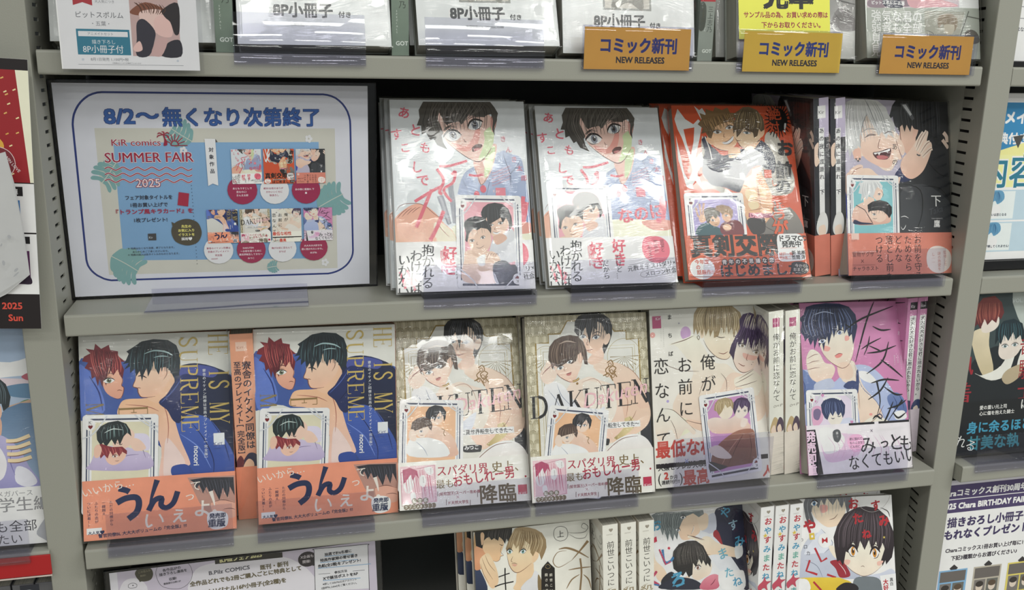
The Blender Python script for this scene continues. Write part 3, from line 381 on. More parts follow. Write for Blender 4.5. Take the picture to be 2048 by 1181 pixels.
'cover_black': [('R','b9b2c6',0,0,1350,1910), ('C','34363b>25272b',[642,1644,755,1923,1346,1934,1425,1374,1372,400,710,416,618,715,524,975,704,1061,997,1305]), ('C','3d4045',[725,929,984,993,1240,880,1388,702,1372,400,710,416,694,714]), ('B','17181b',12.7,[727,995,956,927,972,666,861,423]), ('B','17181b',10.1,[1047,1260,1224,1102,1382,1079]), ('B','17181b',10.1,[984,971,1217,946,1367,790]), ('C','2b3566>232b52',[628,1083,733,1193,835,1149,831,1038,703,1017]), ('C','3a4bb0',[2,937,52,980,75,809,50,641,2,621]), ('C','efcdb8>e5b9a2',[3,1066,77,1130,301,1162,425,1085,627,1061,704,1061,624,931,396,847,221,722,51,809,2,895]), ('C','f0d3c2',[103,1305,278,1283,477,1150,578,1139,631,1194,698,1305,716,1485,640,1576,487,1643,232,1731,129,1549]), ('C','f2d5c3>e8bba6',[167,1538,179,1416,228,1305,302,1239,452,1177,554,1168,606,1216,624,1327,628,1485,589,1598,437,1710,283,1731]), ('C','efcbb6>e4b49e',[709,1714,719,1599,704,1508,739,1395,764,1350,840,1305,894,1373,921,1532,905,1670,802,1738]), ('B','6a3a34',7.6,[716,1668,717,1531,739,1395,769,1350]), ('C','e9bca8',[904,1647,955,1601,920,1509,872,1486]), ('P','1e1f23>2a2c30',[607,1805,621,1851,676,1917,1021,1928,1346,1934,1371,1792,1344,1581,1354,1351,1308,1461,1264,1373,1243,1488,1186,1419,1138,1522,1083,1487,1039,1567,981,1590,903,1601,872,1642,849,1566,804,1646,775,1565,747,1645,706,1610,682,1667,642,1644,634,1736,565,1689]), ('G','4c5056',7.6,14,[754,1909,724,1783,747,1657],[1263,1918,1280,1697,1270,1488]), ('P','5a5d62',[727,1876,820,1882,907,1716,879,1692]), ('P','c9cccf',[753,1865,801,1870,876,1762,855,1743]), ('P','dedfdd>c6c8c8',[0,1796,43,1876,132,1908,311,1915,440,1899,543,1827,567,1758,643,1655,661,1553,602,1587,638,1496,562,1541,535,1484,485,1563,433,1517,384,1608,334,1675,296,1754,257,1674,218,1584,192,1483,208,1371,166,1404,173,1316,117,1261,103,1371,65,1272,41,1371,3,1294,-21,1393,-1,1482,-46,1448,-8,1593]), ('G','a2a5a8',7.6,18,[56,1877,9,1660,9,1371],[414,1894,515,1757,588,1552]), ('G','f3f3f1',10.1,14,[94,1889,55,1683,91,1393],[337,1902,412,1779,512,1597]), ('B','8e9195',10.1,[296,1754,231,1617,198,1393]), ('B','8e9195',10.1,[273,1910,335,1801,409,1619]), ('B','6b5a58',10.1,[255,1492,326,1519,408,1524]), ('B','6b5a58',7.6,[268,1505,332,1533,395,1529]), ('B','6b5a58',10.1,[511,1541,563,1564,619,1557]), ('B','a8a3a2',12.7,[218,1545,307,1591,409,1585]), ('B','8a5a4c',7.6,[459,1506,426,1394,461,1376]), ('C','4f1f22',[359,1332,430,1345,584,1383,577,1305,530,1261,429,1261,378,1287]), ('C','c0686a',[404,1294,480,1305,556,1287,505,1261,429,1261]), ('P','f7f5f2',[366,1327,430,1345,579,1379,573,1354,455,1332,434,1301,420,1327,384,1309]), ('P','f7f5f2',[533,1367,558,1372,547,1323]), ('B','4a2624',7.6,[359,1332,456,1345,589,1385]), ('C','e8b7a2',[141,1371,108,1338,122,1261,189,1239,208,1305,191,1371]), ('E','5b5e63',142,1257,12.7,12.7,0), ('E','5b5e63',167,1239,12.7,12.7,0), ('E','5b5e63',187,1261,12.7,12.7,0), ('C','f1d0be>e6b8a2',[736,1271,842,1372,952,1509,1047,1579,1086,1567,1061,1464,1114,1460,1127,1396,1074,1260,990,1126,857,1049,756,1083,707,1171]), ('C','efcbb8',[677,1474,716,1485,770,1372,737,1305,687,1372]), ('L','f3d6c6',43.1,[925,1361,998,1487,1066,1583]), ('B','8a5648',7.6,[925,1361,998,1487,1066,1583]), ('L','f3d6c6',43.1,[971,1332,1055,1437,1103,1460]), ('B','8a5648',7.6,[971,1332,1055,1437,1103,1460]), ('L','f3d6c6',43.1,[996,1294,1091,1373,1132,1391]), ('B','8a5648',7.6,[996,1294,1091,1373,1132,1391]), ('L','f3d6c6',43.1,[916,1395,965,1498,1020,1567]), ('B','8a5648',7.6,[916,1395,965,1498,1020,1567]), ('L','55585d',15.2,[924,1323,950,1309,971,1314]), ('L','efcbb8',40.6,[628,1473,666,1372,709,1260]), ('B','8a5648',7.6,[654,1485,692,1372,730,1271]), ('L','f0cfbd',45.6,[1287,1569,1325,1523,1335,1461]), ('L','f0cfbd',40.6,[1270,1488,1308,1442,1345,1396]), ('C','efcbb8',[52,1130,152,1195,226,1184,176,1086,77,1055]), ('B','8a5648',7.6,[64,1066,126,1141,214,1173]), ('T','あの',637,1440,76.1,'2a2526',{'vert': 1,'sp': 2.2}), ('T','下',1162,881,142.0,'e9eaea',{'vert': 1,'wt': 0.01}), ('T','鷹',1164,597,86.2,'e9eaea',{'vert': 1,'wt': 0.02}), ('T','Taka',1061,643,101.4,'55585f',{'skew': 0.3,'rot': 0.244}), ('T','TAKA PRESENTS',1092,603,20.3,'b9babd'), ('B','e9eaea',7.6,[691,628,742,638,792,616]), ('B','e9eaea',7.6,[688,522,713,490,744,521,752,542])],
'band_salmon': [('R','df8470',0,0,1350,510), ('T','お前を守る',892,429,101.4,'2b2224',{'vert': 1,'wt': 0.005,'sp': 0.98}), ('T','ためなら',766,428,101.4,'2b2224',{'vert': 1,'wt': 0.005,'sp': 0.98}), ('T','どんな',641,431,101.4,'2b2224',{'vert': 1,'wt': 0.005,'sp': 0.98}), ('T','落とし前も',524,430,101.4,'2b2224',{'vert': 1,'wt': 0.005,'sp': 0.98}), ('T','つける',394,429,101.4,'2b2224',{'vert': 1,'wt': 0.005,'sp': 0.98}), ('R','e9c5b8',45,385,140,480), ('T','Kirr',44,362,45.6,'b9705e',{'rot': 0.14}), ('T','堅物ヤクザ',48,205,55.8,'2b2224'), ('T','×',148,121,91.3,'8a4a40'), ('T','チャラホスト',47,52,55.8,'2b2224'), ('K','8a4a40',3.8,[44,250,313,249]), ('K','8a4a40',3.8,[48,112,335,110]), ('C','e9dcd6',[1010,220,1071,291,1186,303,1299,253,1333,168,1302,64,1198,6,1085,20,1012,95]), ('T','監修した',1248,254,43.1,'c9705e',{'vert': 1}), ('T','謎の熱愛を',1171,244,43.1,'c9705e',{'vert': 1}), ('T','し──',1094,234,43.1,'c9705e',{'vert': 1})],
'card_teal_pair': [('R','e9ebef',0,0,660,930), ('R','2b3146',49.5,27.9,610.5,51.15), ('R','3c4560',33.0,83.7,44.88,846.3000000000001), ('R','3c4560',617.1,83.7,628.98,846.3000000000001), ('R','8d97ad',56.1,65.10000000000001,64.02,864.9000000000001), ('R','8d97ad',594.0,65.10000000000001,601.9200000000001,864.9000000000001), ('R','3c4560',66.0,878.8499999999999,594.0,894.66), ('R','7fc4cc',82.5,69.75,577.5,860.25), ('C','efc9b8>e0ae9a',[76,553,171,624,290,641,410,623,505,550,552,443,455,399,87,396]), ('C','efcbb8',[315,767,327,695,386,650,422,667,454,721,448,785,388,821]), ('C','efcbb8',[219,695,338,677,314,587,219,606]), ('P','dfe1e1>c9ccce',[167,803,153,839,220,861,316,872,412,861,455,812,440,767,388,803,363,776,344,722,315,677,279,713,247,659,219,695,171,642,183,722,143,731]), ('G','9da0a6',4.8,8,[220,848,195,767,200,695],[388,857,424,821,436,785]), ('P','1f2024',[254,605,314,641,410,662,506,640,566,586,565,514,528,461,504,497,457,533,385,551,313,534,289,480,261,534]), ('C','efcbb8',[278,534,289,462,337,435,408,417,468,443,492,479,457,529,373,542]), ('G','44484e',4.8,7,[314,632,290,552,290,516],[506,631,553,550,528,497]), ('Y',406,722,38.1,19.1,0.1,'6a6a70',1), ('B','5a2c28',4.8,[313,462,349,455,373,462]), ('Y',337,501,47.6,19.1,-0.2,'5a5a60',-1), ('B','5a2c28',4.8,[435,767,459,721,447,694]), ('C','2b3052',[87,446,170,419,289,409,312,395,87,396]), ('K','24242c',7.1,[111,602,218,552,313,409]), ('E','f3f4f6',66,837,45,54), ('T','♥',46,804,36,'7a1018',{'rot': 0}), ('T','K',51,844,43,'333333',{'rot': 0}), ('E','f3f4f6',594,93,45,54), ('T','♥',614,126,36,'7a1018',{'rot': 3.141592653589793}), ('T','K',609,86,43,'333333',{'rot': 3.141592653589793}), ('L','b9c0cc',12,[211,921,158,837,79,744,-13,707]), ('L','eceff4',5,[211,921,158,837,79,744,-13,707]), ('L','b9c0cc',12,[449,930,515,865,607,800,673,744]), ('L','eceff4',5,[449,930,515,865,607,800,673,744]), ('L','b9c0cc',12,[502,930,554,865,627,818,673,809]), ('L','eceff4',5,[502,930,554,865,627,818,673,809]), ('L','b9c0cc',12,[13,205,79,149,158,74,198,0]), ('L','eceff4',5,[13,205,79,149,158,74,198,0]), ('L','b9c0cc',12,[647,186,581,121,515,56,462,0]), ('L','eceff4',5,[647,186,581,121,515,56,462,0])],
'cover_blue_sheets': [('R','dfe0da>cfcfc6',0,0,1350,1910), ('C','4563b0>2c4488',[-5,1665,128,1669,251,1609,397,1665,583,1612,834,1534,1048,1609,1303,1508,1387,1350,1370,472,942,526,773,604,693,827,323,1132,117,1166,-16,1154]), ('C','202a4c>182038',[792,1536,963,1613,1155,1581,1346,1462,1362,1176,1349,495,1242,569,1161,794,1036,978,868,1097,740,1062,830,1317]), ('C','4a55a0',[878,1575,1048,1598,1218,1545,1174,1471,1004,1502,897,1465]), ('C','3f5fb8>2f4a9c',[783,1081,954,1124,1123,1081,1270,874,1352,693,1349,495,1155,510,1027,520,944,635,924,723,843,903]), ('B','6f8ad8',10.5,[865,945,1032,803,1135,599]), ('B','1c2c66',10.5,[952,1070,1077,887,1158,685,1155,532]), ('B','1c2c66',10.5,[1144,1058,1248,876,1309,652]), ('C','5d7ad0',[-7,1601,45,1620,155,1464,212,1246,159,1164,14,1152]), ('B','24367c',12.6,[84,1532,163,1378,190,1205]), ('B','24367c',12.6,[417,1621,392,1450,432,1340]), ('C','3d57a8',[396,1622,480,1639,435,1491,463,1360,390,1343,352,1496]), ('C','f0b98f>f0c0b4',[336,1249,389,1300,535,1302,682,1304,786,1233,815,1101,864,902,945,678,923,636,826,589,772,539,667,546,693,827,592,1028,490,1121,324,1153]), ('C','f4cfc9',[737,910,800,863,902,681,858,597,772,539,709,543,713,738]), ('B','b06a5a',8.4,[682,1304,743,1170,761,1017,747,866]), ('B','b06a5a',8.4,[388,1253,576,1224,679,1174]), ('C','2f4a9c',[795,646,923,647,942,526,814,535,773,582]), ('C','efbd9b',[588,1320,673,1391,739,1528,813,1513,821,1404,745,1300,681,1250,598,1283]), ('C','24326c>1c2858',[681,1256,756,1332,844,1464,929,1517,1045,1457,1042,1304,954,1157,867,1054,804,1080,753,1180]), ('B','4a62b0',8.4,[702,1255,810,1361,897,1487]), ('B','131c44',8.4,[785,1168,893,1291,1002,1415]), ('C','f4cfb6>efb99b',[488,1553,481,1484,458,1421,496,1401,499,1362,519,1325,556,1311,640,1317,726,1388,791,1493,772,1602,690,1671,543,1657]), ('B','7a4436',8.4,[488,1548,481,1484,458,1421,496,1401,503,1358,527,1318,577,1310,651,1317]), ('C','f0c0a6',[704,1573,751,1592,760,1527,728,1474,696,1487]), ('B','7a4436',6.3,[704,1573,751,1592,760,1527,728,1470]), ('B','33222a',12.6,[502,1513,540,1517,581,1494]), ('B','7a4436',6.3,[479,1402,506,1405,527,1400]), ('P','1c2a30>232f3a',[397,1654,429,1728,409,1750,472,1790,546,1840,651,1857,777,1844,850,1793,880,1705,882,1596,865,1499,834,1512,823,1480,792,1547,751,1592,705,1584,687,1520,656,1587,647,1652,625,1577,592,1504,583,1591,550,1517,539,1464,520,1562,487,1510,478,1585,436,1545,437,1609,385,1580,428,1642,371,1634]), ('G','47656c',8.4,16,[461,1769,438,1663,437,1588],[849,1750,854,1641,834,1534]), ('G','0f161a',8.4,14,[525,1831,481,1704,488,1553],[798,1817,859,1684,856,1554]), ('B','9fc0c4',14.7,[565,1721,649,1749,754,1733,817,1697]), ('B','9fc0c4',8.4,[648,1684,711,1696,774,1688]), ('C','efb698>e39f86',[197,1526,205,1418,245,1352,307,1316,348,1313,365,1344,375,1408,361,1431,372,1490,333,1583,251,1630]), ('B','7a3a30',6.3,[333,1572,368,1490,359,1435,379,1408,365,1344,338,1312,286,1317]), ('P','8e2a34>5e1c28',[43,1716,99,1745,59,1790,130,1775,142,1833,192,1783,259,1818,270,1768,336,1754,336,1711,397,1654,355,1657,385,1580,368,1495,342,1539,333,1593,290,1531,255,1608,238,1524,226,1438,203,1500,195,1419,170,1502,154,1432,135,1529,104,1505,96,1585,45,1609,77,1661,26,1674]), ('G','c25a55',8.4,14,[99,1766,107,1659,146,1529],[336,1733,359,1646,353,1560]), ('G','3e1420',6.3,12,[131,1786,127,1637,186,1484],[295,1756,313,1648,253,1544]), ('Y',252,1484,92.4,46.2,0.15,'6b7a5a',-1), ('B','7a3a30',6.3,[320,1386,339,1393,366,1383]), ('B','5a1c24',8.4,[218,1546,254,1555,291,1542]), ('X','supreme'), ('T','nocori',986,824,71.4,'eef0f4',{'wt': 0.02,'rot': -1.606}), ('T','寮舎のイケメン同僚は至高のプレイメイト[完全版]',1094,1558,32.5,'dfe3ee',{'vert': 1,'wt': 0.01,'sp': 1.12}), ('R','dfe4ea',1165,820,1265,935), ('T','Kirr',1165,811,50.4,'3d4a8a',{'wt': 0.01,'rot': 0.14}), ('K','3d4a8a',4.2,[1169,785,1229,785])],
'band_orange_plain': [('R','ee9474',0,0,1350,560), ('P','b98a7c',[920,527,1155,521,1349,517,1353,143,1147,94,1022,279]), ('P','2f3038',[941,504,1069,516,1338,501,1345,320,1304,411,1280,303,1239,405,1204,287,1153,401,1130,337,1089,427,1056,364,1025,454,992,402,973,480]), ('G','555866',6.3,12,[984,501,1004,434,1045,365],[1305,488,1315,410,1302,323]), ('C','e0a48e',[1129,271,1237,284,1344,254,1352,121,1212,111,1148,160]), ('B','6a3a34',6.3,[1129,271,1237,289,1344,254]), ('B','6a3a34',6.3,[1235,197,1300,202,1347,187]), ('L','1f2b52',52.5,[310,470,372,450,402,432]), ('L','1f2b52',56.7,[290,337,370,374,458,376,484,322,461,237,387,178]), ('D','1f2b52',52.5,[649,526,600,378,566,240]), ('L','1f2b52',50.4,[566,240,620,333,684,350,678,285,724,255,788,298,829,404]), ('T','いいから…',-1,414,92.4,'f4ded4',{'wt': 0.005,'skew': -0.1,'rot': 0.175}), ('L','f4ded4',18.9,[555,208,543,144,556,89,595,107]), ('L','f4ded4',16.8,[660,199,684,154,690,121]), ('T','え',764,115,147.0,'f4ded4',{'wt': 0.02}), ('T','っ',884,312,105.0,'f4ded4',{'wt': 0.01}), ('T','て',939,406,105.0,'f4ded4',{'wt': 0.01}), ('T','よ',956,164,176.4,'f4ded4',{'wt': 0.02,'rot': -0.07}), ('D','f4ded4',37.8,[1127,381,1151,291,1160,235]), ('E','f4ded4',1157,185,18.9,18.9,0), ('T','ただの同僚から',241,363,32.5,'1f2b52',{'vert': 1,'wt': 0.01,'sp': 1.05}), ('T','一線越え…',177,364,32.5,'1f2b52',{'vert': 1,'wt': 0.01,'sp': 1.05}), ('T','ふたりの恋が',113,364,32.5,'1f2b52',{'vert': 1,'wt': 0.01,'sp': 1.05}), ('T','ついに決着!?',49,365,32.5,'1f2b52',{'vert': 1,'wt': 0.01,'sp': 1.05}), ('R','f6f3ee',25,60,155,118), ('T','大人気♥',36,61,33.6,'1f2b52',{'wt': 0.03}), ('T','警官同僚BL 大大大ボリュームの『完全版』!!!',124,24,38.8,'1f2b52',{'wt': 0.025,'rot': 0.045}), ('C','eeeeee',[1097,164,1149,186,1224,180,1273,149,1280,83,1258,30,1177,8,1113,31,1087,99]), ('T','発売即',1109,123,50.4,'1f2b52',{'wt': 0.05}), ('T','重版',1094,41,79.8,'1f2b52',{'wt': 0.06})],
'card_red_black_pair': [('R','e9ebef',0,0,660,930), ('R','2b3146',49.5,27.9,610.5,51.15), ('R','3c4560',33.0,83.7,44.88,846.3000000000001), ('R','3c4560',617.1,83.7,628.98,846.3000000000001), ('R','8d97ad',56.1,65.10000000000001,64.02,864.9000000000001), ('R','8d97ad',594.0,65.10000000000001,601.9200000000001,864.9000000000001), ('R','3c4560',66.0,878.8499999999999,594.0,894.66), ('R','dcd6b8',82.5,69.75,577.5,860.25), ('C','cfc3e0>b3a4cc',[75,487,158,628,366,625,490,588,584,552,583,411,76,417]), ('C','d9d2e8',[387,732,533,748,585,694,574,587,449,624]), ('B','7a6a98',6.2,[449,696,511,624,552,517]), ('B','7a6a98',6.2,[283,467,366,537,490,553]), ('C','f0c6b2',[262,644,283,591,366,608,428,660,450,749,387,804,283,769]), ('C','f0c6b2',[408,696,491,695,553,605,449,589]), ('P','1f2a2c',[126,699,120,771,157,824,220,859,304,873,377,843,412,785,424,723,387,759,356,723,324,644,303,697,283,644,251,698,204,627,179,672,158,646]), ('G','6a8686',6.2,8,[178,824,157,752,158,681],[366,840,397,786,397,750]), ('B','c9d8d4',8.3,[189,761,262,796,345,786]), ('C','efbda6',[204,539,220,485,272,458,334,484,376,537,366,590,262,600]), ('P','8a2c34',[106,611,127,646,168,660,210,641,262,627,345,629,387,590,386,554,345,581,320,537,293,582,262,547,241,591,220,521,189,557,158,522,148,575,117,557]), ('G','c8605c',6.2,8,[127,628,137,593,158,557],[355,617,366,590,355,555]), ('Y',283,541,45.6,22.8,0.2,'a8502a',-1), ('B','6a2c28',4.1,[283,499,303,495,320,502]), ('C','efbda6',[106,628,141,655,168,610,148,539,106,540]), ('B','33222a',6.2,[314,653,335,647,345,658]), ('B','33222a',4.1,[283,671,308,662,320,670]), ('E','f3f4f6',66,837,45,54), ('T','♥',46,804,36,'7a1018',{'rot': 0}), ('T','K',51,844,43,'333333',{'rot': 0}), ('E','f3f4f6',594,93,45,54), ('T','♥',614,126,36,'7a1018',{'rot': 3.141592653589793}), ('T','K',609,86,43,'333333',{'rot': 3.141592653589793}), ('L','b9c0cc',12,[211,921,158,837,79,744,-13,707]), ('L','eceff4',5,[211,921,158,837,79,744,-13,707]), ('L','b9c0cc',12,[449,930,515,865,607,800,673,744]), ('L','eceff4',5,[449,930,515,865,607,800,673,744]), ('L','b9c0cc',12,[502,930,554,865,627,818,673,809]), ('L','eceff4',5,[502,930,554,865,627,818,673,809]), ('L','b9c0cc',12,[13,205,79,149,158,74,198,0]), ('L','eceff4',5,[13,205,79,149,158,74,198,0]), ('L','b9c0cc',12,[647,186,581,121,515,56,462,0]), ('L','eceff4',5,[647,186,581,121,515,56,462,0])],
'cover_art_deco': [('R','d6cfb4',0,0,1350,1910), ('X','deco'), ('C','2f3036',[1241,1014,1356,1048,1403,877,1378,462,1253,452,1223,703]), ('C','f2d4c0>e8b99f',[825,1538,832,1455,907,1409,1038,1371,1167,1290,1251,1180,1308,1009,1346,881,1317,779,1224,724,1138,772,1047,737,952,621,862,587,825,713,963,826,1014,946,939,1200,790,1291,729,1378]), ('C','efc9b0',[1127,980,1234,889,1346,881,1314,717,1128,607,838,548,844,650,1047,737]), ('C','b39a5a}e3d29c',[912,706,1118,814,1144,688,949,580]), ('B','8a7440',8.6,[1106,811,1136,751,1146,684]), ('B','8a7440',8.6,[912,706,935,643,954,576]), ('B','a5705a',6.5,[1038,1371,1167,1290,1261,1159,1304,1010]), ('B','a5705a',6.5,[1047,737,1139,792,1188,872]), ('B','a5705a',6.5,[1035,1131,1094,982,1073,818]), ('C','f2d6c4>eac1a8',[626,1693,632,1610,661,1530,703,1499,757,1490,836,1534,885,1619,896,1702,841,1830,710,1856]), ('C','edc7b2',[735,1497,836,1534,842,1434,729,1378,666,1423]), ('P','26272c>1c1d21',[535,1739,546,1842,586,1892,648,1921,758,1925,867,1904,931,1857,960,1782,953,1689,917,1596,855,1485,837,1558,870,1630,899,1681,869,1745,840,1809,797,1831,781,1738,750,1781,713,1689,697,1597,680,1691,662,1775,628,1735,614,1673,595,1736,581,1675]), ('G','555a66',6.5,14,[636,1901,577,1799,583,1716],[888,1880,937,1763,896,1618]), ('G','0e0f12',6.5,10,[757,1917,729,1793,698,1628],[845,1905,917,1805,920,1659]), ('C','efcbb6',[867,1661,918,1701,933,1658,899,1593,861,1589]), ('Y',629,1681,73.5,36.7,-0.05,'5a6a80',-1), ('Y',771,1666,82.1,38.9,0.1,'5a6a80',1), ('B','2a2428',8.6,[735,1705,791,1723,834,1704]), ('B','8a5044',6.5,[690,1670,666,1598,688,1587]), ('B','8a4a44',8.6,[655,1543,683,1533,738,1547]), ('L','8f6a2e',10.8,[883,1390,929,1418,948,1365,902,1326,932,1273,978,1301]), ('L','8f6a2e',10.8,[843,1257,889,1286,920,1242,939,1200]), ('L','8f6a2e',10.8,[904,1357,862,1318,877,1276,832,1258]), ('L','8f6a2e',10.8,[948,1355,980,1332,955,1292,986,1238]), ('O','8f6a2e',6.5,[896,1372,914,1390,931,1370,912,1353]), ('O','8f6a2e',6.5,[910,1301,928,1319,945,1299,926,1281]), ('O','8f6a2e',6.5,[859,1263,878,1280,894,1260,876,1243]), ('O','8f6a2e',6.5,[925,1252,943,1270,960,1250,941,1233]), ('C','f3d8c8>edc5b0',[548,1224,679,1257,808,1208,937,1158,999,1071,1025,945,1047,737,952,621,840,589,697,764,490,942,390,1071,460,1188,507,1267]), ('C','f5dfd2',[611,1199,785,1188,934,1096,968,908,871,750,745,842,623,1014]), ('B','b98a78',6.5,[590,1201,722,1234,806,1167,862,998]), ('B','b98a78',6.5,[759,1108,795,961,766,840]), ('C','e8eaf0>cfd4e2',[183,1186,291,1229,395,1172,495,1023,658,848,792,920,836,917,738,720,527,817,272,836,196,1003]), ('B','8a92aa',6.5,[224,1142,303,1036,381,889]), ('B','8a92aa',6.5,[322,1197,369,1072,490,942]), ('C','f5dccd>efc4ae',[300,1422,307,1340,347,1277,440,1220,504,1210,562,1305,612,1425,586,1551,415,1580]), ('B','8a5044',6.5,[299,1402,313,1330,357,1272,451,1218,504,1216]), ('C','efc6b0',[566,1500,606,1519,625,1466,589,1406,562,1428]), ('B','8a5044',6.5,[566,1500,606,1519,625,1466,589,1402]), ('P','5d4a40>49382f',[240,1487,255,1588,312,1657,399,1694,485,1704,571,1686,633,1621,661,1526,668,1381,632,1393,614,1467,595,1519,561,1490,541,1429,492,1401,432,1415,384,1387,330,1380,299,1392,275,1332,246,1395]), ('G','8e7868',6.5,16,[311,1636,263,1526,268,1404],[612,1632,639,1527,644,1424]), ('G','3a2a24',6.5,14,[398,1684,359,1542,384,1397],[549,1687,576,1572,537,1450]), ('B','b09a8a',13.0,[363,1613,450,1640,546,1619]), ('Y',366,1366,73.5,34.6,0.35,'5a6a72',-1), ('Y',467,1423,69.2,32.4,0.3,'5a6a72',1), ('C','c47a74',[427,1297,461,1307,483,1314,473,1286,439,1280]), ('B','7a4038',6.5,[427,1301,457,1307,488,1318]), ('B','8a5044',4.3,[415,1375,403,1339,420,1334]), ('L','8f6a2e',21.6,[493,1217,530,1225,566,1247]), ('L','d8b876',8.6,[493,1217,530,1225,566,1247]), ('E','8f6a2e',542,1193,13.0,13.0,0), ('C','f3d3c2',[143,1310,193,1388,227,1447,258,1425,276,1363,327,1319,292,1240,216,1204,165,1237]), ('B','8a5044',6.5,[163,1298,208,1356,245,1364]), ('B','8a5044',6.5,[195,1333,239,1375,266,1371]), ('B','8a5044',6.5,[226,1368,269,1394,288,1378]), ('B','8a5044',6.5,[257,1402,300,1412,309,1385]), ('C','f4efe9>eadfd6',[764,391,835,487,994,597,1174,624,1304,551,1374,400,1337,342,1025,348]), ('B','8a6a5a',8.6,[786,400,857,485,1016,585,1195,602]), ('X','dakuten'), ('T','Dakuten',586,925,216.2,'efb8c0',{'skew': 0.35,'rot': 0.175}), ('R','f3f1ec',240,700,1225,765), ('T','〜お前を抱くために異世界転生してきた〜',255,712,56,'2a2a2c',{'wt': 0.02,'sx': 0.9}), ('C','2a2a2c',[688,597,841,599,873,582,859,536,837,528,685,536]), ('T','みつこ',686,557,51.9,'f0f0f0',{'wt': 0.02}), ('T','DAKUTEN IS A CHARACTER DRAMA BARE BY',837,732,15.1,'4a4a4a')],
'band_cream_red': [('R','ede6df',0,0,1350,470), ('R','e7c4cc',20,60,380,430), ('C','f6eef0',[42,375,147,405,162,285,115,170,54,196]), ('P','b3476a',[43,395,116,418,188,382,205,301,176,343,142,287,124,348,80,292,47,256]), ('G','c9587a',6.5,12,[63,393,49,295,64,175],[314,391,330,269,342,89]), ('C','faf5f6',[216,320,259,332,277,274,253,217,213,240]), ('C','faf5f6',[262,405,336,409,355,347,301,332]), ('C','faf5f6',[115,160,157,166,165,106,122,90]), ('K','b3476a',4.3,[25,373,369,426,366,66,22,41,25,373]), ('T','またかよ',330,397,15.1,'5a2030',{'vert': 1}), ('T','おまえな',250,317,15.1,'5a2030',{'vert': 1}), ('T','スパダリ界',385,320,112.4,'b3233f',{'wt': 0.015,'sx': 0.96}), ('T','史上、',957,317,121.0,'7a6230',{'wt': 0.015}), ('T','最も',373,195,95.1,'7a6230',{'wt': 0.015}), ('T','おもしれー男',549,199,134.0,'b3233f',{'wt': 0.02,'sx': 0.82,'rot': 0.087}), ('E','b3233f',1313,247,10.8,10.8,0), ('T','降臨',810,22,198.9,'5b4a2c',{'wt': 0.025}), ('T','(前世国王)スーパー攻め様',398,119,36.7,'9a2040',{'wt': 0.02}), ('T','×',570,66,73.5,'c9a0a8'), ('T','ド天然大学生',483,25,36.7,'9a2040',{'wt': 0.02}), ('K','5a2030',5.4,[388,164,386,114]), ('K','5a2030',5.4,[798,125,795,74]), ('K','5a2030',5.4,[473,76,470,20]), ('K','5a2030',5.4,[718,52,715,-4]), ('E','7a6a50',149,84,28.1,28.1,0), ('T','転',127,68,43.2,'f0e8dc',{'wt': 0.02}), ('E','7a6a50',205,84,28.1,28.1,0), ('T','生',184,68,43.2,'f0e8dc',{'wt': 0.02}), ('E','7a6a50',262,84,28.1,28.1,0), ('T','系',240,69,43.2,'f0e8dc',{'wt': 0.02}), ('E','7a6a50',63,29,23.8,25.9,0), ('T','ラ',46,17,34.6,'f0e8dc',{'wt': 0.02}), ('E','7a6a50',103,29,23.8,25.9,0), ('T','ブ',86,17,34.6,'f0e8dc',{'wt': 0.02}), ('E','7a6a50',142,29,23.8,25.9,0), ('T','コ',125,17,34.6,'f0e8dc',{'wt': 0.02}), ('E','7a6a50',182,29,23.8,25.9,0), ('T','メ',165,17,34.6,'f0e8dc',{'wt': 0.02}), ('E','7a6a50',221,29,23.8,25.9,0), ('T','B',204,17,34.6,'f0e8dc',{'wt': 0.02}), ('E','7a6a50',261,29,23.8,25.9,0), ('T','L',244,17,34.6,'f0e8dc',{'wt': 0.02}), ('E','7a6a50',301,29,23.8,25.9,0), ('T','!',284,17,34.6,'f0e8dc',{'wt': 0.02}), ('E','7a6a50',341,29,23.8,25.9,0), ('T','!',324,17,34.6,'f0e8dc',{'wt': 0.02}), ('R','c2264a',1225,70,1320,165), ('T','Kirr',1235,58,47.6,'f4dce2',{'rot': 0.14})],
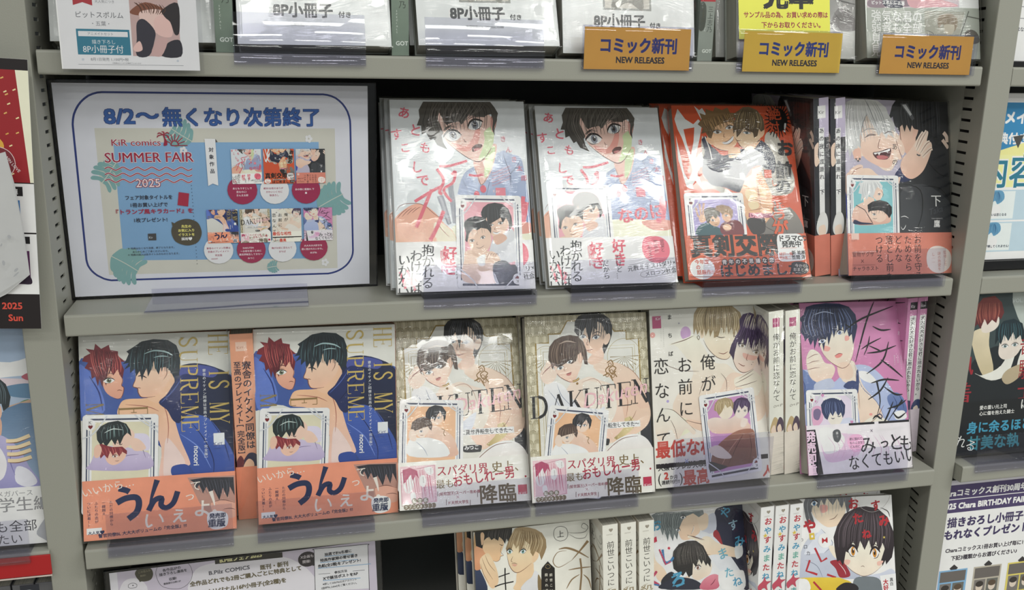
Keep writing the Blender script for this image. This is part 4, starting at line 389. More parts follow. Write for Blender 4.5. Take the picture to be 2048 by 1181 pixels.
'card_peach_pair': [('R','e9ebef',0,0,660,930), ('R','2b3146',49.5,27.9,610.5,51.15), ('R','3c4560',33.0,83.7,44.88,846.3000000000001), ('R','3c4560',617.1,83.7,628.98,846.3000000000001), ('R','8d97ad',56.1,65.10000000000001,64.02,864.9000000000001), ('R','8d97ad',594.0,65.10000000000001,601.9200000000001,864.9000000000001), ('R','3c4560',66.0,878.8499999999999,594.0,894.66), ('R','ecb98e',82.5,69.75,577.5,860.25), ('C','efcbb6>e0b098',[340,670,444,634,547,561,596,453,582,361,252,361,276,561]), ('C','e6e9f2',[108,525,213,543,317,543,462,489,500,361,107,361]), ('B','9aa2b8',6.2,[171,507,253,435,293,364]), ('C','efcdb8',[310,744,330,698,386,674,436,707,458,762,428,818,343,818]), ('P','25262b',[267,725,269,799,301,851,365,877,439,864,480,809,474,744,457,707,452,762,417,809,380,762,362,707,342,771,316,725,298,670]), ('G','555a66',4.2,7,[311,836,289,781,289,725],[449,836,469,781,464,744]), ('Y',342,747,41.5,20.8,0,'5a6a80',-1), ('Y',401,747,41.5,20.8,0,'5a6a80',1), ('P','513e35',[119,634,130,698,183,740,257,759,320,725,340,670,329,616,308,634,288,661,255,616,203,616,171,588,134,597]), ('C','f3d3c2',[161,606,192,561,244,543,286,588,308,634,277,652,193,625]), ('G','87705f',4.2,8,[162,707,141,652,151,606],[299,725,324,679,319,634]), ('Y',224,606,37.4,18.7,0.3,'5a6a72',1), ('C','f3d3c2',[98,543,109,616,151,625,181,543,150,507]), ('B','7a4038',4.2,[213,570,234,567,247,576]), ('L','8f6a2e',6.2,[434,634,465,625,454,588,474,561]), ('E','f3f4f6',66,837,45,54), ('T','♥',46,804,36,'7a1018',{'rot': 0}), ('T','K',51,844,43,'333333',{'rot': 0}), ('E','f3f4f6',594,93,45,54), ('T','♥',614,126,36,'7a1018',{'rot': 3.141592653589793}), ('T','K',609,86,43,'333333',{'rot': 3.141592653589793}), ('L','b9c0cc',12,[211,921,158,837,79,744,-13,707]), ('L','eceff4',5,[211,921,158,837,79,744,-13,707]), ('L','b9c0cc',12,[449,930,515,865,607,800,673,744]), ('L','eceff4',5,[449,930,515,865,607,800,673,744]), ('L','b9c0cc',12,[502,930,554,865,627,818,673,809]), ('L','eceff4',5,[502,930,554,865,627,818,673,809]), ('L','b9c0cc',12,[13,205,79,149,158,74,198,0]), ('L','eceff4',5,[13,205,79,149,158,74,198,0]), ('L','b9c0cc',12,[647,186,581,121,515,56,462,0]), ('L','eceff4',5,[647,186,581,121,515,56,462,0])],
'cover_cream_pair': [('R','f0ebe0>eadfd2',0,0,1350,1910), ('E','c9a0d0',411,1642,60.4,73.3,0), ('E','f0a8a0',29,1641,30.2,30.2,0), ('E','b0a0d8',175,924,15.1,15.1,0), ('E','a0a0b0',337,1752,8.6,8.6,0), ('E','a0a0b0',1309,744,8.6,8.6,0), ('C','f3d6cc',[1073,1208,1384,1269,1380,902,1144,797]), ('C','f4e6c8',[213,825,498,965,550,679,264,539]), ('C','f7e6d6>f1cfba',[203,1525,419,1592,527,1615,608,1500,729,1312,880,1282,985,1194,1156,1101,1328,987,1340,741,1225,627,1054,762,753,866,550,679,401,710,235,823,285,980,488,1207,309,1499]), ('C','f3d0bc',[778,945,896,1159,1028,1171,1155,1081,1061,925,883,856]), ('B','6a4a40',8.6,[236,1533,397,1569,506,1611]), ('B','6a4a40',6.5,[131,1331,340,1247,553,1223]), ('B','6a4a40',6.5,[541,962,613,1118,723,1171]), ('B','6a4a40',6.5,[810,1185,872,1100,867,979]), ('C','f8e8da>f3d4c0',[19,759,129,851,235,823,358,713,481,583,458,544,375,611,307,536,262,499,204,624,92,512,31,558]), ('B','6a4a40',6.5,[129,847,235,823,358,713,492,578]), ('B','6a4a40',6.5,[198,725,247,621,273,498]), ('C','f6e0cf',[971,1114,1070,1148,1160,1202,1225,1178,1289,1112,1307,1030,1236,912,1150,959,1064,1006,978,1032]), ('B','6a4a40',6.5,[979,1063,1091,1106,1203,1159]), ('B','6a4a40',6.5,[978,1022,1110,1043,1243,1075]), ('B','6a4a40',6.5,[1025,1110,1137,1163,1204,1200]), ('C','efc9b0',[379,712,572,677,742,623,696,546,482,603]), ('B','6a4a40',6.5,[358,713,549,654,743,639]), ('C','fae6d2>f5d5ba',[629,1719,623,1599,651,1498,733,1392,817,1336,904,1337,949,1378,996,1456,1022,1555,1005,1657,836,1767]), ('C','f5d5ba',[573,1683,628,1699,623,1599,590,1581]), ('B','6a4a40',6.5,[615,1560,671,1456,775,1359,882,1332,938,1379]), ('O','6a5a40',6.5,[544,1594,561,1607,573,1586,559,1563]), ('P','b8a27a>a08a62',[500,1727,516,1846,562,1913,638,1935,800,1930,972,1910,1067,1835,1095,1733,1082,1632,1033,1555,1009,1647,979,1558,962,1680,915,1602,898,1704,862,1615,833,1697,795,1589,741,1572,746,1682,698,1585,681,1676,645,1598,627,1679,602,1601,584,1672,549,1614,531,1685,506,1617]), ('G','e0cfa8',8.6,22,[605,1910,536,1805,551,1664],[1014,1878,1063,1754,1036,1615]), ('G','6e5a3c',6.5,18,[670,1927,621,1780,635,1629],[971,1900,1009,1758,980,1598]), ('B','4a3a34',8.6,[767,1591,827,1571,875,1576]), ('B','4a3a34',8.6,[969,1583,1001,1577,1023,1584]), ('B','8a5044',8.6,[788,1409,852,1394,903,1417]), ('C','fae4d8>f3cdbc',[953,1459,959,1357,987,1254,1039,1190,1104,1176,1182,1201,1251,1278,1300,1376,1294,1498,1088,1572]), ('B','6a4a40',6.5,[949,1368,987,1250,1046,1186,1115,1177,1200,1210]), ('C','efb8a8',[1081,1390,1167,1364,1254,1339,1208,1301,1100,1328]), ('P','53406a>3e3040',[917,1400,943,1480,1001,1577,1059,1654,1052,1755,1098,1813,1186,1828,1294,1782,1379,1696,1396,1573,1368,1433,1328,1273,1301,1315,1272,1236,1253,1318,1301,1417,1294,1519,1236,1441,1229,1543,1181,1424,1153,1558,1105,1449,1087,1551,1040,1453,1020,1515,983,1396,968,1316,948,1358]), ('G','e8e0cc',10.8,14,[1164,1817,1118,1751,1092,1672],[1336,1739,1356,1677,1342,1597]), ('G','7a6490',6.5,14,[1096,1753,1024,1596,974,1457],[1356,1677,1372,1534,1322,1375]), ('G','261c2c',6.5,12,[1092,1652,1044,1554,1019,1475],[1266,1642,1283,1499,1256,1379]), ('Y',1080,1471,82.0,34.5,-0.2,'a08a6a',-1), ('Y',1243,1388,86.3,38.8,-0.25,'a08a6a',1), ('B','8a5044',8.6,[1021,1283,1075,1249,1101,1251]), ('B','8a5044',6.5,[1146,1386,1121,1317,1138,1305]), ('E','6a4a40',1180,1258,4.3,4.3,0), ('E','6a4a40',1199,1281,4.3,4.3,0), ('R','c2507e',30,1710,130,1840), ('T','KirR',68,1795,45.3,'f4dce6',{'wt': 0.01,'rot': 0.105}), ('T','まちば',229,1852,56.1,'26221f',{'vert': 1,'wt': 0.02,'sp': 3.5}), ('T','ＯＲＥＧＡＯＭＡＥＮＩ',153,1717,10.8,'6a6a6a',{'vert': 1,'sp': 1.8}), ('T','ＫＯＩＮＡＮＴＥ',124,1719,10.8,'6a6a6a',{'vert': 1,'sp': 1.8}), ('T','俺が',658,1407,181.2,'26221f',{'vert': 1,'wt': -0.004,'sp': 1.3}), ('T','お前に',385,1394,181.2,'26221f',{'vert': 1,'wt': -0.004,'sp': 1.3}), ('T','恋なんて',113,1396,185.5,'26221f',{'vert': 1,'wt': -0.004,'sp': 1.4})],
'band_clear_red': [('R','efe6da',0,0,1350,520), ('T','最低な相性',10,338,194.1,'cf4a3c',{'wt': 0.035,'sx': 0.9}), ('R','2a2224',10,212,1340,262), ('T','年下クール猿犬大学生×ツンデレ',38,259,47.5,'f0e0da',{'wt': 0.02}), ('T','犬猿セフレが大本命の恋になる',30,191,66.9,'26201f',{'wt': 0.03}), ('T','×',336,230,103.5,'8fa0d0'), ('T','最高',315,19,176.9,'cf4a3c',{'wt': 0.035,'sx': 0.9,'rot': 0.017}), ('T','人',1267,28,129.4,'cf4a3c',{'wt': 0.03}), ('T','2',98,92,103.5,'cf4a3c',{'wt': 0.05}), ('T','か月',162,91,47.5,'26201f',{'wt': 0.03}), ('T','連続刊行!!',66,41,47.5,'26201f',{'wt': 0.03}), ('T','(',18,55,151.0,'26201f'), ('T',')',274,43,151.0,'26201f')],
'card_pink_pair': [('R','e9ebef',0,0,660,930), ('R','2b3146',49.5,27.9,610.5,51.15), ('R','3c4560',33.0,83.7,44.88,846.3000000000001), ('R','3c4560',617.1,83.7,628.98,846.3000000000001), ('R','8d97ad',56.1,65.10000000000001,64.02,864.9000000000001), ('R','8d97ad',594.0,65.10000000000001,601.9200000000001,864.9000000000001), ('R','3c4560',66.0,878.8499999999999,594.0,894.66), ('R','c98fc4',82.5,69.75,577.5,860.25), ('C','f0d8cc>e2bca8',[69,639,160,669,323,629,423,657,510,607,577,500,490,470,299,471,111,512]), ('C','a5705c>7a4a3e',[66,229,161,364,347,466,493,490,606,457,610,317,606,116,533,103,245,108,97,111]), ('B','5a3028',7.1,[487,450,371,301,245,108]), ('B','5a3028',7.1,[554,423,555,263,509,105]), ('B','c9907c',9.5,[435,416,296,288,175,135]), ('C','f0d8cc',[45,334,161,364,269,271,308,205,235,202,118,244]), ('C','2a2a30',[42,200,154,158,245,108,45,95]), ('C','f0d8cc',[487,610,553,582,496,509,452,534]), ('C','f5dcc8',[208,743,211,683,264,636,336,638,380,692,370,783,255,817]), ('P','a8926a',[160,749,178,817,225,857,311,865,379,841,405,778,385,721,362,764,317,750,300,792,252,718,211,683,193,725]), ('G','dccba4',4.8,8,[223,841,190,785,193,725],[366,833,389,780,376,742]), ('C','f5dcd0',[403,719,403,656,452,614,517,626,567,679,564,739,463,771]), ('P','4a3858',[385,721,403,798,448,832,508,840,574,812,601,753,587,687,558,651,561,719,529,743,489,708,462,761,425,706,399,660]), ('G','8a78a0',4.8,7,[445,812,409,758,400,700],[572,796,588,745,574,698]), ('Y',451,689,38.1,19.1,-0.1,'6a5a58',-1), ('Y',526,684,38.1,19.1,-0.1,'6a5a58',1), ('E','f3f4f6',66,837,45,54), ('T','♥',46,804,36,'7a1018',{'rot': 0}), ('T','K',51,844,43,'333333',{'rot': 0}), ('E','f3f4f6',594,93,45,54), ('T','♥',614,126,36,'7a1018',{'rot': 3.141592653589793}), ('T','K',609,86,43,'333333',{'rot': 3.141592653589793}), ('L','b9c0cc',12,[211,921,158,837,79,744,-13,707]), ('L','eceff4',5,[211,921,158,837,79,744,-13,707]), ('L','b9c0cc',12,[449,930,515,865,607,800,673,744]), ('L','eceff4',5,[449,930,515,865,607,800,673,744]), ('L','b9c0cc',12,[502,930,554,865,627,818,673,809]), ('L','eceff4',5,[502,930,554,865,627,818,673,809]), ('L','b9c0cc',12,[13,205,79,149,158,74,198,0]), ('L','eceff4',5,[13,205,79,149,158,74,198,0]), ('L','b9c0cc',12,[647,186,581,121,515,56,462,0]), ('L','eceff4',5,[647,186,581,121,515,56,462,0])],
'cover_pink': [('R','d487b8>cf7fae',0,0,1350,1910), ('C','b6c2e4>9fb0dc',[-69,1126,72,1161,234,1093,371,1004,571,1141,722,1198,916,1148,1101,971,1230,755,1309,545,1366,379,1050,419,435,479,24,525,-56,824]), ('C','6f86bc>4d64a0',[-45,1146,48,1142,160,1014,36,819,-34,783]), ('C','6f86bc>4d64a0',[1087,825,1216,860,1308,772,1330,625,1173,676,1103,721]), ('C','e6eaf6',[1169,635,1295,648,1324,564,1186,552]), ('B','33457c',9.7,[1162,821,1204,736,1173,676]), ('B','33457c',9.7,[1239,838,1280,752,1297,669]), ('B','33457c',9.7,[-24,1083,19,980,-9,861]), ('C','f8dccb>f4cdb8',[527,1206,651,1244,705,1136,777,944,934,771,1014,562,911,488,720,500,686,703,607,952,493,1040]), ('E','ea9a92',850,629,21.7,14.5,0), ('B','a56a5a',7.2,[678,1095,701,906,710,701]), ('B','7a86ac',9.7,[673,1200,752,945,934,771,1028,582]), ('C','eef1fa',[704,1115,839,1109,953,999,878,981,759,1028]), ('C','3a4878',[512,957,587,1015,671,991,691,1115,717,1135,719,988,686,866,605,911]), ('E','3a4878',633,972,62.7,48.3,0), ('C','fbe6d8>f8d3c0',[232,1578,238,1428,314,1277,430,1199,525,1168,600,1214,662,1329,680,1479,628,1634,409,1705]), ('C','f4cdb8',[455,1209,601,1224,653,1096,589,1036,470,1062]), ('B','8a5a50',7.2,[246,1364,349,1251,477,1174,537,1168,605,1211,667,1328]), ('C','f2a9a0',[285,1426,369,1402,342,1361,283,1373]), ('C','f2a9a0',[571,1526,621,1524,618,1481,568,1472]), ('P','2f3b62>28304e',[-2,1584,21,1691,-13,1735,48,1777,88,1865,186,1890,346,1905,519,1894,642,1856,724,1765,740,1631,708,1522,669,1425,659,1545,620,1514,601,1601,560,1548,549,1636,500,1560,481,1659,423,1508,408,1595,373,1488,346,1424,339,1532,303,1447,282,1363,264,1470,225,1407,217,1514,164,1388,157,1494,118,1431,86,1518,49,1476,35,1540]), ('G','7d92c8',9.7,16,[123,1842,45,1691,87,1539],[616,1834,707,1698,686,1566]), ('G','161c34',9.7,14,[271,1884,189,1687,253,1491],[519,1880,585,1745,575,1591]), ('B','b9c8ea',12.1,[181,1775,316,1806,438,1781]), ('Y',271,1478,101.3,48.3,0.25,'6a7fb0',-1), ('Y',500,1567,96.5,48.3,0.3,'6a7fb0',1), ('C','e88a84',[424,1305,474,1331,522,1323,496,1292,447,1281]), ('B','8a4a44',7.2,[417,1305,476,1331,525,1325]), ('C','fbe2d3>f5ccb8',[51,1224,67,1328,128,1389,222,1344,288,1236,382,1211,415,1147,350,1046,206,1012,92,1078]), ('B','8a5a50',7.2,[65,1286,149,1325,209,1333]), ('B','8a5a50',7.2,[51,1224,135,1252,218,1260]), ('B','8a5a50',7.2,[60,1162,143,1179,226,1186]), ('C','b9c2da',[160,1014,350,1057,393,962,226,930,134,954]), ('C','fbe2d3',[746,539,847,593,992,584,1108,516,1054,459,789,476]), ('B','8a5a50',7.2,[1029,725,919,588,792,516]), ('O','2f3b62',12.1,[933,608,971,626,998,596,967,575]), ('B','1a1a1e',21.7,[589,1602,810,1719,1233,1852]), ('B','1a1a1e',21.7,[978,1908,857,1673,687,1225]), ('B','1a1a1e',21.7,[942,1626,1053,1579,1183,1585]), ('B','1a1a1e',16.9,[771,1368,889,1429,1046,1491]), ('B','1a1a1e',16.9,[895,1517,862,1408,804,1302]), ('B','1a1a1e',16.9,[874,1408,984,1361,1032,1338]), ('B','1a1a1e',21.7,[843,1322,1032,1338,1242,1397]), ('B','1a1a1e',21.7,[1144,1444,1048,1229,825,1088]), ('B','1a1a1e',21.7,[1024,1241,1143,1161,1308,1029]), ('B','1a1a1e',21.7,[878,981,1055,1015,1254,996]), ('B','1a1a1e',21.7,[1106,1034,994,892,826,797]), ('B','1a1a1e',21.7,[1047,931,1189,841,1289,836]), ('B','1a1a1e',21.7,[869,571,921,608,990,564]), ('B','1a1a1e',21.7,[1156,759,1067,600,983,484]), ('B','1a1a1e',21.7,[1074,681,1226,714,1333,770]), ('B','1a1a1e',21.7,[1144,636,1212,571,1318,626]), ('D','1a1a1e',24.1,[953,999,983,768,919,588]), ('D','1a1a1e',21.7,[1282,773,1171,655,1019,482]), ('D','1a1a1e',19.3,[580,1657,651,1611,625,1590]), ('T','めがね',1300,1858,62.7,'f2dcea',{'vert': 1,'sp': 2.3}), ('T','おまえみたいな',1296,1285,21.7,'f2dcea',{'vert': 1,'sp': 1.1}), ('T','おとなが',1252,1287,21.7,'f2dcea',{'vert': 1,'sp': 1.1}), ('T','抱かれたい',1209,1288,21.7,'f2dcea',{'vert': 1,'sp': 1.1})],
'band_white_brush': [('R','efe2ee',0,0,1350,545), ('C','e2c2dc',[201,417,433,440,711,383,650,193,300,124,192,227]), ('C','f6eef6',[160,497,298,508,477,398,423,267,238,223,175,342]), ('G','d9a8cc',7.2,14,[247,414,332,293,281,182],[1243,387,1325,222,1310,85]), ('P','1c1a20',[-17,499,110,500,182,3,48,-4]), ('T','発売即重版',46,489,125.5,'efc9e0',{'vert': 1,'wt': 0.04,'sp': 0.98}), ('C','55585c',[330,457,378,487,423,470,435,401,393,342,341,369]), ('T','誰っ',386,463,33.8,'e8e8e8',{'vert': 1}), ('C','eeb0d4',[508,338,571,412,689,408,735,322,688,238,582,227]), ('T','君に触れて',540,355,33.8,'5a2a50',{'wt': 0.02}), ('T','もらえるなら',541,312,33.8,'5a2a50',{'wt': 0.02}), ('T','どんなに',543,270,33.8,'5a2a50',{'wt': 0.02}), ('R','1c1a20',545,520,880,575), ('T','優しい会社の同僚',516,429,36.2,'f0e4ee',{'wt': 0.02,'rot': 0.035}), ('R','1c1a20',935,520,1345,575), ('T','自己肯定感低め女装男子',906,433,36.2,'f0e4ee',{'wt': 0.02,'rot': 0.035}), ('T','×',814,419,77.2,'6a5a70'), ('T','み',779,398,217.2,'1c1a20',{'vert': 1,'wt': 0.01}), ('T','っ',927,250,140.0,'1c1a20',{'wt': 0.02}), ('T','と',1152,413,217.2,'1c1a20',{'vert': 1,'wt': 0.01}), ('T','も',1292,384,202.7,'1c1a20',{'vert': 1,'wt': 0.01}), ('T','なくてもいい',512,32,183.4,'1c1a20',{'wt': 0.01,'sx': 0.82,'rot': 0.052})],
'card_maid_headband': [('R','e9ebef',0,0,660,930), ('R','2b3146',49.5,27.9,610.5,51.15), ('R','3c4560',33.0,83.7,44.88,846.3000000000001), ('R','3c4560',617.1,83.7,628.98,846.3000000000001), ('R','8d97ad',56.1,65.10000000000001,64.02,864.9000000000001), ('R','8d97ad',594.0,65.10000000000001,601.9200000000001,864.9000000000001), ('R','3c4560',66.0,878.8499999999999,594.0,894.66), ('R','dfd3e6',82.5,69.75,577.5,860.25), ('C','cfd4ee',[154,473,318,552,504,610,601,587,613,470,154,477]), ('C','e0a8c8',[66,722,182,740,203,596,85,516]), ('C','fae0d4',[262,636,284,563,345,521,411,540,458,611,436,673,297,676]), ('P','2f3b62',[193,678,183,761,230,822,324,850,439,827,496,754,487,662,458,611,436,673,401,633,367,695,331,634,297,676,261,594,227,616]), ('G','7d92c8',4.6,8,[242,801,205,719,227,636],[439,796,479,713,464,652]), ('E','eceaf6',226,826,16.2,16.2,0), ('E','eceaf6',252,835,16.2,16.2,0), ('E','eceaf6',277,843,16.2,16.2,0), ('E','eceaf6',303,849,16.2,16.2,0), ('E','eceaf6',328,850,16.2,16.2,0), ('E','eceaf6',354,849,16.2,16.2,0), ('E','eceaf6',379,843,16.2,16.2,0), ('E','eceaf6',405,834,16.2,16.2,0), ('E','eceaf6',430,823,16.2,16.2,0), ('B','2a3050',9.3,[308,614,331,605,354,613]), ('B','2a3050',9.3,[389,633,412,626,436,638]), ('C','7a6a90',[89,701,147,721,181,679,145,597,87,619]), ('T','♥',102,783,37.1,'d08ab8'), ('T','♥',185,853,37.1,'d08ab8'), ('T','♥',550,547,37.1,'d08ab8'), ('E','f3f4f6',66,837,45,54), ('T','♥',46,804,36,'7a1018',{'rot': 0}), ('T','K',51,844,43,'333333',{'rot': 0}), ('E','f3f4f6',594,93,45,54), ('T','♥',614,126,36,'7a1018',{'rot': 3.141592653589793}), ('T','K',609,86,43,'333333',{'rot': 3.141592653589793}), ('L','b9c0cc',12,[211,921,158,837,79,744,-13,707]), ('L','eceff4',5,[211,921,158,837,79,744,-13,707]), ('L','b9c0cc',12,[449,930,515,865,607,800,673,744]), ('L','eceff4',5,[449,930,515,865,607,800,673,744]), ('L','b9c0cc',12,[502,930,554,865,627,818,673,809]), ('L','eceff4',5,[502,930,554,865,627,818,673,809]), ('L','b9c0cc',12,[13,205,79,149,158,74,198,0]), ('L','eceff4',5,[13,205,79,149,158,74,198,0]), ('L','b9c0cc',12,[647,186,581,121,515,56,462,0]), ('L','eceff4',5,[647,186,581,121,515,56,462,0])],
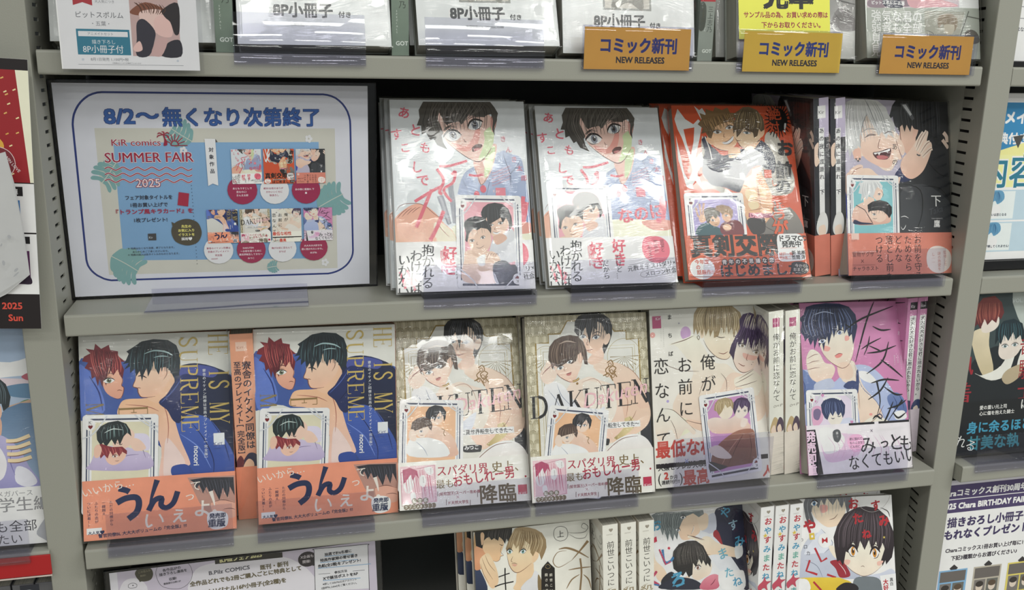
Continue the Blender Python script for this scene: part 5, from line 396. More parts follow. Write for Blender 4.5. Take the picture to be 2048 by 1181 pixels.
'sheet_fair': [('R','dfe1ea',0,0,2720,1950), ('K','1f3580',17.6,[399,1873,360,1869,323,1858,286,1842,253,1818,222,1790,194,1756,172,1719,153,1678,142,1636,135,1591,128,355,131,326,137,297,149,270,164,245,184,221,207,199,234,182,261,165,291,154,324,146,2313,124,2352,130,2391,141,2426,156,2458,175,2488,198,2512,224,2532,254,2547,284,2557,319,2560,352,2554,1582,2552,1627,2543,1669,2529,1712,2509,1748,2484,1783,2455,1811,2422,1836,2385,1853,2346,1864,2306,1869,399,1873,360,1869]), ('P','d3d2c4',[308,1559,2408,1553,2406,177,308,199]), ('P','86b4dc>7aa9d2',[452,1429,2255,1426,2258,283,445,334]), ('C','7fb0ae',[1118,1440,1087,1408,1045,1385,1018,1392,1022,1411,1068,1433,1088,1460]), ('C','7fb0ae',[1083,1464,1045,1420,997,1383,968,1389,976,1413,1029,1448,1054,1483]), ('C','7fb0ae',[1050,1486,1009,1439,957,1396,927,1400,937,1428,993,1466,1021,1507]), ('C','7fb0ae',[1016,1509,978,1463,926,1424,898,1430,906,1456,961,1490,987,1529]), ('C','7fb0ae',[984,1533,949,1496,905,1467,877,1474,883,1494,932,1522,954,1551]), ('C','7fb0ae',[1118,1440,1132,1482,1137,1532,1119,1556,1103,1544,1104,1490,1088,1460]), ('C','7fb0ae',[1083,1464,1105,1518,1117,1580,1102,1606,1084,1588,1075,1523,1054,1483]), ('C','7fb0ae',[1050,1486,1074,1545,1088,1612,1075,1639,1055,1619,1044,1549,1021,1507]), ('C','7fb0ae',[1016,1509,1040,1566,1052,1630,1037,1656,1019,1637,1010,1571,987,1529]), ('C','7fb0ae',[984,1533,1000,1579,1007,1634,991,1657,975,1643,972,1586,954,1551]), ('L','cfd2c4',7.0,[1133,1430,1029,1496,941,1560]), ('C','7fb0ae',[462,1252,486,1215,502,1167,490,1136,473,1144,460,1196,439,1220]), ('C','7fb0ae',[435,1214,469,1170,495,1112,486,1079,464,1091,440,1152,411,1182]), ('C','7fb0ae',[408,1178,445,1130,475,1068,468,1033,444,1047,416,1112,382,1145]), ('C','7fb0ae',[379,1140,416,1093,443,1034,436,1001,412,1012,387,1076,355,1107]), ('C','7fb0ae',[352,1102,381,1063,400,1011,390,978,371,987,354,1043,328,1071]), ('C','7fb0ae',[462,1252,424,1271,377,1277,353,1257,363,1241,412,1238,439,1220]), ('C','7fb0ae',[435,1214,386,1242,331,1258,303,1240,318,1220,377,1208,411,1182]), ('C','7fb0ae',[408,1178,356,1208,296,1227,267,1211,283,1189,347,1173,382,1145]), ('C','7fb0ae',[379,1140,331,1170,273,1186,245,1170,261,1148,321,1135,355,1107]), ('C','7fb0ae',[352,1102,311,1125,261,1135,236,1117,247,1098,300,1092,328,1071]), ('L','cfd2c4',7.0,[473,1269,394,1153,319,1057]), ('C','7fb0ae',[346,377,384,417,435,449,468,440,463,415,407,387,383,350]), ('C','7fb0ae',[381,352,425,405,483,450,520,445,509,413,448,372,418,325]), ('C','7fb0ae',[416,327,466,388,528,441,565,437,552,402,487,353,453,301]), ('C','7fb0ae',[451,303,501,366,564,418,601,415,590,379,522,328,488,276]), ('C','7fb0ae',[487,278,533,335,592,381,629,375,618,343,554,300,524,253]), ('C','7fb0ae',[522,253,561,297,614,331,649,324,642,297,584,265,559,228]), ('C','7fb0ae',[346,377,329,322,326,257,348,226,365,244,365,311,383,350]), ('C','7fb0ae',[381,352,358,284,345,206,366,173,388,195,394,277,418,325]), ('C','7fb0ae',[416,327,387,252,373,167,392,131,416,156,425,246,453,301]), ('C','7fb0ae',[451,303,422,225,408,140,427,104,449,131,461,222,488,276]), ('C','7fb0ae',[487,278,461,208,449,128,470,91,491,117,498,200,524,253]), ('C','7fb0ae',[522,253,503,194,498,127,520,94,540,113,539,185,559,228]), ('L','cfd2c4',7.0,[329,389,457,306,567,222]), ('C','7fb0ae',[2234,793,2222,845,2226,907,2251,932,2268,916,2258,852,2274,814]), ('C','7fb0ae',[2272,814,2253,878,2252,952,2275,981,2293,959,2291,883,2311,835]), ('C','7fb0ae',[2311,833,2288,907,2281,987,2305,1018,2325,992,2328,908,2349,856]), ('C','7fb0ae',[2347,854,2327,928,2319,1008,2343,1041,2363,1013,2365,929,2388,875]), ('C','7fb0ae',[2386,875,2367,943,2363,1017,2387,1048,2405,1024,2405,946,2427,896]), ('C','7fb0ae',[2425,896,2411,950,2413,1014,2438,1043,2455,1023,2449,957,2463,917]), ('C','7fb0ae',[2234,793,2266,752,2317,719,2351,723,2348,748,2294,779,2274,814]), ('C','7fb0ae',[2272,814,2312,759,2366,713,2405,716,2398,746,2338,790,2311,835]), ('C','7fb0ae',[2311,833,2353,772,2412,718,2451,720,2442,753,2378,805,2349,856]), ('C','7fb0ae',[2347,854,2391,793,2451,737,2490,739,2481,772,2417,824,2388,875]), ('C','7fb0ae',[2386,875,2426,818,2485,770,2521,773,2514,803,2452,849,2427,896]), ('C','7fb0ae',[2425,896,2460,851,2511,815,2548,820,2542,847,2487,880,2463,917]), ('L','cfd2c4',7.0,[2214,782,2349,860,2473,923]), ('C','7fb0ae',[1732,207,1735,227,1741,249,1754,256,1758,246,1747,225,1749,210]), ('C','7fb0ae',[1751,210,1752,236,1758,264,1770,272,1775,262,1766,234,1767,214]), ('C','7fb0ae',[1769,213,1770,244,1777,274,1789,281,1792,269,1783,239,1786,217]), ('C','7fb0ae',[1788,217,1789,245,1796,275,1807,282,1810,270,1804,240,1805,220]), ('C','7fb0ae',[1807,220,1807,242,1816,268,1827,273,1831,265,1822,239,1823,223]), ('C','7fb0ae',[1732,207,1740,187,1753,170,1765,167,1768,177,1752,194,1749,210]), ('C','7fb0ae',[1751,210,1759,184,1774,161,1787,156,1788,168,1772,193,1767,214]), ('C','7fb0ae',[1769,213,1779,185,1793,158,1806,153,1806,167,1791,194,1786,217]), ('C','7fb0ae',[1788,217,1796,190,1812,163,1825,160,1825,172,1809,197,1805,220]), ('C','7fb0ae',[1807,220,1815,197,1829,178,1842,173,1843,185,1826,204,1823,223]), ('L','cfd2c4',7.0,[1724,206,1780,217,1831,222]), ('E','e6eaf0',1060,1355,14.1,15.8,0), ('E','e6eaf0',1044,1334,14.1,15.8,0), ('E','e6eaf0',1022,1342,14.1,15.8,0), ('E','e6eaf0',1024,1368,14.1,15.8,0), ('E','e6eaf0',1047,1376,14.1,15.8,0), ('E','e6eaf0',2185,1457,14.1,15.8,0), ('E','e6eaf0',2169,1435,14.1,15.8,0), ('E','e6eaf0',2145,1444,14.1,15.8,0), ('E','e6eaf0',2146,1471,14.1,15.8,0), ('E','e6eaf0',2171,1479,14.1,15.8,0), ('E','e6eaf0',2309,240,14.1,15.8,0), ('E','e6eaf0',2292,217,14.1,15.8,0), ('E','e6eaf0',2267,227,14.1,15.8,0), ('E','e6eaf0',2267,256,14.1,15.8,0), ('E','e6eaf0',2293,264,14.1,15.8,0), ('T','8/2〜',392,1600,183.0,'e8dede',{'wt': 0.045,'sx': 1.12}), ('T','8/2〜',392,1600,183.0,'1f3580',{'wt': 0.045,'sx': 1.12}), ('T','無くなり次第終了',876,1591,179.4,'e8dede',{'wt': 0.045,'sx': 0.98}), ('T','無くなり次第終了',876,1591,179.4,'1f3580',{'wt': 0.045,'sx': 0.98}), ('T','8/2〜',392,1600,183.0,'2f62ae',{'wt': 0.02,'sx': 1.12}), ('T','無くなり次第終了',876,1591,179.4,'2f62ae',{'wt': 0.018,'sx': 0.98}), ('T','KiR comics',431,1402,82.7,'e8dede',{'wt': 0.05,'sx': 1.12}), ('T','KiR comics',431,1402,82.7,'a81c3c',{'wt': 0.01,'sx': 1.12}), ('T','SUMMER FAIR',366,1252,126.7,'e8dede',{'wt': 0.05,'sx': 0.98}), ('T','SUMMER FAIR',366,1252,126.7,'a81c3c',{'wt': 0.015,'sx': 0.98}), ('C','a81c3c',[873,1404,897,1463,907,1408]), ('K','a81c3c',7.0,[1002,1418,1058,1438]), ('K','a81c3c',7.0,[995,1431,1041,1472]), ('K','a81c3c',7.0,[985,1441,1014,1496]), ('K','a81c3c',7.0,[972,1444,979,1507]), ('K','a81c3c',7.0,[956,1443,943,1502]), ('K','a81c3c',7.0,[944,1435,910,1483]), ('K','a81c3c',7.0,[935,1422,886,1452]), ('O','a81c3c',8.8,[940,1404,951,1435,968,1444,990,1435,1000,1403]), ('K','a81c3c',7.0,[991,1402,1080,1401]), ('B','a81c3c',10.6,[879,1500,836,1491,823,1473]), ('B','a81c3c',10.6,[879,1500,846,1515,829,1504]), ('B','a81c3c',10.6,[879,1500,914,1518,930,1503]), ('B','a81c3c',10.6,[879,1500,915,1489,924,1470]), ('B','a81c3c',10.6,[879,1500,884,1522,864,1526]), ('L','a81c3c',12.3,[879,1500,889,1454,881,1399]), ('L','ecdcdc',15.8,[362,1197,393,1211,422,1196,451,1181,483,1195,514,1209,544,1194,573,1179,605,1193,637,1208,666,1192,696,1177,728,1191,760,1206,790,1191,820,1175,853,1190,885,1204,915,1189,946,1173,978,1188,1011,1202,1042,1187,1072,1171,1105,1186]), ('L','a81c3c',8.8,[362,1197,393,1211,422,1196,451,1181,483,1195,514,1209,544,1194,573,1179,605,1193,637,1208,666,1192,696,1177,728,1191,760,1206,790,1191,820,1175,853,1190,885,1204,915,1189,946,1173,978,1188,1011,1202,1042,1187,1072,1171,1105,1186]), ('L','ecdcdc',15.8,[358,1142,389,1156,418,1141,447,1126,479,1140,510,1154,540,1139,569,1124,601,1138,633,1152,663,1137,693,1122,725,1136,757,1150,787,1135,817,1119,849,1134,881,1148,912,1133,942,1117,975,1132,1007,1146,1038,1130,1069,1115,1102,1129]), ('L','a81c3c',8.8,[358,1142,389,1156,418,1141,447,1126,479,1140,510,1154,540,1139,569,1124,601,1138,633,1152,663,1137,693,1122,725,1136,757,1150,787,1135,817,1119,849,1134,881,1148,912,1133,942,1117,975,1132,1007,1146,1038,1130,1069,1115,1102,1129]), ('L','ecdcdc',15.8,[354,1087,385,1101,414,1086,443,1071,475,1085,506,1099,536,1084,566,1068,597,1082,629,1097,659,1081,689,1066,721,1080,753,1094,783,1079,813,1063,846,1078,878,1092,908,1076,939,1061,972,1075,1004,1090,1035,1074,1066,1058,1099,1073]), ('L','a81c3c',8.8,[354,1087,385,1101,414,1086,443,1071,475,1085,506,1099,536,1084,566,1068,597,1082,629,1097,659,1081,689,1066,721,1080,753,1094,783,1079,813,1063,846,1078,878,1092,908,1076,939,1061,972,1075,1004,1090,1035,1074,1066,1058,1099,1073]), ('T','2025',608,1023,109.1,'a81c3c',{'wt': 0.045,'sx': 1.0}), ('T','2025',608,1023,109.1,'e9dcdc',{'wt': 0.0,'sx': 1.0}), ('T','フェア対象タイトルを',506,910,44.0,'2c3040',{'wt': 0.02,'sx': 0.94}), ('T','1冊お買い上げで',542,841,44.0,'2c3040',{'wt': 0.02}), ('T','『トランプ風キラカード』を',388,777,49.3,'a81c3c',{'wt': 0.03,'sx': 1.1}), ('T','1枚プレゼント!',561,698,44.0,'2c3040',{'wt': 0.02}), ('P','a81c3c',[974,971,1064,956,1047,833,955,849]), ('R','3a3a3c',0,0,1,1), ('P','3a3a3c',[676,584,748,585,746,520,676,521]), ('T','Kir',682,538,28.1,'b9c4cc'), ('C','4a4434',[883,599,913,674,984,710,1054,712,1122,677,1149,608,1146,550,1111,489,1039,461,970,470,907,511]), ('P','4a4434',[890,691,938,664,901,617]), ('T','先生の',974,634,29.9,'e9e070',{'wt': 0.03}), ('T','お気に入り',942,595,29.9,'e9e070',{'wt': 0.03}), ('T','イラストを',940,554,29.9,'e9e070',{'wt': 0.03}), ('T','採用♥',967,513,29.9,'f0f0f0',{'wt': 0.03}), ('T','＊ 特典はなくなり次第、終了となります。',489,439,22.0,'2c3040',{'wt': 0.01}), ('T','あらかじめご了承くださいませ。',529,406,22.0,'2c3040',{'wt': 0.01}), ('T','＊ 特典の加入は各タイトルのものとなります。',485,378,22.0,'2c3040',{'wt': 0.01}), ('E','2c3040',1089,1031,3.5,3.5,0), ('E','2c3040',1089,999,3.5,3.5,0), ('E','2c3040',1089,967,3.5,3.5,0), ('E','2c3040',1090,935,3.5,3.5,0), ('E','2c3040',1090,902,3.5,3.5,0), ('E','2c3040',1090,870,3.5,3.5,0), ('E','2c3040',1090,837,3.5,3.5,0), ('E','2c3040',1090,805,3.5,3.5,0), ('E','2c3040',1090,772,3.5,3.5,0), ('E','2c3040',1090,740,3.5,3.5,0), ('E','2c3040',1090,707,3.5,3.5,0), ('E','2c3040',1090,674,3.5,3.5,0), ('E','2c3040',1090,641,3.5,3.5,0), ('E','2c3040',1090,608,3.5,3.5,0), ('E','2c3040',1090,576,3.5,3.5,0), ('E','2c3040',1090,543,3.5,3.5,0), ('E','2c3040',1090,510,3.5,3.5,0), ('E','2c3040',1090,477,3.5,3.5,0), ('E','2c3040',1091,443,3.5,3.5,0), ('E','2c3040',1091,410,3.5,3.5,0), ('E','2c3040',1091,377,3.5,3.5,0), ('E','2c3040',1091,344,3.5,3.5,0), ('E','2c3040',1091,310,3.5,3.5,0), ('E','2c3040',1091,277,3.5,3.5,0), ('P','e3e4e6',[1231,1462,1324,1461,1326,1026,1278,1046,1237,1024]), ('P','4a4a50',[1324,1461,1344,1433,1326,1431]), ('T','対象作品',1282,1383,44.0,'2c3040',{'vert': 1,'wt': 0.03,'sp': 1.5}), ('E','a01f4c',1540,978,135.5,135.5,0), ('T','あともうすこしで',1452,987,21.8,'f0d8de',{'wt': 0.02}), ('T','恋なのに!',1484,954,21.8,'f0d8de',{'wt': 0.02}), ('T','きんま太郎',1482,921,21.8,'f0d8de',{'wt': 0.02}), ('E','dfe0e2',1833,973,133.7,133.7,0), ('T','絶対!お前のほうが',1732,983,21.8,'a01f4c',{'wt': 0.02}), ('T','かわいいくせに',1753,949,21.8,'a01f4c',{'wt': 0.02}), ('T','秋良ろし',1785,916,21.8,'a01f4c',{'wt': 0.02}), ('E','a01f4c',2125,970,133.7,133.7,0), ('T','あの夜に道連れ 下',2021,969,21.8,'f0d8de',{'wt': 0.02}), ('T','鷹',2112,933,21.8,'f0d8de',{'wt': 0.02}), ('E','dfe0e2',1294,403,133.7,133.7,0), ('T','寮舎のイケメン同僚は',1185,416,21.8,'a01f4c',{'wt': 0.02}), ('T','至高のプレイメイト',1194,382,21.8,'a01f4c',{'wt': 0.02}), ('T','完全版',1258,346,21.8,'a01f4c',{'wt': 0.02}), ('T','nocori',1223,314,21.8,'a01f4c',{'wt': 0.02}), ('E','a01f4c',1593,398,133.7,133.7,0), ('T','DAKUTEN',1515,409,21.8,'f0d8de',{'wt': 0.02}), ('T','〜お前を抱くために',1491,377,21.8,'f0d8de',{'wt': 0.02}), ('T','異世界転生してきた〜',1478,344,21.8,'f0d8de',{'wt': 0.02}), ('T','みつこ',1555,306,21.8,'f0d8de',{'wt': 0.02}), ('E','dfe0e2',1884,397,131.9,131.9,0), ('T','俺がお前に恋なんて',1781,398,21.8,'a01f4c',{'wt': 0.02}), ('T','まちば',1848,361,21.8,'a01f4c',{'wt': 0.02}), ('E','a01f4c',2182,399,131.9,131.9,0), ('T','大大大大大好きな',2088,411,21.8,'f0d8de',{'wt': 0.02}), ('T','君に抱かれたいから。',2063,377,21.8,'f0d8de',{'wt': 0.02}), ('T','めがね',2144,339,21.8,'f0d8de',{'wt': 0.02}), ('M','cover_blue_shirt','band_blue_shirt',1454,1039,269,325), ('M','cover_orange','band_orange',1741,1037,281,328), ('M','cover_black','band_salmon',2038,1035,271,328), ('M','cover_blue_sheets','band_orange_plain',1204,474,281,323), ('M','cover_art_deco','band_cream_red',1502,469,278,327), ('M','cover_cream_pair','band_clear_red',1794,465,276,329), ('M','cover_pink','band_white_brush',2093,469,272,326)],
'sheet_notice': [('R','cfc6d4',0,0,2570,1820), ('R','e6e4e8',0,0,70,1820), ('R','e6e4e8',2640,0,2570,1820), ('C','e8e4ea',[766,1708,987,1796,1610,1779,1916,1546,1872,1342,807,1430]), ('C','e8e4ea',[123,1715,257,1729,336,1600,205,1452,65,1540]), ('C','4a4634',[232,1783,266,1831,326,1844,383,1815,398,1759,374,1704,314,1691,263,1711]), ('P','4a4634',[263,1711,269,1691,292,1699]), ('T','この日入り',262,1782,23.5,'a8a080',{'rot': 0.07}), ('T','封印!',279,1743,23.5,'a8a080',{'rot': 0.07}), ('O','4a4650',3.9,[423,1756,460,1843,552,1875,657,1864,736,1813,762,1717,730,1628,650,1575,545,1584,459,1633]), ('T','各作品2Pの',488,1767,34.4,'3a3840',{'wt': 0.03,'rot': 0.07}), ('T','描き下ろし漫画を',454,1726,32.9,'3a3840',{'wt': 0.03,'rot': 0.07}), ('T','収録!',539,1669,32.9,'3a3840',{'wt': 0.03,'rot': 0.07}), ('T','漫画部分は約12P',485,1631,21.9,'3a3840',{'wt': 0.03,'rot': 0.07}), ('O','3a3840',3.9,[164,1675,188,1689,217,1688,241,1668,228,1641,169,1645]), ('E','3a3840',205,1666,6.3,6.3,0), ('P','2c2820',[982,1838,1636,1818,1636,1762,982,1779]), ('T','B.Pilzフェア2025',1025,1790,51.6,'e3dd9c',{'wt': 0.05,'sx': 1.12,'rot': 0.021}), ('T','B.Pilz COMICS',913,1673,56.3,'5a5860',{'wt': 0.03,'sx': 1.15,'rot': 0.026}), ('T','既刊・新刊',1408,1662,56.3,'6a6040',{'wt': 0.05,'sx': 1.0,'rot': 0.026}), ('T','全作品どれでも2冊ご購入ごとに特典として',729,1581,54.8,'6a6040',{'wt': 0.045,'sx': 1.02,'rot': 0.023}), ('T','オリジナル16P小冊子(全2種)を',875,1480,54.8,'6a6040',{'wt': 0.045,'sx': 1.05,'rot': 0.023}), ('E','2b2426',1880,1711,95.5,81.4,0), ('P','2b2426',[1947,1664,1978,1633,1921,1632]), ('T','X企画も',1811,1724,36.0,'d0c8c8',{'wt': 0.02,'rot': 0.035}), ('T','開催!',1827,1673,36.0,'d0c8c8',{'wt': 0.02,'rot': 0.035}), ('P','e9e9ec',[1950,1807,2494,1788,2482,1307,1937,1350]), ('L','2a2830',5.5,[1950,1799,1955,1810,2223,1799,2486,1791,2497,1782]), ('K','2a2830',5.5,[1950,1802,1936,1333]), ('K','2a2830',5.5,[2495,1782,2486,1288]), ('K','8fb4d4',7.8,[2052,1716,2346,1704]), ('T','抽選で計6名様に',2052,1723,36.0,'2a2a30',{'wt': 0.045,'sx': 1.02,'rot': 0.021}), ('K','8fb4d4',7.8,[2003,1656,2387,1639]), ('T','特典作家陣の寄せ書き',2004,1663,37.6,'2a2a30',{'wt': 0.045,'sx': 1.02,'rot': 0.021}), ('K','8fb4d4',7.8,[1977,1597,2516,1573]), ('T','色紙(全2種)をプレゼント!',1978,1604,37.6,'2a2a30',{'wt': 0.045,'sx': 1.02,'rot': 0.021}), ('K','2a2830',3.9,[1980,1534,2097,1528]), ('K','2a2830',3.9,[2326,1520,2449,1514]), ('T','参加方法',2139,1518,31.3,'2a2a30',{'wt': 0.03,'sx': 1.05,'rot': 0.021}), ('K','8fb4d4',7.8,[2022,1458,2401,1434]), ('T','Xで該当ポストをRP',2022,1465,39.1,'2a2a30',{'wt': 0.045,'sx': 1.03,'rot': 0.021}), ('T','※詳しくはB.Pilz公式アカウント',2016,1409,26.6,'2a2a30',{'wt': 0.02,'sx': 0.95,'rot': 0.021}), ('T','(@BPilz_Label)をご覧ください。',2000,1369,26.6,'2a2a30',{'wt': 0.02,'rot': 0.021})],
'cover_two_men_gold': [('R','ece8de>e6ded0',0,0,1290,1840), ('C','3e4a68>2c3650',[-12,1527,67,1405,129,1199,-12,1203]), ('C','c9a070',[15,1847,114,1850,75,1601,3,1567]), ('C','e0a27a>d9966c',[8,1665,107,1696,159,1591,97,1457,-2,1441]), ('C','f2cfa8>eebd8e',[77,1812,128,1848,239,1807,314,1742,326,1670,289,1576,316,1551,285,1548,269,1507,226,1498,158,1549,104,1626,80,1713]), ('B','6a4030',4.3,[313,1700,287,1604,317,1556,285,1545,272,1510,226,1496,157,1546]), ('P','3a3836>262626',[15,1847,114,1852,241,1849,425,1840,414,1731,383,1678,357,1738,340,1676,314,1728,280,1761,264,1720,223,1753,194,1735,167,1773,138,1762,109,1738,91,1655,23,1691]), ('G','6a6460',4.3,14,[170,1850,153,1789,166,1745],[411,1838,393,1748,376,1693]), ('C','efc29a',[77,1812,102,1830,118,1793,101,1711,82,1699]), ('C','f2cfa8>f0c49a',[103,1584,159,1591,218,1471,249,1354,245,1255,186,1206,132,1269,68,1433,58,1533]), ('B','6a4030',4.3,[117,1582,155,1479,222,1386]), ('B','6a4030',4.3,[80,1558,124,1426,190,1305]), ('B','6a4030',4.3,[63,1490,94,1373,146,1268]), ('B','33302e',7.2,[276,1683,304,1666,321,1671]), ('C','f6dcb8>f2c9a0',[361,1652,356,1554,374,1452,414,1376,463,1349,536,1376,610,1424,654,1447,659,1589,593,1739,451,1769]), ('C','f0c8a0',[635,1521,680,1558,708,1526,691,1471,639,1435]), ('C','f2c9a0',[463,1356,550,1388,639,1435,649,1333,703,1212,714,1125,426,1161,444,1245]), ('P','b39a74>8e744e',[431,1800,454,1833,511,1845,597,1831,682,1800,753,1750,793,1674,797,1587,776,1533,734,1452,715,1526,673,1559,642,1506,615,1552,611,1638,562,1686,531,1618,485,1553,496,1651,459,1613,433,1672,401,1591,364,1553,345,1626,377,1707]), ('G','dcc8a0',5.8,18,[453,1819,407,1746,374,1637],[738,1737,770,1633,729,1524]), ('G','5e4628',4.3,14,[511,1826,506,1721,473,1611],[709,1754,734,1652,702,1556]), ('Y',389,1589,60.4,48.9,0.05,'5f9a94',-1), ('Y',532,1573,66.1,48.9,-0.05,'5f9a94',1), ('B','6a4030',5.8,[402,1452,431,1457,466,1441]), ('C','e0a890',[406,1441,435,1445,463,1433,437,1419]), ('B','6a4030',4.3,[420,1532,399,1485,417,1468]), ('B','6a4030',5.8,[356,1554,374,1449,413,1374,465,1347,538,1375,624,1434]), ('C','dcdcdf',[498,1152,544,1232,618,1280,657,1347,705,1284,714,1125]), ('C','8a7450',[691,1300,732,1209,735,1122,685,1128]), ('L','1c1a1a',12.9,[329,1415,325,1316,327,1174]), ('L','1c1a1a',11.5,[254,1325,334,1344,377,1352]), ('L','1c1a1a',12.9,[208,1224,287,1243,416,1255]), ('D','8e7350',31.6,[1268,1605,1168,1501,1076,1411]), ('B','8e7350',23.0,[934,1550,1022,1554,1138,1505,1269,1417]), ('B','8e7350',8.6,[1076,1411,927,1350,864,1422,918,1516,1021,1525]), ('L','8e7350',20.1,[1172,1421,1182,1268,1159,1068]), ('B','8e7350',14.4,[1035,1308,1161,1314,1295,1312]), ('B','8e7350',14.4,[1158,1242,1068,1195,1005,1102]), ('B','8e7350',14.4,[1203,1237,1260,1172,1286,1067]), ('O','3a3634',4.3,[883,1728,902,1783,961,1801,1023,1774,1043,1710,1019,1655,955,1638,898,1669]), ('T','上',917,1685,83.4,'2c2a2a'), ('B','5a5450',5.8,[1043,1724,1131,1707,1235,1710,1274,1763,1223,1805,1200,1764,1251,1737]), ('B','5a5450',5.8,[1057,1701,1144,1648,1232,1645,1264,1692]), ('P','26221e',[730,1345,738,1366,775,1404,806,1432,833,1397,880,1348,876,1104,721,1124]), ('O','a08a5a',4.3,[774,1375,804,1400,832,1368,803,1350]), ('T','前世こいつに',834,1296,35.9,'e8e2d2',{'vert': 1,'sp': 1.6,'wt': 0.01}), ('T','殺されました',782,1303,35.9,'e8e2d2',{'vert': 1,'sp': 1.6,'wt': 0.01})],
'cover_blazer': [('R','eceef2>dfe2ea',0,0,1290,1840), ('C','2e3048>26283c',[840,1770,932,1830,1281,1838,1290,1287,1263,857,1099,972,960,1348,855,1571]), ('C','c9cede',[731,1713,840,1762,855,1571,746,1531,674,1536]), ('C','a8323a',[818,1541,891,1536,1011,1146,1065,1108,991,1081,852,1407]), ('C','dfe2ee',[638,1539,782,1528,960,1348,1138,1101,1209,962,1063,975,847,1160]), ('C','f2d2b8>efc8aa',[374,1756,405,1525,494,1485,602,1526,657,1587,642,1769,535,1793]), ('C','f2d2b8',[624,1754,750,1761,747,1613,657,1587]), ('P','7a8486>5c6668',[58,1796,129,1826,393,1812,571,1815,697,1811,705,1764,641,1733,571,1782,463,1749,426,1687,389,1608,369,1496,335,1564,316,1484,274,1585,255,1489,213,1622,194,1559,144,1692,108,1663,84,1762]), ('G','a5b0b0',5.4,14,[129,1815,127,1710,211,1541],[428,1801,391,1706,361,1529]), ('G','3c4648',5.4,12,[181,1811,179,1673,247,1538],[464,1798,409,1721,390,1641]), ('C','f6dcc6>f0cbae',[35,1474,78,1438,102,1291,205,1184,255,1050,202,1022,116,1079,58,1262]), ('C','f6dcc6>f2cdb0',[608,1394,691,1502,781,1495,870,1422,1070,1356,1142,1316,1178,1247,1086,1238,850,1292,687,1273,616,1312]), ('B','6a4438',7.1,[495,1538,601,1509,708,1468]), ('L','f6dcc6',32.1,[503,1526,601,1485,690,1445]), ('B','6a4438',5.4,[495,1543,601,1501,690,1466]), ('B','6a4438',5.4,[617,1377,670,1340,742,1326]), ('B','6a4438',5.4,[634,1326,705,1304,777,1298]), ('C','e3e6f0',[1088,1354,1171,1389,1187,1263,1104,1220]), ('B','6a4438',7.1,[539,1547,567,1594,577,1646]), ('B','f6f4f0',7.1,[545,1553,571,1594,575,1639]), ('Y',445,1747,64.3,39.3,-0.2,'5a6a78',1), ('Y',380,1609,53.6,32.1,-0.5,'5a6a78',1), ('C','2b2c34',[292,1144,379,1039,377,941,201,958,168,1058]), ('C','f8e2d2>f4d2bc',[525,1221,540,1073,610,1017,701,1042,774,1084,793,1181,740,1235,615,1246]), ('C','f4d2bc',[459,1064,504,1076,530,1025,503,994]), ('P','36322f>262322',[304,1273,318,1370,386,1445,494,1477,601,1469,689,1404,741,1301,785,1231,775,1150,740,1202,721,1171,686,1240,667,1192,633,1261,595,1166,560,1218,549,1088,504,1060,469,1128,433,1083,380,1120,319,1174]), ('G','6a645e',5.4,18,[404,1444,349,1334,364,1203],[671,1405,723,1302,740,1219]), ('E','2b2826',466,1442,107.1,10.7,0.3), ('Y',617,1161,71.4,50.0,0.0,'a06a50',1), ('C','2c2e3c',[185,1024,380,1071,592,1019,662,914,166,961]), ('C','e28a9a>cc6078',[644,916,682,1011,791,1066,873,1051,898,974,843,897]), ('B','7a2038',8.9,[771,945,808,974,836,1013]), ('C','f0f1f6',[891,1090,1138,1088,1202,1046,1193,864,915,890]), ('T','や',930,1689,142.8,'4a9ac0',{'wt': 0.02,'rot': 0.349}), ('T','す',1018,1550,132.1,'8fb4c8',{'wt': 0.02,'rot': 0.209}), ('T','み',1088,1354,142.8,'4a9ac0',{'wt': 0.02,'rot': 0.244}), ('T','ま',885,1223,139.2,'6ab0c8',{'wt': 0.02,'rot': 0.349}), ('T','た',954,1018,125.0,'6ab0c8',{'wt': 0.02,'rot': 0.14}), ('T','ね',1061,901,125.0,'4a9ac0',{'wt': 0.02,'rot': 0.209}), ('T','お',46,1619,142.8,'4a9ac0',{'wt': 0.03,'rot': 0.14}), ('T','し',153,1238,196.4,'3a7ab0',{'wt': 0.03,'rot': 0.14}), ('T','ろ',289,966,196.4,'4a9ac0',{'wt': 0.03,'rot': 0.14}), ('T','く',1,993,196.4,'c04060',{'wt': 0.03,'rot': 0.14}), ('K','c04060',19.6,[148,1408,224,1231,286,1259]), ('K','3a7ab0',19.6,[65,1165,1,1041,140,1004]), ('K','4a9ac0',19.6,[291,1079,398,1102,307,980,449,999]), ('E','c8304a',265,1411,16.1,16.1,0), ('P','c8304a',[68,1536,115,1557,123,1499,88,1486])],
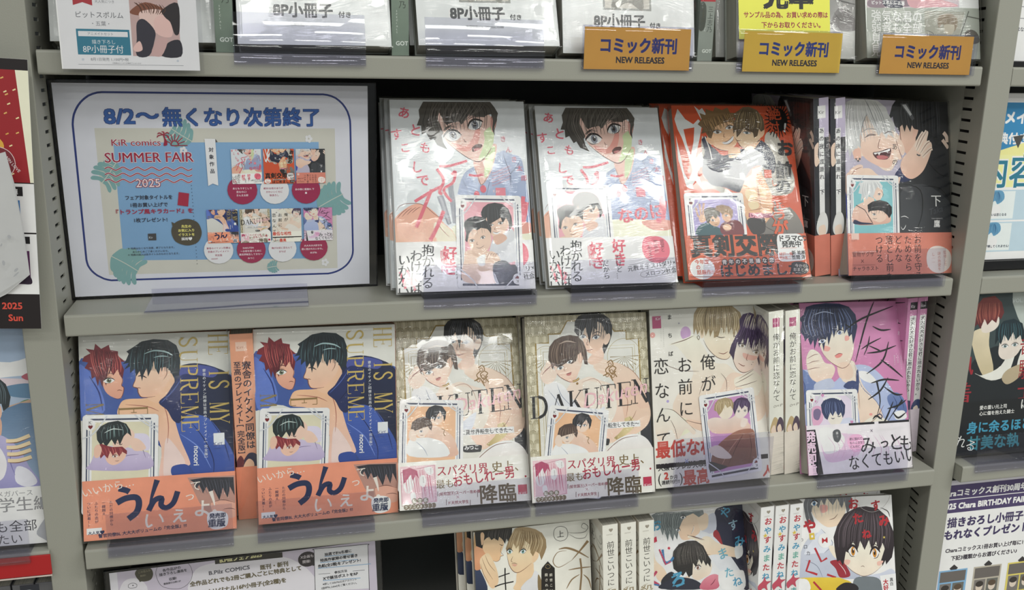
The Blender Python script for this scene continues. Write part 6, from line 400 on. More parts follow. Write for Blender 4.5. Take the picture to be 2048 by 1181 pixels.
'cover_boy_amber': [('R','f0efec>e8e4e0',0,0,1290,1840), ('C','f4ddc6>efcfb4',[218,1847,247,1696,315,1593,438,1504,568,1514,644,1561,689,1709,696,1843,402,1872]), ('C','f2a8a0',[360,1757,451,1753,448,1687,374,1673]), ('P','74767c>55585e',[151,1783,181,1848,273,1864,623,1863,771,1853,765,1739,704,1641,675,1793,634,1712,584,1831,525,1750,455,1837,414,1755,381,1823,340,1725,289,1810,246,1679,293,1528,249,1563,215,1614,202,1532,171,1633]), ('G','9ea2a8',5.5,12,[218,1847,194,1748,224,1597],[733,1841,730,1774,697,1692]), ('Y',288,1786,84.5,62.5,0,'4a80b0',1), ('B','6a4438',7.3,[470,1586,536,1602,584,1650]), ('C','c9cedc>b4bacc',[97,1240,214,1399,380,1440,517,1251,694,1108,831,902,536,902,28,932]), ('P','d8dce8',[152,1254,364,1491,502,1318,387,1208,132,1205]), ('B','7a8094',7.3,[364,1483,502,1318,387,1205]), ('B','7a8094',7.3,[147,1139,288,1065,354,929]), ('C','a02c38',[455,1105,584,1115,671,1027,703,926,573,917,524,1019]), ('B','e8d8d8',7.3,[564,1083,633,996,649,945]), ('C','c9cede',[831,902,1093,936,1246,978,1277,859]), ('C','f6dcc8',[445,1271,501,1285,552,1216,567,1140,512,1152]), ('C','f8e6d6>f4d8c4',[591,1247,621,1113,707,1008,805,936,906,917,1020,957,1136,1034,1211,1180,1192,1349,634,1378]), ('B','6a4438',5.5,[596,1180,637,1078,725,987,832,926,906,914,1019,949,1136,1034]), ('P','3d3338>2a2226',[525,1217,515,1384,568,1514,667,1643,819,1712,950,1722,1099,1690,1224,1583,1290,1412,1290,1243,1254,1111,1174,1032,1167,1082,1126,1018,1111,1085,1166,1216,1141,1285,1089,1187,1058,1306,997,1209,966,1327,904,1214,854,1325,811,1219,761,1321,699,1191,663,1210,639,1112,617,1046,584,1115,546,1100]), ('G','6e6068',7.3,26,[762,1681,604,1496,573,1264],[1170,1620,1253,1430,1222,1213]), ('B','3a3034',11.0,[1137,1697,1228,1651,1253,1582]), ('Y',755,1208,113.9,121.3,0,'d08a2c',-1), ('Y',1032,1173,113.9,121.3,0,'d08a2c',1), ('B','6a4438',5.5,[847,1024,871,1032,893,1019]), ('C','f4b8a8',[639,1112,713,1107,691,1059,645,1061]), ('C','f4b8a8',[1064,1071,1139,1076,1099,1028,1061,1030]), ('T','お',717,1708,139.6,'b82c34',{'wt': 0.04}), ('T','す',1022,1669,128.6,'b82c34',{'wt': 0.04,'rot': 0.175}), ('T','た',781,1521,139.6,'b82c34',{'wt': 0.04,'rot': 0.244}), ('T','み',1106,1480,147.0,'b82c34',{'wt': 0.04,'rot': 0.175}), ('T','ね',883,1348,121.3,'b82c34',{'wt': 0.04,'rot': 0.105}), ('T','や',135,1461,165.4,'b82c34',{'wt': 0.05}), ('P','d8b83a',[207,1441,271,1446,276,1371,212,1366]), ('P','f0f0f0',[229,1418,255,1420,257,1394,232,1392]), ('E','f6f4f2',400,1351,84.5,84.5,0), ('C','b82c34',[368,1383,400,1360,433,1388,433,1322,399,1343,367,1317]), ('K','b82c34',23.9,[271,1272,345,1111,420,1148]), ('K','b82c34',23.9,[201,1136,150,1015,239,985,287,966]), ('K','b82c34',23.9,[411,959,519,920,462,890,588,850]), ('O','b8b4b2',3.7,[836,1854,875,1717,1021,1652,1175,1704,1249,1853]), ('T','の',85,1356,47.8,'33343a'), ('T','ロ',126,1272,55.1,'33343a'), ('T','カ',158,1196,55.1,'33343a'), ('C','e2c43a>dcb82c',[10,933,500,921,609,898,717,842,621,765,-14,804]), ('C','70787e',[756,889,906,910,1071,871,1101,736,768,756]), ('C','2b2528',[550,819,644,855,771,822,786,755,529,771]), ('C','f2f0ee',[-9,918,154,917,184,792,-14,804]), ('P','f4f2f0',[1082,907,1299,924,1297,724,1110,735]), ('T','大好き',1155,866,69.8,'c03038',{'vert': 1,'wt': 0.04}), ('T','真白',1231,878,47.8,'33343a',{'vert': 1,'wt': 0.02}), ('K','b82c34',23.9,[234,887,329,783]), ('T','★',1144,1335,40.4,'e8d060')],
'set_front': [('R','e4e8ea',0,0,1500,1910), ('R','9a9c98',430,440,950,900), ('R','c9c5bc',450,460,930,900), ('C','8a8880',[520,440,700,520,860,440,820,700,600,720]), ('T','8P小冊子',318,268,150,'f6f8f8',{'wt': 0.07,'sx': 0.93}), ('T','8P小冊子',330,276,148,'4a4c4e',{'wt': 0.045,'sx': 0.93}), ('T','付き',930,272,62,'4a4c4e',{'wt': 0.04}), ('T','有償特典JAN: 2900026595480',480,180,30,'55585a',{'wt': 0.02})],
'sample_front': [('R','b9bab6',0,0,1420,1910), ('R','8e8d8a',1000,300,1420,900), ('B','5a5856',18,[1050,640,1200,600,1420,560]), ('B','5a5856',14,[1080,900,1060,640,1040,500]), ('C','6a6664',[1100,320,1180,520,1340,480,1400,300]), ('B','4a4846',8,[1130,480,1220,400,1330,460])],
'sample_sheet': [('R','f2ee4e',0,0,1080,1400), ('T','見本',285,345,300,'26282a',{'wt': 0.05,'sx': 1.0}), ('T','サンプル品の為、お買い求めの際は',55,225,68,'a02840',{'wt': 0.03,'sx': 0.92}), ('T','下からお取りください。',260,120,68,'a02840',{'wt': 0.03})],
'cover_grey_duo': [('R','b8c0b6',0,0,1330,1910), ('P','c9b9c0',[16,663,1329,696,1331,538,18,509]), ('C','8a7480',[42,587,204,642,423,621,568,547,346,519,54,512]), ('C','d9a0a8',[498,649,721,629,945,595,1079,546,792,529,523,523]), ('C','34364a',[202,590,350,633,434,521,243,517]), ('P','e2e4e4',[1092,690,1329,696,1330,527,1094,530]), ('T','ピットスポルム 五葉',67,546,41.6,'e8eaea',{'wt': 0.03}), ('P','a4aaa0',[10,506,1338,525,1349,3,-3,2]), ('T','強気な君の',60,382,127.9,'eef0ec',{'wt': -0.003,'sx': 0.93,'rot': -0.009}), ('T','弱音も全部',56,264,127.9,'eef0ec',{'wt': -0.003,'sx': 0.93,'rot': -0.009}), ('T','見逃したくない',51,146,127.9,'eef0ec',{'wt': -0.003,'sx': 0.93,'rot': -0.009}), ('T','見つけたから',46,27,127.9,'eef0ec',{'wt': -0.003,'sx': 0.93,'rot': -0.009}), ('T','2人きりを見つけて忍ぶ…',120,357,35.7,'5a5e58',{'wt': 0.01}), ('T','修学旅行の夜',113,242,35.7,'5a5e58',{'wt': 0.01}), ('P','98988a',[678,491,1161,488,1082,237,676,244]), ('C','8a7a62',[832,410,879,450,985,465,1059,427,1064,348,1023,282,996,347,933,307,890,358,843,318]), ('G','5a4c3a',4.5,10,[863,436,831,383,844,331],[1030,453,1058,388,1040,309]), ('C','b0a894',[905,346,1026,348,1007,262,931,254]), ('K','5c5e58',11.9,[1207,496,1098,244]), ('K','5c5e58',11.9,[1182,443,1365,413]), ('B','5c5e58',7.4,[692,290,766,265,780,239]), ('C','5c5852',[1152,271,1222,305,1298,273,1325,181,1232,154,1157,192]), ('B','7a7c76',5.9,[1097,231,1234,220,1358,248])],
'label_new': [('R','e7a83a',0,0,1050,380), ('T','コミック新刊',140,165,148,'26307a',{'wt': 0.045,'sx': 0.88}), ('T','NEW RELEASES',310,62,78,'2c2a30',{'wt': 0.04,'sx': 0.92})],
'label_new_bright': [('R','efc032',0,0,1050,380), ('T','コミック新刊',150,165,148,'1f3a8a',{'wt': 0.045,'sx': 0.86}), ('T','NEW RELEASES',310,62,78,'2c2a30',{'wt': 0.04,'sx': 0.92})],
'sheet_set': [('R','eceef0',0,0,1110,1700), ('R','2f7f98',135,120,555,330), ('R','f2f4f6',150,270,540,312), ('T','アニメイトセット',220,282,26,'5a7080',{}), ('T','描き下ろし',250,212,38,'dfe8ec',{}), ('T','8P小冊子付',175,140,72,'f0f4f6',{'wt': 0.005,'sx': 0.9}), ('R','c8a8a2',570,115,960,700), ('C','8a5038',[570,480,700,560,860,500,800,470,640,450]), ('C','eec8bc',[640,460,700,300,800,330,850,450,820,500,720,500]), ('C','e9c0b6',[760,420,850,460,900,380,890,280,780,300]), ('C','2a2426',[830,500,960,560,960,330,920,300,890,400,850,440]), ('C','33313c',[620,390,680,420,760,330,750,240,700,120,600,120,610,260]), ('C','2c2a33',[800,120,860,230,960,250,960,118]), ('C','cfa8a2',[720,140,780,260,860,260,800,120]), ('C','e9c0b6',[575,180,630,240,650,170,600,150]), ('G','5a3420',8,12,[600,560,640,520,660,470],[840,540,860,500,830,460]), ('T','ピットスポルム',135,425,56,'6a6c70',{'sx': 0.98}), ('T','・五葉・',250,360,42,'8a8c90',{}), ('P','b8333a',[130,590,280,590,280,520,205,545,130,520]), ('T','大人気につき',300,545,26,'9a9c9e',{}), ('T','8月1日発売 1,100円+税',230,72,30,'8a8c90',{}), ('T','※特典はなくなり次第終了となります',400,48,14,'9a9ca0',{}), ('K','9a9ca0',3,[130,40,975,40]), ('E','c9d0d8',170,80,10,10), ('E','c9d0d8',930,80,10,10)],
'spine_green': [('R','77897a',0,0,160,1910), ('T','三上志乃',100,700,70,'303a34',{'vert': 1,'sp': 1.05}), ('T','ビューティフル',48,720,28,'e0e6e0',{'vert': 1,'sp': 0.9}), ('T','GOT',35,90,52,'dfe6df',{'wt': 0.03}), ('T','SPECIALS',48,400,22,'dfe6df',{'vert': 1,'sp': 1.2})],
'spine_green_red': [('R','8b948c',0,0,170,1910), ('R','b32430',0,560,170,1910), ('T','三上志乃',110,520,60,'303a34',{'vert': 1,'sp': 1.05}), ('T','ビューティフル',60,420,22,'e0e6e0',{'vert': 1,'sp': 0.9}), ('T','GOT',45,80,46,'dfe6df',{'wt': 0.03}), ('C','4a5048',[0,300,60,320,60,520,0,540])],
'spine_black': [('R','34363b',0,0,170,1910), ('R','c2b8d2',60,1500,170,1910), ('R','f0efec',45,1700,135,1830), ('T','Kir',52,1745,52,'333333',{}), ('R','eeeeec',55,620,115,1600), ('T','あの夜に道連れ 下',85,1600,58,'22222a',{'vert': 1,'wt': 0.02,'sp': 1.4}), ('C','efcdb8',[0,1400,50,1450,40,1320,60,1250,20,1200,0,1250]), ('C','dcdcda',[15,560,60,690,120,690,150,600,140,480,90,440,30,470]), ('C','f0d0bd',[40,540,110,560,125,480,90,420,50,440]), ('C','2f3866',[60,300,150,320,160,400,60,400]), ('C','efcdb8',[0,300,50,300,60,420,10,430]), ('R','dd8068',0,0,170,455), ('R','ece4e0',70,190,120,320), ('T','鷹',95,300,50,'333333',{'vert': 1}), ('T','三交社',50,30,22,'b05a48',{})],
'spine_salmon': [('R','e8a07e',0,0,210,1910), ('R','ecc4b0',50,1740,150,1830), ('T','Kirr',60,1760,40,'c08068',{'rot': 0.1}), ('T','寮舎のイケメン同僚は',140,1640,88,'2a2c40',{'vert': 1,'wt': 0.02,'sp': 1.02}), ('T','至高のプレイメイト[完全版]',55,1640,70,'2a2c40',{'vert': 1,'wt': 0.02,'sp': 1.0}), ('C','2b2e4c',[0,560,60,620,120,700,190,680,210,560,190,480,0,460]), ('C','efbd9b',[60,560,110,640,160,600,150,500,70,480]), ('C','6a3038',[0,620,40,680,70,620,50,560,0,560]), ('C','2c3a80',[120,480,210,560,210,430,130,430]), ('T','nocori',60,400,90,'3a3a60',{'rot': -1.571}), ('T','三交社',80,70,24,'4a3a40',{})],
'spine_cream': [('R','ece8dc',0,0,170,1910), ('R','b8527e',45,1730,125,1830), ('T','KirR',52,1765,28,'f0dce4',{}), ('T','俺がお前に恋なんて',88,1660,84,'26221f',{'vert': 1,'sp': 1.05}), ('T','Ore ga',50,800,40,'6a6258',{'skew': 0.3,'rot': 0.2}), ('C','c2a878',[10,560,60,690,110,640,90,520,30,480]), ('C','4c3a50',[80,560,120,680,165,640,165,520,100,500]), ('C','f3d0bc',[20,540,60,600,80,520,50,470]), ('C','f3d0bc',[95,560,130,600,150,520,115,480]), ('R','ece8dc',0,0,170,440), ('T','まちば',85,420,52,'26221f',{'vert': 1,'wt': 0.02,'sp': 1.7}), ('T','三交社',50,40,26,'6a6258',{})],
'spine_pink': [('R','d488b8',0,0,160,1910), ('R','26222c',35,1770,125,1860), ('T','Kir',42,1795,44,'e0d0e0',{}), ('R','f4eef4',40,640,120,1700), ('T','大大大大大好きな君に抱かれたいから。',80,1690,54,'2a2232',{'vert': 1,'wt': 0.02,'sp': 1.0}), ('C','3a4878',[10,560,60,660,140,640,150,500,60,450]), ('C','f6d8c8',[40,560,90,590,110,520,70,490]), ('C','4a64a8',[20,400,130,420,140,500,30,480]), ('R','e4d2e2',0,0,160,380), ('T','めがね',80,370,60,'3a3040',{'vert': 1,'wt': 0.02,'sp': 1.8})],
'spine_white_rev': [('R','eae6dc',0,0,170,1910), ('T','♥',65,1830,40,'9a9284',{}), ('T','comics',40,1790,24,'9a9284',{}), ('T','前世こいつに',85,1720,88,'2a2622',{'vert': 1,'sp': 1.0}), ('T','殺',10,1030,150,'9a8a6c',{'wt': 0.01}), ('B','9a8a6c',6,[0,1080,40,1150,100,1170]), ('T','されました',85,1010,80,'2a2622',{'vert': 1,'sp': 1.0})],
'spine_white_colour': [('R','eeecea',0,0,170,1910), ('T','♥',65,1830,40,'9a9284',{}), ('T','comics',40,1790,24,'9a9284',{}), ('T','お',45,1700,92,'c03040',{'wt': 0.03}), ('T','や',45,1588,92,'4a9ac0',{'wt': 0.03}), ('T','す',45,1476,92,'c03040',{'wt': 0.03}), ('T','み',45,1364,92,'4a9ac0',{'wt': 0.03}), ('T','ま',45,1252,92,'6ab0a0',{'wt': 0.03}), ('T','た',45,1140,92,'c03040',{'wt': 0.03}), ('T','ね',45,1028,92,'4a9ac0',{'wt': 0.03}), ('T','。',45,916,92,'7ac0b0',{'wt': 0.03}), ('T','ま',45,804,92,'4aa0a0',{'wt': 0.03}), ('T','し',45,692,92,'c03040',{'wt': 0.03}), ('T','ろ',45,580,92,'6aa0a0',{'wt': 0.03}), ('T','く',45,468,92,'4a70b0',{'wt': 0.03}), ('T','ん',45,356,92,'8aa0c0',{'wt': 0.03}), ('T','★',30,1540,70,'e0c040',{}), ('C','c84a60',[0,950,60,1010,80,1060,100,1000,160,990,110,950,120,880,70,920,20,880])],
'sheet_red_left': [('R','1c1416',0,0,900,2580), ('R','9e1c24',0,1440,900,2480), ('P','efe6cc',[790,2480,900,2480,900,1440,870,1440]), ('P','f0d8a0',[451.50067858709684,1595.9444118345657,477.50067858709684,1607.9444118345657,473.50067858709684,1619.9444118345657,447.50067858709684,1605.9444118345657]), ('P','e0b060',[555.917709817276,1583.7932270903814,581.917709817276,1595.7932270903814,577.917709817276,1607.7932270903814,551.917709817276,1593.7932270903814]), ('P','e0b060',[522.6841362285822,2353.6981900715787,548.6841362285822,2365.6981900715787,544.6841362285822,2377.6981900715787,518.6841362285822,2363.6981900715787]), ('P','f0d8a0',[445.42911554683656,1999.1124076025767,471.42911554683656,2011.1124076025767,467.42911554683656,2023.1124076025767,441.42911554683656,2009.1124076025767]), ('P','f0d8a0',[685.290586607499,2268.990661492575,711.290586607499,2280.990661492575,707.290586607499,2292.990661492575,681.290586607499,2278.990661492575]), ('P','d8a048',[442.1921860089341,2362.5523372280963,468.1921860089341,2374.5523372280963,464.1921860089341,2386.5523372280963,438.1921860089341,2372.5523372280963]), ('P','e0b060',[696.860509081999,2244.4164898449585,722.860509081999,2256.4164898449585,718.860509081999,2268.4164898449585,692.860509081999,2254.4164898449585]), ('P','d8a048',[420.87185154285635,1769.3658436319777,446.87185154285635,1781.3658436319777,442.87185154285635,1793.3658436319777,416.87185154285635,1779.3658436319777]), ('P','f0d8a0',[763.1968740187496,2289.1322288546503,789.1968740187496,2301.1322288546503,785.1968740187496,2313.1322288546503,759.1968740187496,2299.1322288546503]), ('P','d8a048',[387.2888486330164,2063.4422518594884,413.2888486330164,2075.4422518594884,409.2888486330164,2087.4422518594884,383.2888486330164,2073.4422518594884]), ('P','e0b060',[516.8106954362997,1731.4523927520577,542.8106954362997,1743.4523927520577,538.8106954362997,1755.4523927520577,512.8106954362997,1741.4523927520577]), ('P','d8a048',[553.6427916616124,1583.091972756813,579.6427916616124,1595.091972756813,575.6427916616124,1607.091972756813,549.6427916616124,1593.091972756813]), ('P','f0d8a0',[711.398952149642,1506.7065409216982,737.398952149642,1518.7065409216982,733.398952149642,1530.7065409216982,707.398952149642,1516.7065409216982]), ('P','d8a048',[596.1177247249334,2320.5550330872748,622.1177247249334,2332.5550330872748,618.1177247249334,2344.5550330872748,592.1177247249334,2330.5550330872748]), ('P','f0d8a0',[433.90382444856164,1894.0699027254327,459.90382444856164,1906.0699027254327,455.90382444856164,1918.0699027254327,429.90382444856164,1904.0699027254327]), ('P','f0d8a0',[535.348497436122,1650.0281636930958,561.348497436122,1662.0281636930958,557.348497436122,1674.0281636930958,531.348497436122,1660.0281636930958]), ('P','e0b060',[461.6517129496835,2241.573489309935,487.6517129496835,2253.573489309935,483.6517129496835,2265.573489309935,457.6517129496835,2251.573489309935]), ('P','f0d8a0',[369.9184595715104,2082.50619335211,395.9184595715104,2094.50619335211,391.9184595715104,2106.50619335211,365.9184595715104,2092.50619335211]), ('P','d8a048',[573.1149970731689,2102.6382173467673,599.1149970731689,2114.6382173467673,595.1149970731689,2126.6382173467673,569.1149970731689,2112.6382173467673]), ('P','e0b060',[497.4226041315271,2427.4693529800643,523.4226041315271,2439.4693529800643,519.4226041315271,2451.4693529800643,493.4226041315271,2437.4693529800643]), ('P','d8a048',[378.5685418360062,2349.584591675428,404.5685418360062,2361.584591675428,400.5685418360062,2373.584591675428,374.5685418360062,2359.584591675428]), ('P','f0d8a0',[622.0459421701382,1756.9634965125053,648.0459421701382,1768.9634965125053,644.0459421701382,1780.9634965125053,618.0459421701382,1766.9634965125053]), ('P','d8a048',[537.4474638043743,2047.5548708306405,563.4474638043743,2059.5548708306405,559.4474638043743,2071.5548708306405,533.4474638043743,2057.5548708306405]), ('P','e0b060',[590.1674629408586,2341.013044423512,616.1674629408586,2353.013044423512,612.1674629408586,2365.013044423512,586.1674629408586,2351.013044423512]), ('P','f0d8a0',[710.9533258266181,2158.591114080314,736.9533258266181,2170.591114080314,732.9533258266181,2182.591114080314,706.9533258266181,2168.591114080314]), ('P','e0b060',[679.0197637702986,2072.351829869688,705.0197637702986,2084.351829869688,701.0197637702986,2096.351829869688,675.0197637702986,2082.351829869688]), ('P','f0d8a0',[402.5225228246957,2369.160099440157,428.5225228246957,2381.160099440157,424.5225228246957,2393.160099440157,398.5225228246957,2379.160099440157]), ('P','d8a048',[547.3780634331756,1539.8144046372784,573.3780634331756,1551.8144046372784,569.3780634331756,1563.8144046372784,543.3780634331756,1549.8144046372784]), ('P','f0d8a0',[385.5224454048942,2396.961477979317,411.5224454048942,2408.961477979317,407.5224454048942,2420.961477979317,381.5224454048942,2406.961477979317]), ('P','e0b060',[665.997521283788,2392.6768602000448,691.997521283788,2404.6768602000448,687.997521283788,2416.6768602000448,661.997521283788,2402.6768602000448]), ('P','e0b060',[488.8084137757754,1799.158791515129,514.8084137757754,1811.158791515129,510.8084137757754,1823.158791515129,484.8084137757754,1809.158791515129]), ('P','d8a048',[683.3529571468139,1881.6977433940542,709.3529571468139,1893.6977433940542,705.3529571468139,1905.6977433940542,679.3529571468139,1891.6977433940542]), ('P','d8a048',[642.4187988915216,1572.3133477037513,668.4187988915216,1584.3133477037513,664.4187988915216,1596.3133477037513,638.4187988915216,1582.3133477037513]), ('P','e0b060',[432.3085380677579,1913.0522827174937,458.3085380677579,1925.0522827174937,454.3085380677579,1937.0522827174937,428.3085380677579,1923.0522827174937]), ('P','e0b060',[457.52037066297896,2056.8929899818204,483.52037066297896,2068.8929899818204,479.52037066297896,2080.8929899818204,453.52037066297896,2066.8929899818204]), ('P','e0b060',[492.46210855565016,1508.738713695795,518.4621085556502,1520.738713695795,514.4621085556502,1532.738713695795,488.46210855565016,1518.738713695795]), ('P','f0d8a0',[545.5576933392422,1839.6274670130274,571.5576933392422,1851.6274670130274,567.5576933392422,1863.6274670130274,541.5576933392422,1849.6274670130274]), ('P','f0d8a0',[778.7896627548614,2031.4538522087414,804.7896627548614,2043.4538522087414,800.7896627548614,2055.4538522087414,774.7896627548614,2041.4538522087414]), ('P','e0b060',[772.1519192987068,1894.2758429227226,798.1519192987068,1906.2758429227226,794.1519192987068,1918.2758429227226,768.1519192987068,1904.2758429227226]), ('P','d8a048',[398.8558400833308,1557.8545460954433,424.8558400833308,1569.8545460954433,420.8558400833308,1581.8545460954433,394.8558400833308,1567.8545460954433]), ('P','e0b060',[422.5282166606186,2129.449219351079,448.5282166606186,2141.449219351079,444.5282166606186,2153.449219351079,418.5282166606186,2139.449219351079]), ('P','d8a048',[610.8025192289331,2007.9939410561387,636.8025192289331,2019.9939410561387,632.8025192289331,2031.9939410561387,606.8025192289331,2017.9939410561387]), ('P','e0b060',[457.0952200756682,2427.801970191924,483.0952200756682,2439.801970191924,479.0952200756682,2451.801970191924,453.0952200756682,2437.801970191924]), ('P','f0d8a0',[708.985693213149,1772.403896075686,734.985693213149,1784.403896075686,730.985693213149,1796.403896075686,704.985693213149,1782.403896075686]), ('P','e0b060',[630.1932362816682,1686.2431253069535,656.1932362816682,1698.2431253069535,652.1932362816682,1710.2431253069535,626.1932362816682,1696.2431253069535]), ('P','e0b060',[454.0007314733423,1881.8789144419352,480.0007314733423,1893.8789144419352,476.0007314733423,1905.8789144419352,450.0007314733423,1891.8789144419352]), ('C','e0a83a',[300,1900,600,1860,660,1760,560,1720,300,1720]), ('E','7a2830',600,1620,150,150), ('O','e0c8c8',6,[600,1770,706,1726,750,1620,706,1514,600,1470,494,1514,450,1620,494,1726]), ('E','d8b8b8',600,1620,90,90), ('T','TWIN LOVE',640,1700,40,'f0e0e0',{'rot': -0.9}), ('R','ececec',0,960,900,1430), ('R','ececec',0,350,900,945), ('R','1c1a1c',450,1310,800,1400), ('T','執筆陣',560,1325,66,'f0f0f0',{'wt': 0.03}), ('R','1c1a1c',470,850,840,920), ('T','執筆陣',560,858,58,'f0f0f0',{'wt': 0.03}), ('R','3a78b8',440,1010,770,1270), ('C','2a2028',[520,1150,560,1240,660,1230,680,1120,600,1080]), ('C','e0a8a0',[560,1100,620,1160,700,1140,740,1050,600,1020]), ('T','チカ',680,1030,40,'f0f0f0',{'wt': 0.04}), ('R','5a2a58',470,450,830,780), ('C','f0d060',[560,700,620,770,680,700,620,660]), ('C','e0a0b8',[600,560,700,640,800,600,780,480,640,470]), ('C','2a1830',[700,470,760,560,830,520,830,450]), ('T','1',395,130,220,'d84838',{'wt': 0.06}), ('T','2025',560,200,92,'d84838',{'wt': 0.03}), ('T','Sun',610,80,92,'d84838',{'wt': 0.03})],
'cover_lavender': [('R','9db4d2>c3cede',0,0,1350,2050), ('C','eee9ea',[500,1700,800,1780,1100,1740,1350,1800,1350,1640,1000,1600,700,1560]), ('C','d8c8d0',[600,1560,900,1600,1350,1560,1350,1480,900,1460]), ('C','5f86a8',[1000,1500,1200,1540,1350,1500,1350,1400,1100,1420]), ('C','b85a6a',[1180,1600,1260,1640,1330,1600,1260,1560]), ('C','4f8a5c',[1120,1340,1220,1390,1300,1330,1230,1260,1130,1270]), ('P','c9a68e',[1030,1330,1350,1420,1350,1370,1030,1280]), ('P','a8806a',[1060,1180,1350,1250,1350,1190,1060,1120]), ('C','5d7da0>8fa8c8',[960,1240,1350,1300,1350,560,960,560]), ('C','efcfb8',[600,1500,820,1480,860,1300,820,1120,700,1060,600,1100]), ('C','d9a890',[760,1160,960,1240,985,1120,930,980,800,1000]), ('C','e8b8a0',[930,1330,985,1350,995,1260,950,1190,920,1240]), ('P','2c3438',[640,1660,820,1700,960,1640,1050,1540,1080,1420,1060,1330,1010,1290,1000,1360,950,1360,930,1250,900,1330,870,1380,830,1300,810,1420,760,1330,730,1440,640,1400]), ('G','5a6a72',7,12,[800,1680,780,1560,790,1400],[1020,1560,1050,1460,1040,1350]), ('C','b9b3da>8f8cc6',[600,1040,760,1090,860,1010,960,1070,1090,960,1180,760,1230,540,600,540]), ('C','e4e2f2',[820,960,930,980,1000,820,960,660,860,640,800,800]), ('C','dcdcf0',[1080,760,1180,720,1240,600,1150,560,1060,620]), ('B','6f6cae',9,[880,1010,920,860,900,700]), ('B','6f6cae',8,[1060,960,1030,820,1060,680]), ('R','ecebee',0,0,1350,560), ('L','f0d2a8',34,[1010,1010,1100,1010,1210,1050]), ('B','7a4a30',8,[1010,990,1100,990,1210,1028]), ('L','f0d2a8',34,[1010,948,1100,946,1210,982]), ('B','7a4a30',8,[1010,928,1100,926,1210,960]), ('L','f0d2a8',34,[1010,886,1100,882,1210,914]), ('B','7a4a30',8,[1010,866,1100,862,1210,892]), ('L','f0d2a8',34,[1010,824,1100,818,1210,846]), ('B','7a4a30',8,[1010,804,1100,798,1210,824]), ('T','イル・オメガバース',640,480,62,'8a8a90',{}), ('T','大学生編',740,340,150,'8a8a8e',{'wt': 0.01}), ('T','も全部',850,140,120,'3a3a40',{}), ('T','会いたい',640,20,110,'4a4a50',{}), ('C','9a9ca4',[1250,420,1350,480,1350,330,1270,340]), ('C','a8aab2',[1200,120,1350,300,1350,0,1250,40])],
'sheet_white_right': [('R','e9ebee',0,0,2500,1900), ('T','たちの',70,1180,95,'2a3a6a',{'wt': 0.02}), ('T','が凸凹',66,1055,95,'2a3a6a',{'wt': 0.02}), ('T','いなかった',62,930,95,'2a3a6a',{'wt': 0.02}), ('T','れないけど',58,805,95,'2a3a6a',{'wt': 0.02}), ('K','6a6c74',6,[0,560,2500,560]), ('K','6a6c74',6,[0,440,2500,440]), ('T','※特典はなくなり次第終了',40,310,50,'5a5c64',{'wt': 0.02})],
'sheet_blue_yellow': [('R','e8e9ea',0,0,2500,1850), ('R','2f86bc',50,1180,2500,1750), ('T','アニメイト限定',-60,1530,150,'eaf2f6',{'wt': 0.05}), ('T','特典付き!',60,1310,130,'f2f6f8',{'wt': 0.05}), ('R','ece8a0',50,820,2500,1180), ('P','e8e494',[50,1180,600,1330,1400,1180]), ('T','内容',-20,850,400,'eef4f0',{'wt': 0.05}), ('T','内容',-10,850,390,'2a7a94',{'wt': 0.02}), ('P','4a4a48',[380,1380,520,1400,460,1250]), ('R','b8d0de',30,450,1200,790), ('R','dfe8ee',50,465,500,775), ('C','5f9ac0',[60,690,160,770,320,780,360,690,280,630,240,670,160,610,100,630]), ('C','eef4f8',[120,490,260,630,330,570,280,480]), ('B','2a5a8a',8,[130,650,170,665,210,650]), ('G','2a5a8a',5,12,[90,650,140,730,200,770],[340,650,320,720,280,770]), ('T','口な想いは恋となる',110,500,34,'22324a',{'wt': 0.03}), ('R','b8d0de',30,90,1200,430), ('R','dfe8ee',50,105,500,415), ('C','5f9ac0',[60,330,160,410,320,420,360,330,280,270,240,310,160,250,100,270]), ('C','eef4f8',[120,130,260,270,330,210,280,120]), ('B','2a5a8a',8,[130,290,170,305,210,290]), ('G','2a5a8a',5,12,[90,290,140,370,200,410],[340,290,320,360,280,410]), ('T','息子が帰してくれません!',110,140,34,'22324a',{'wt': 0.03})],
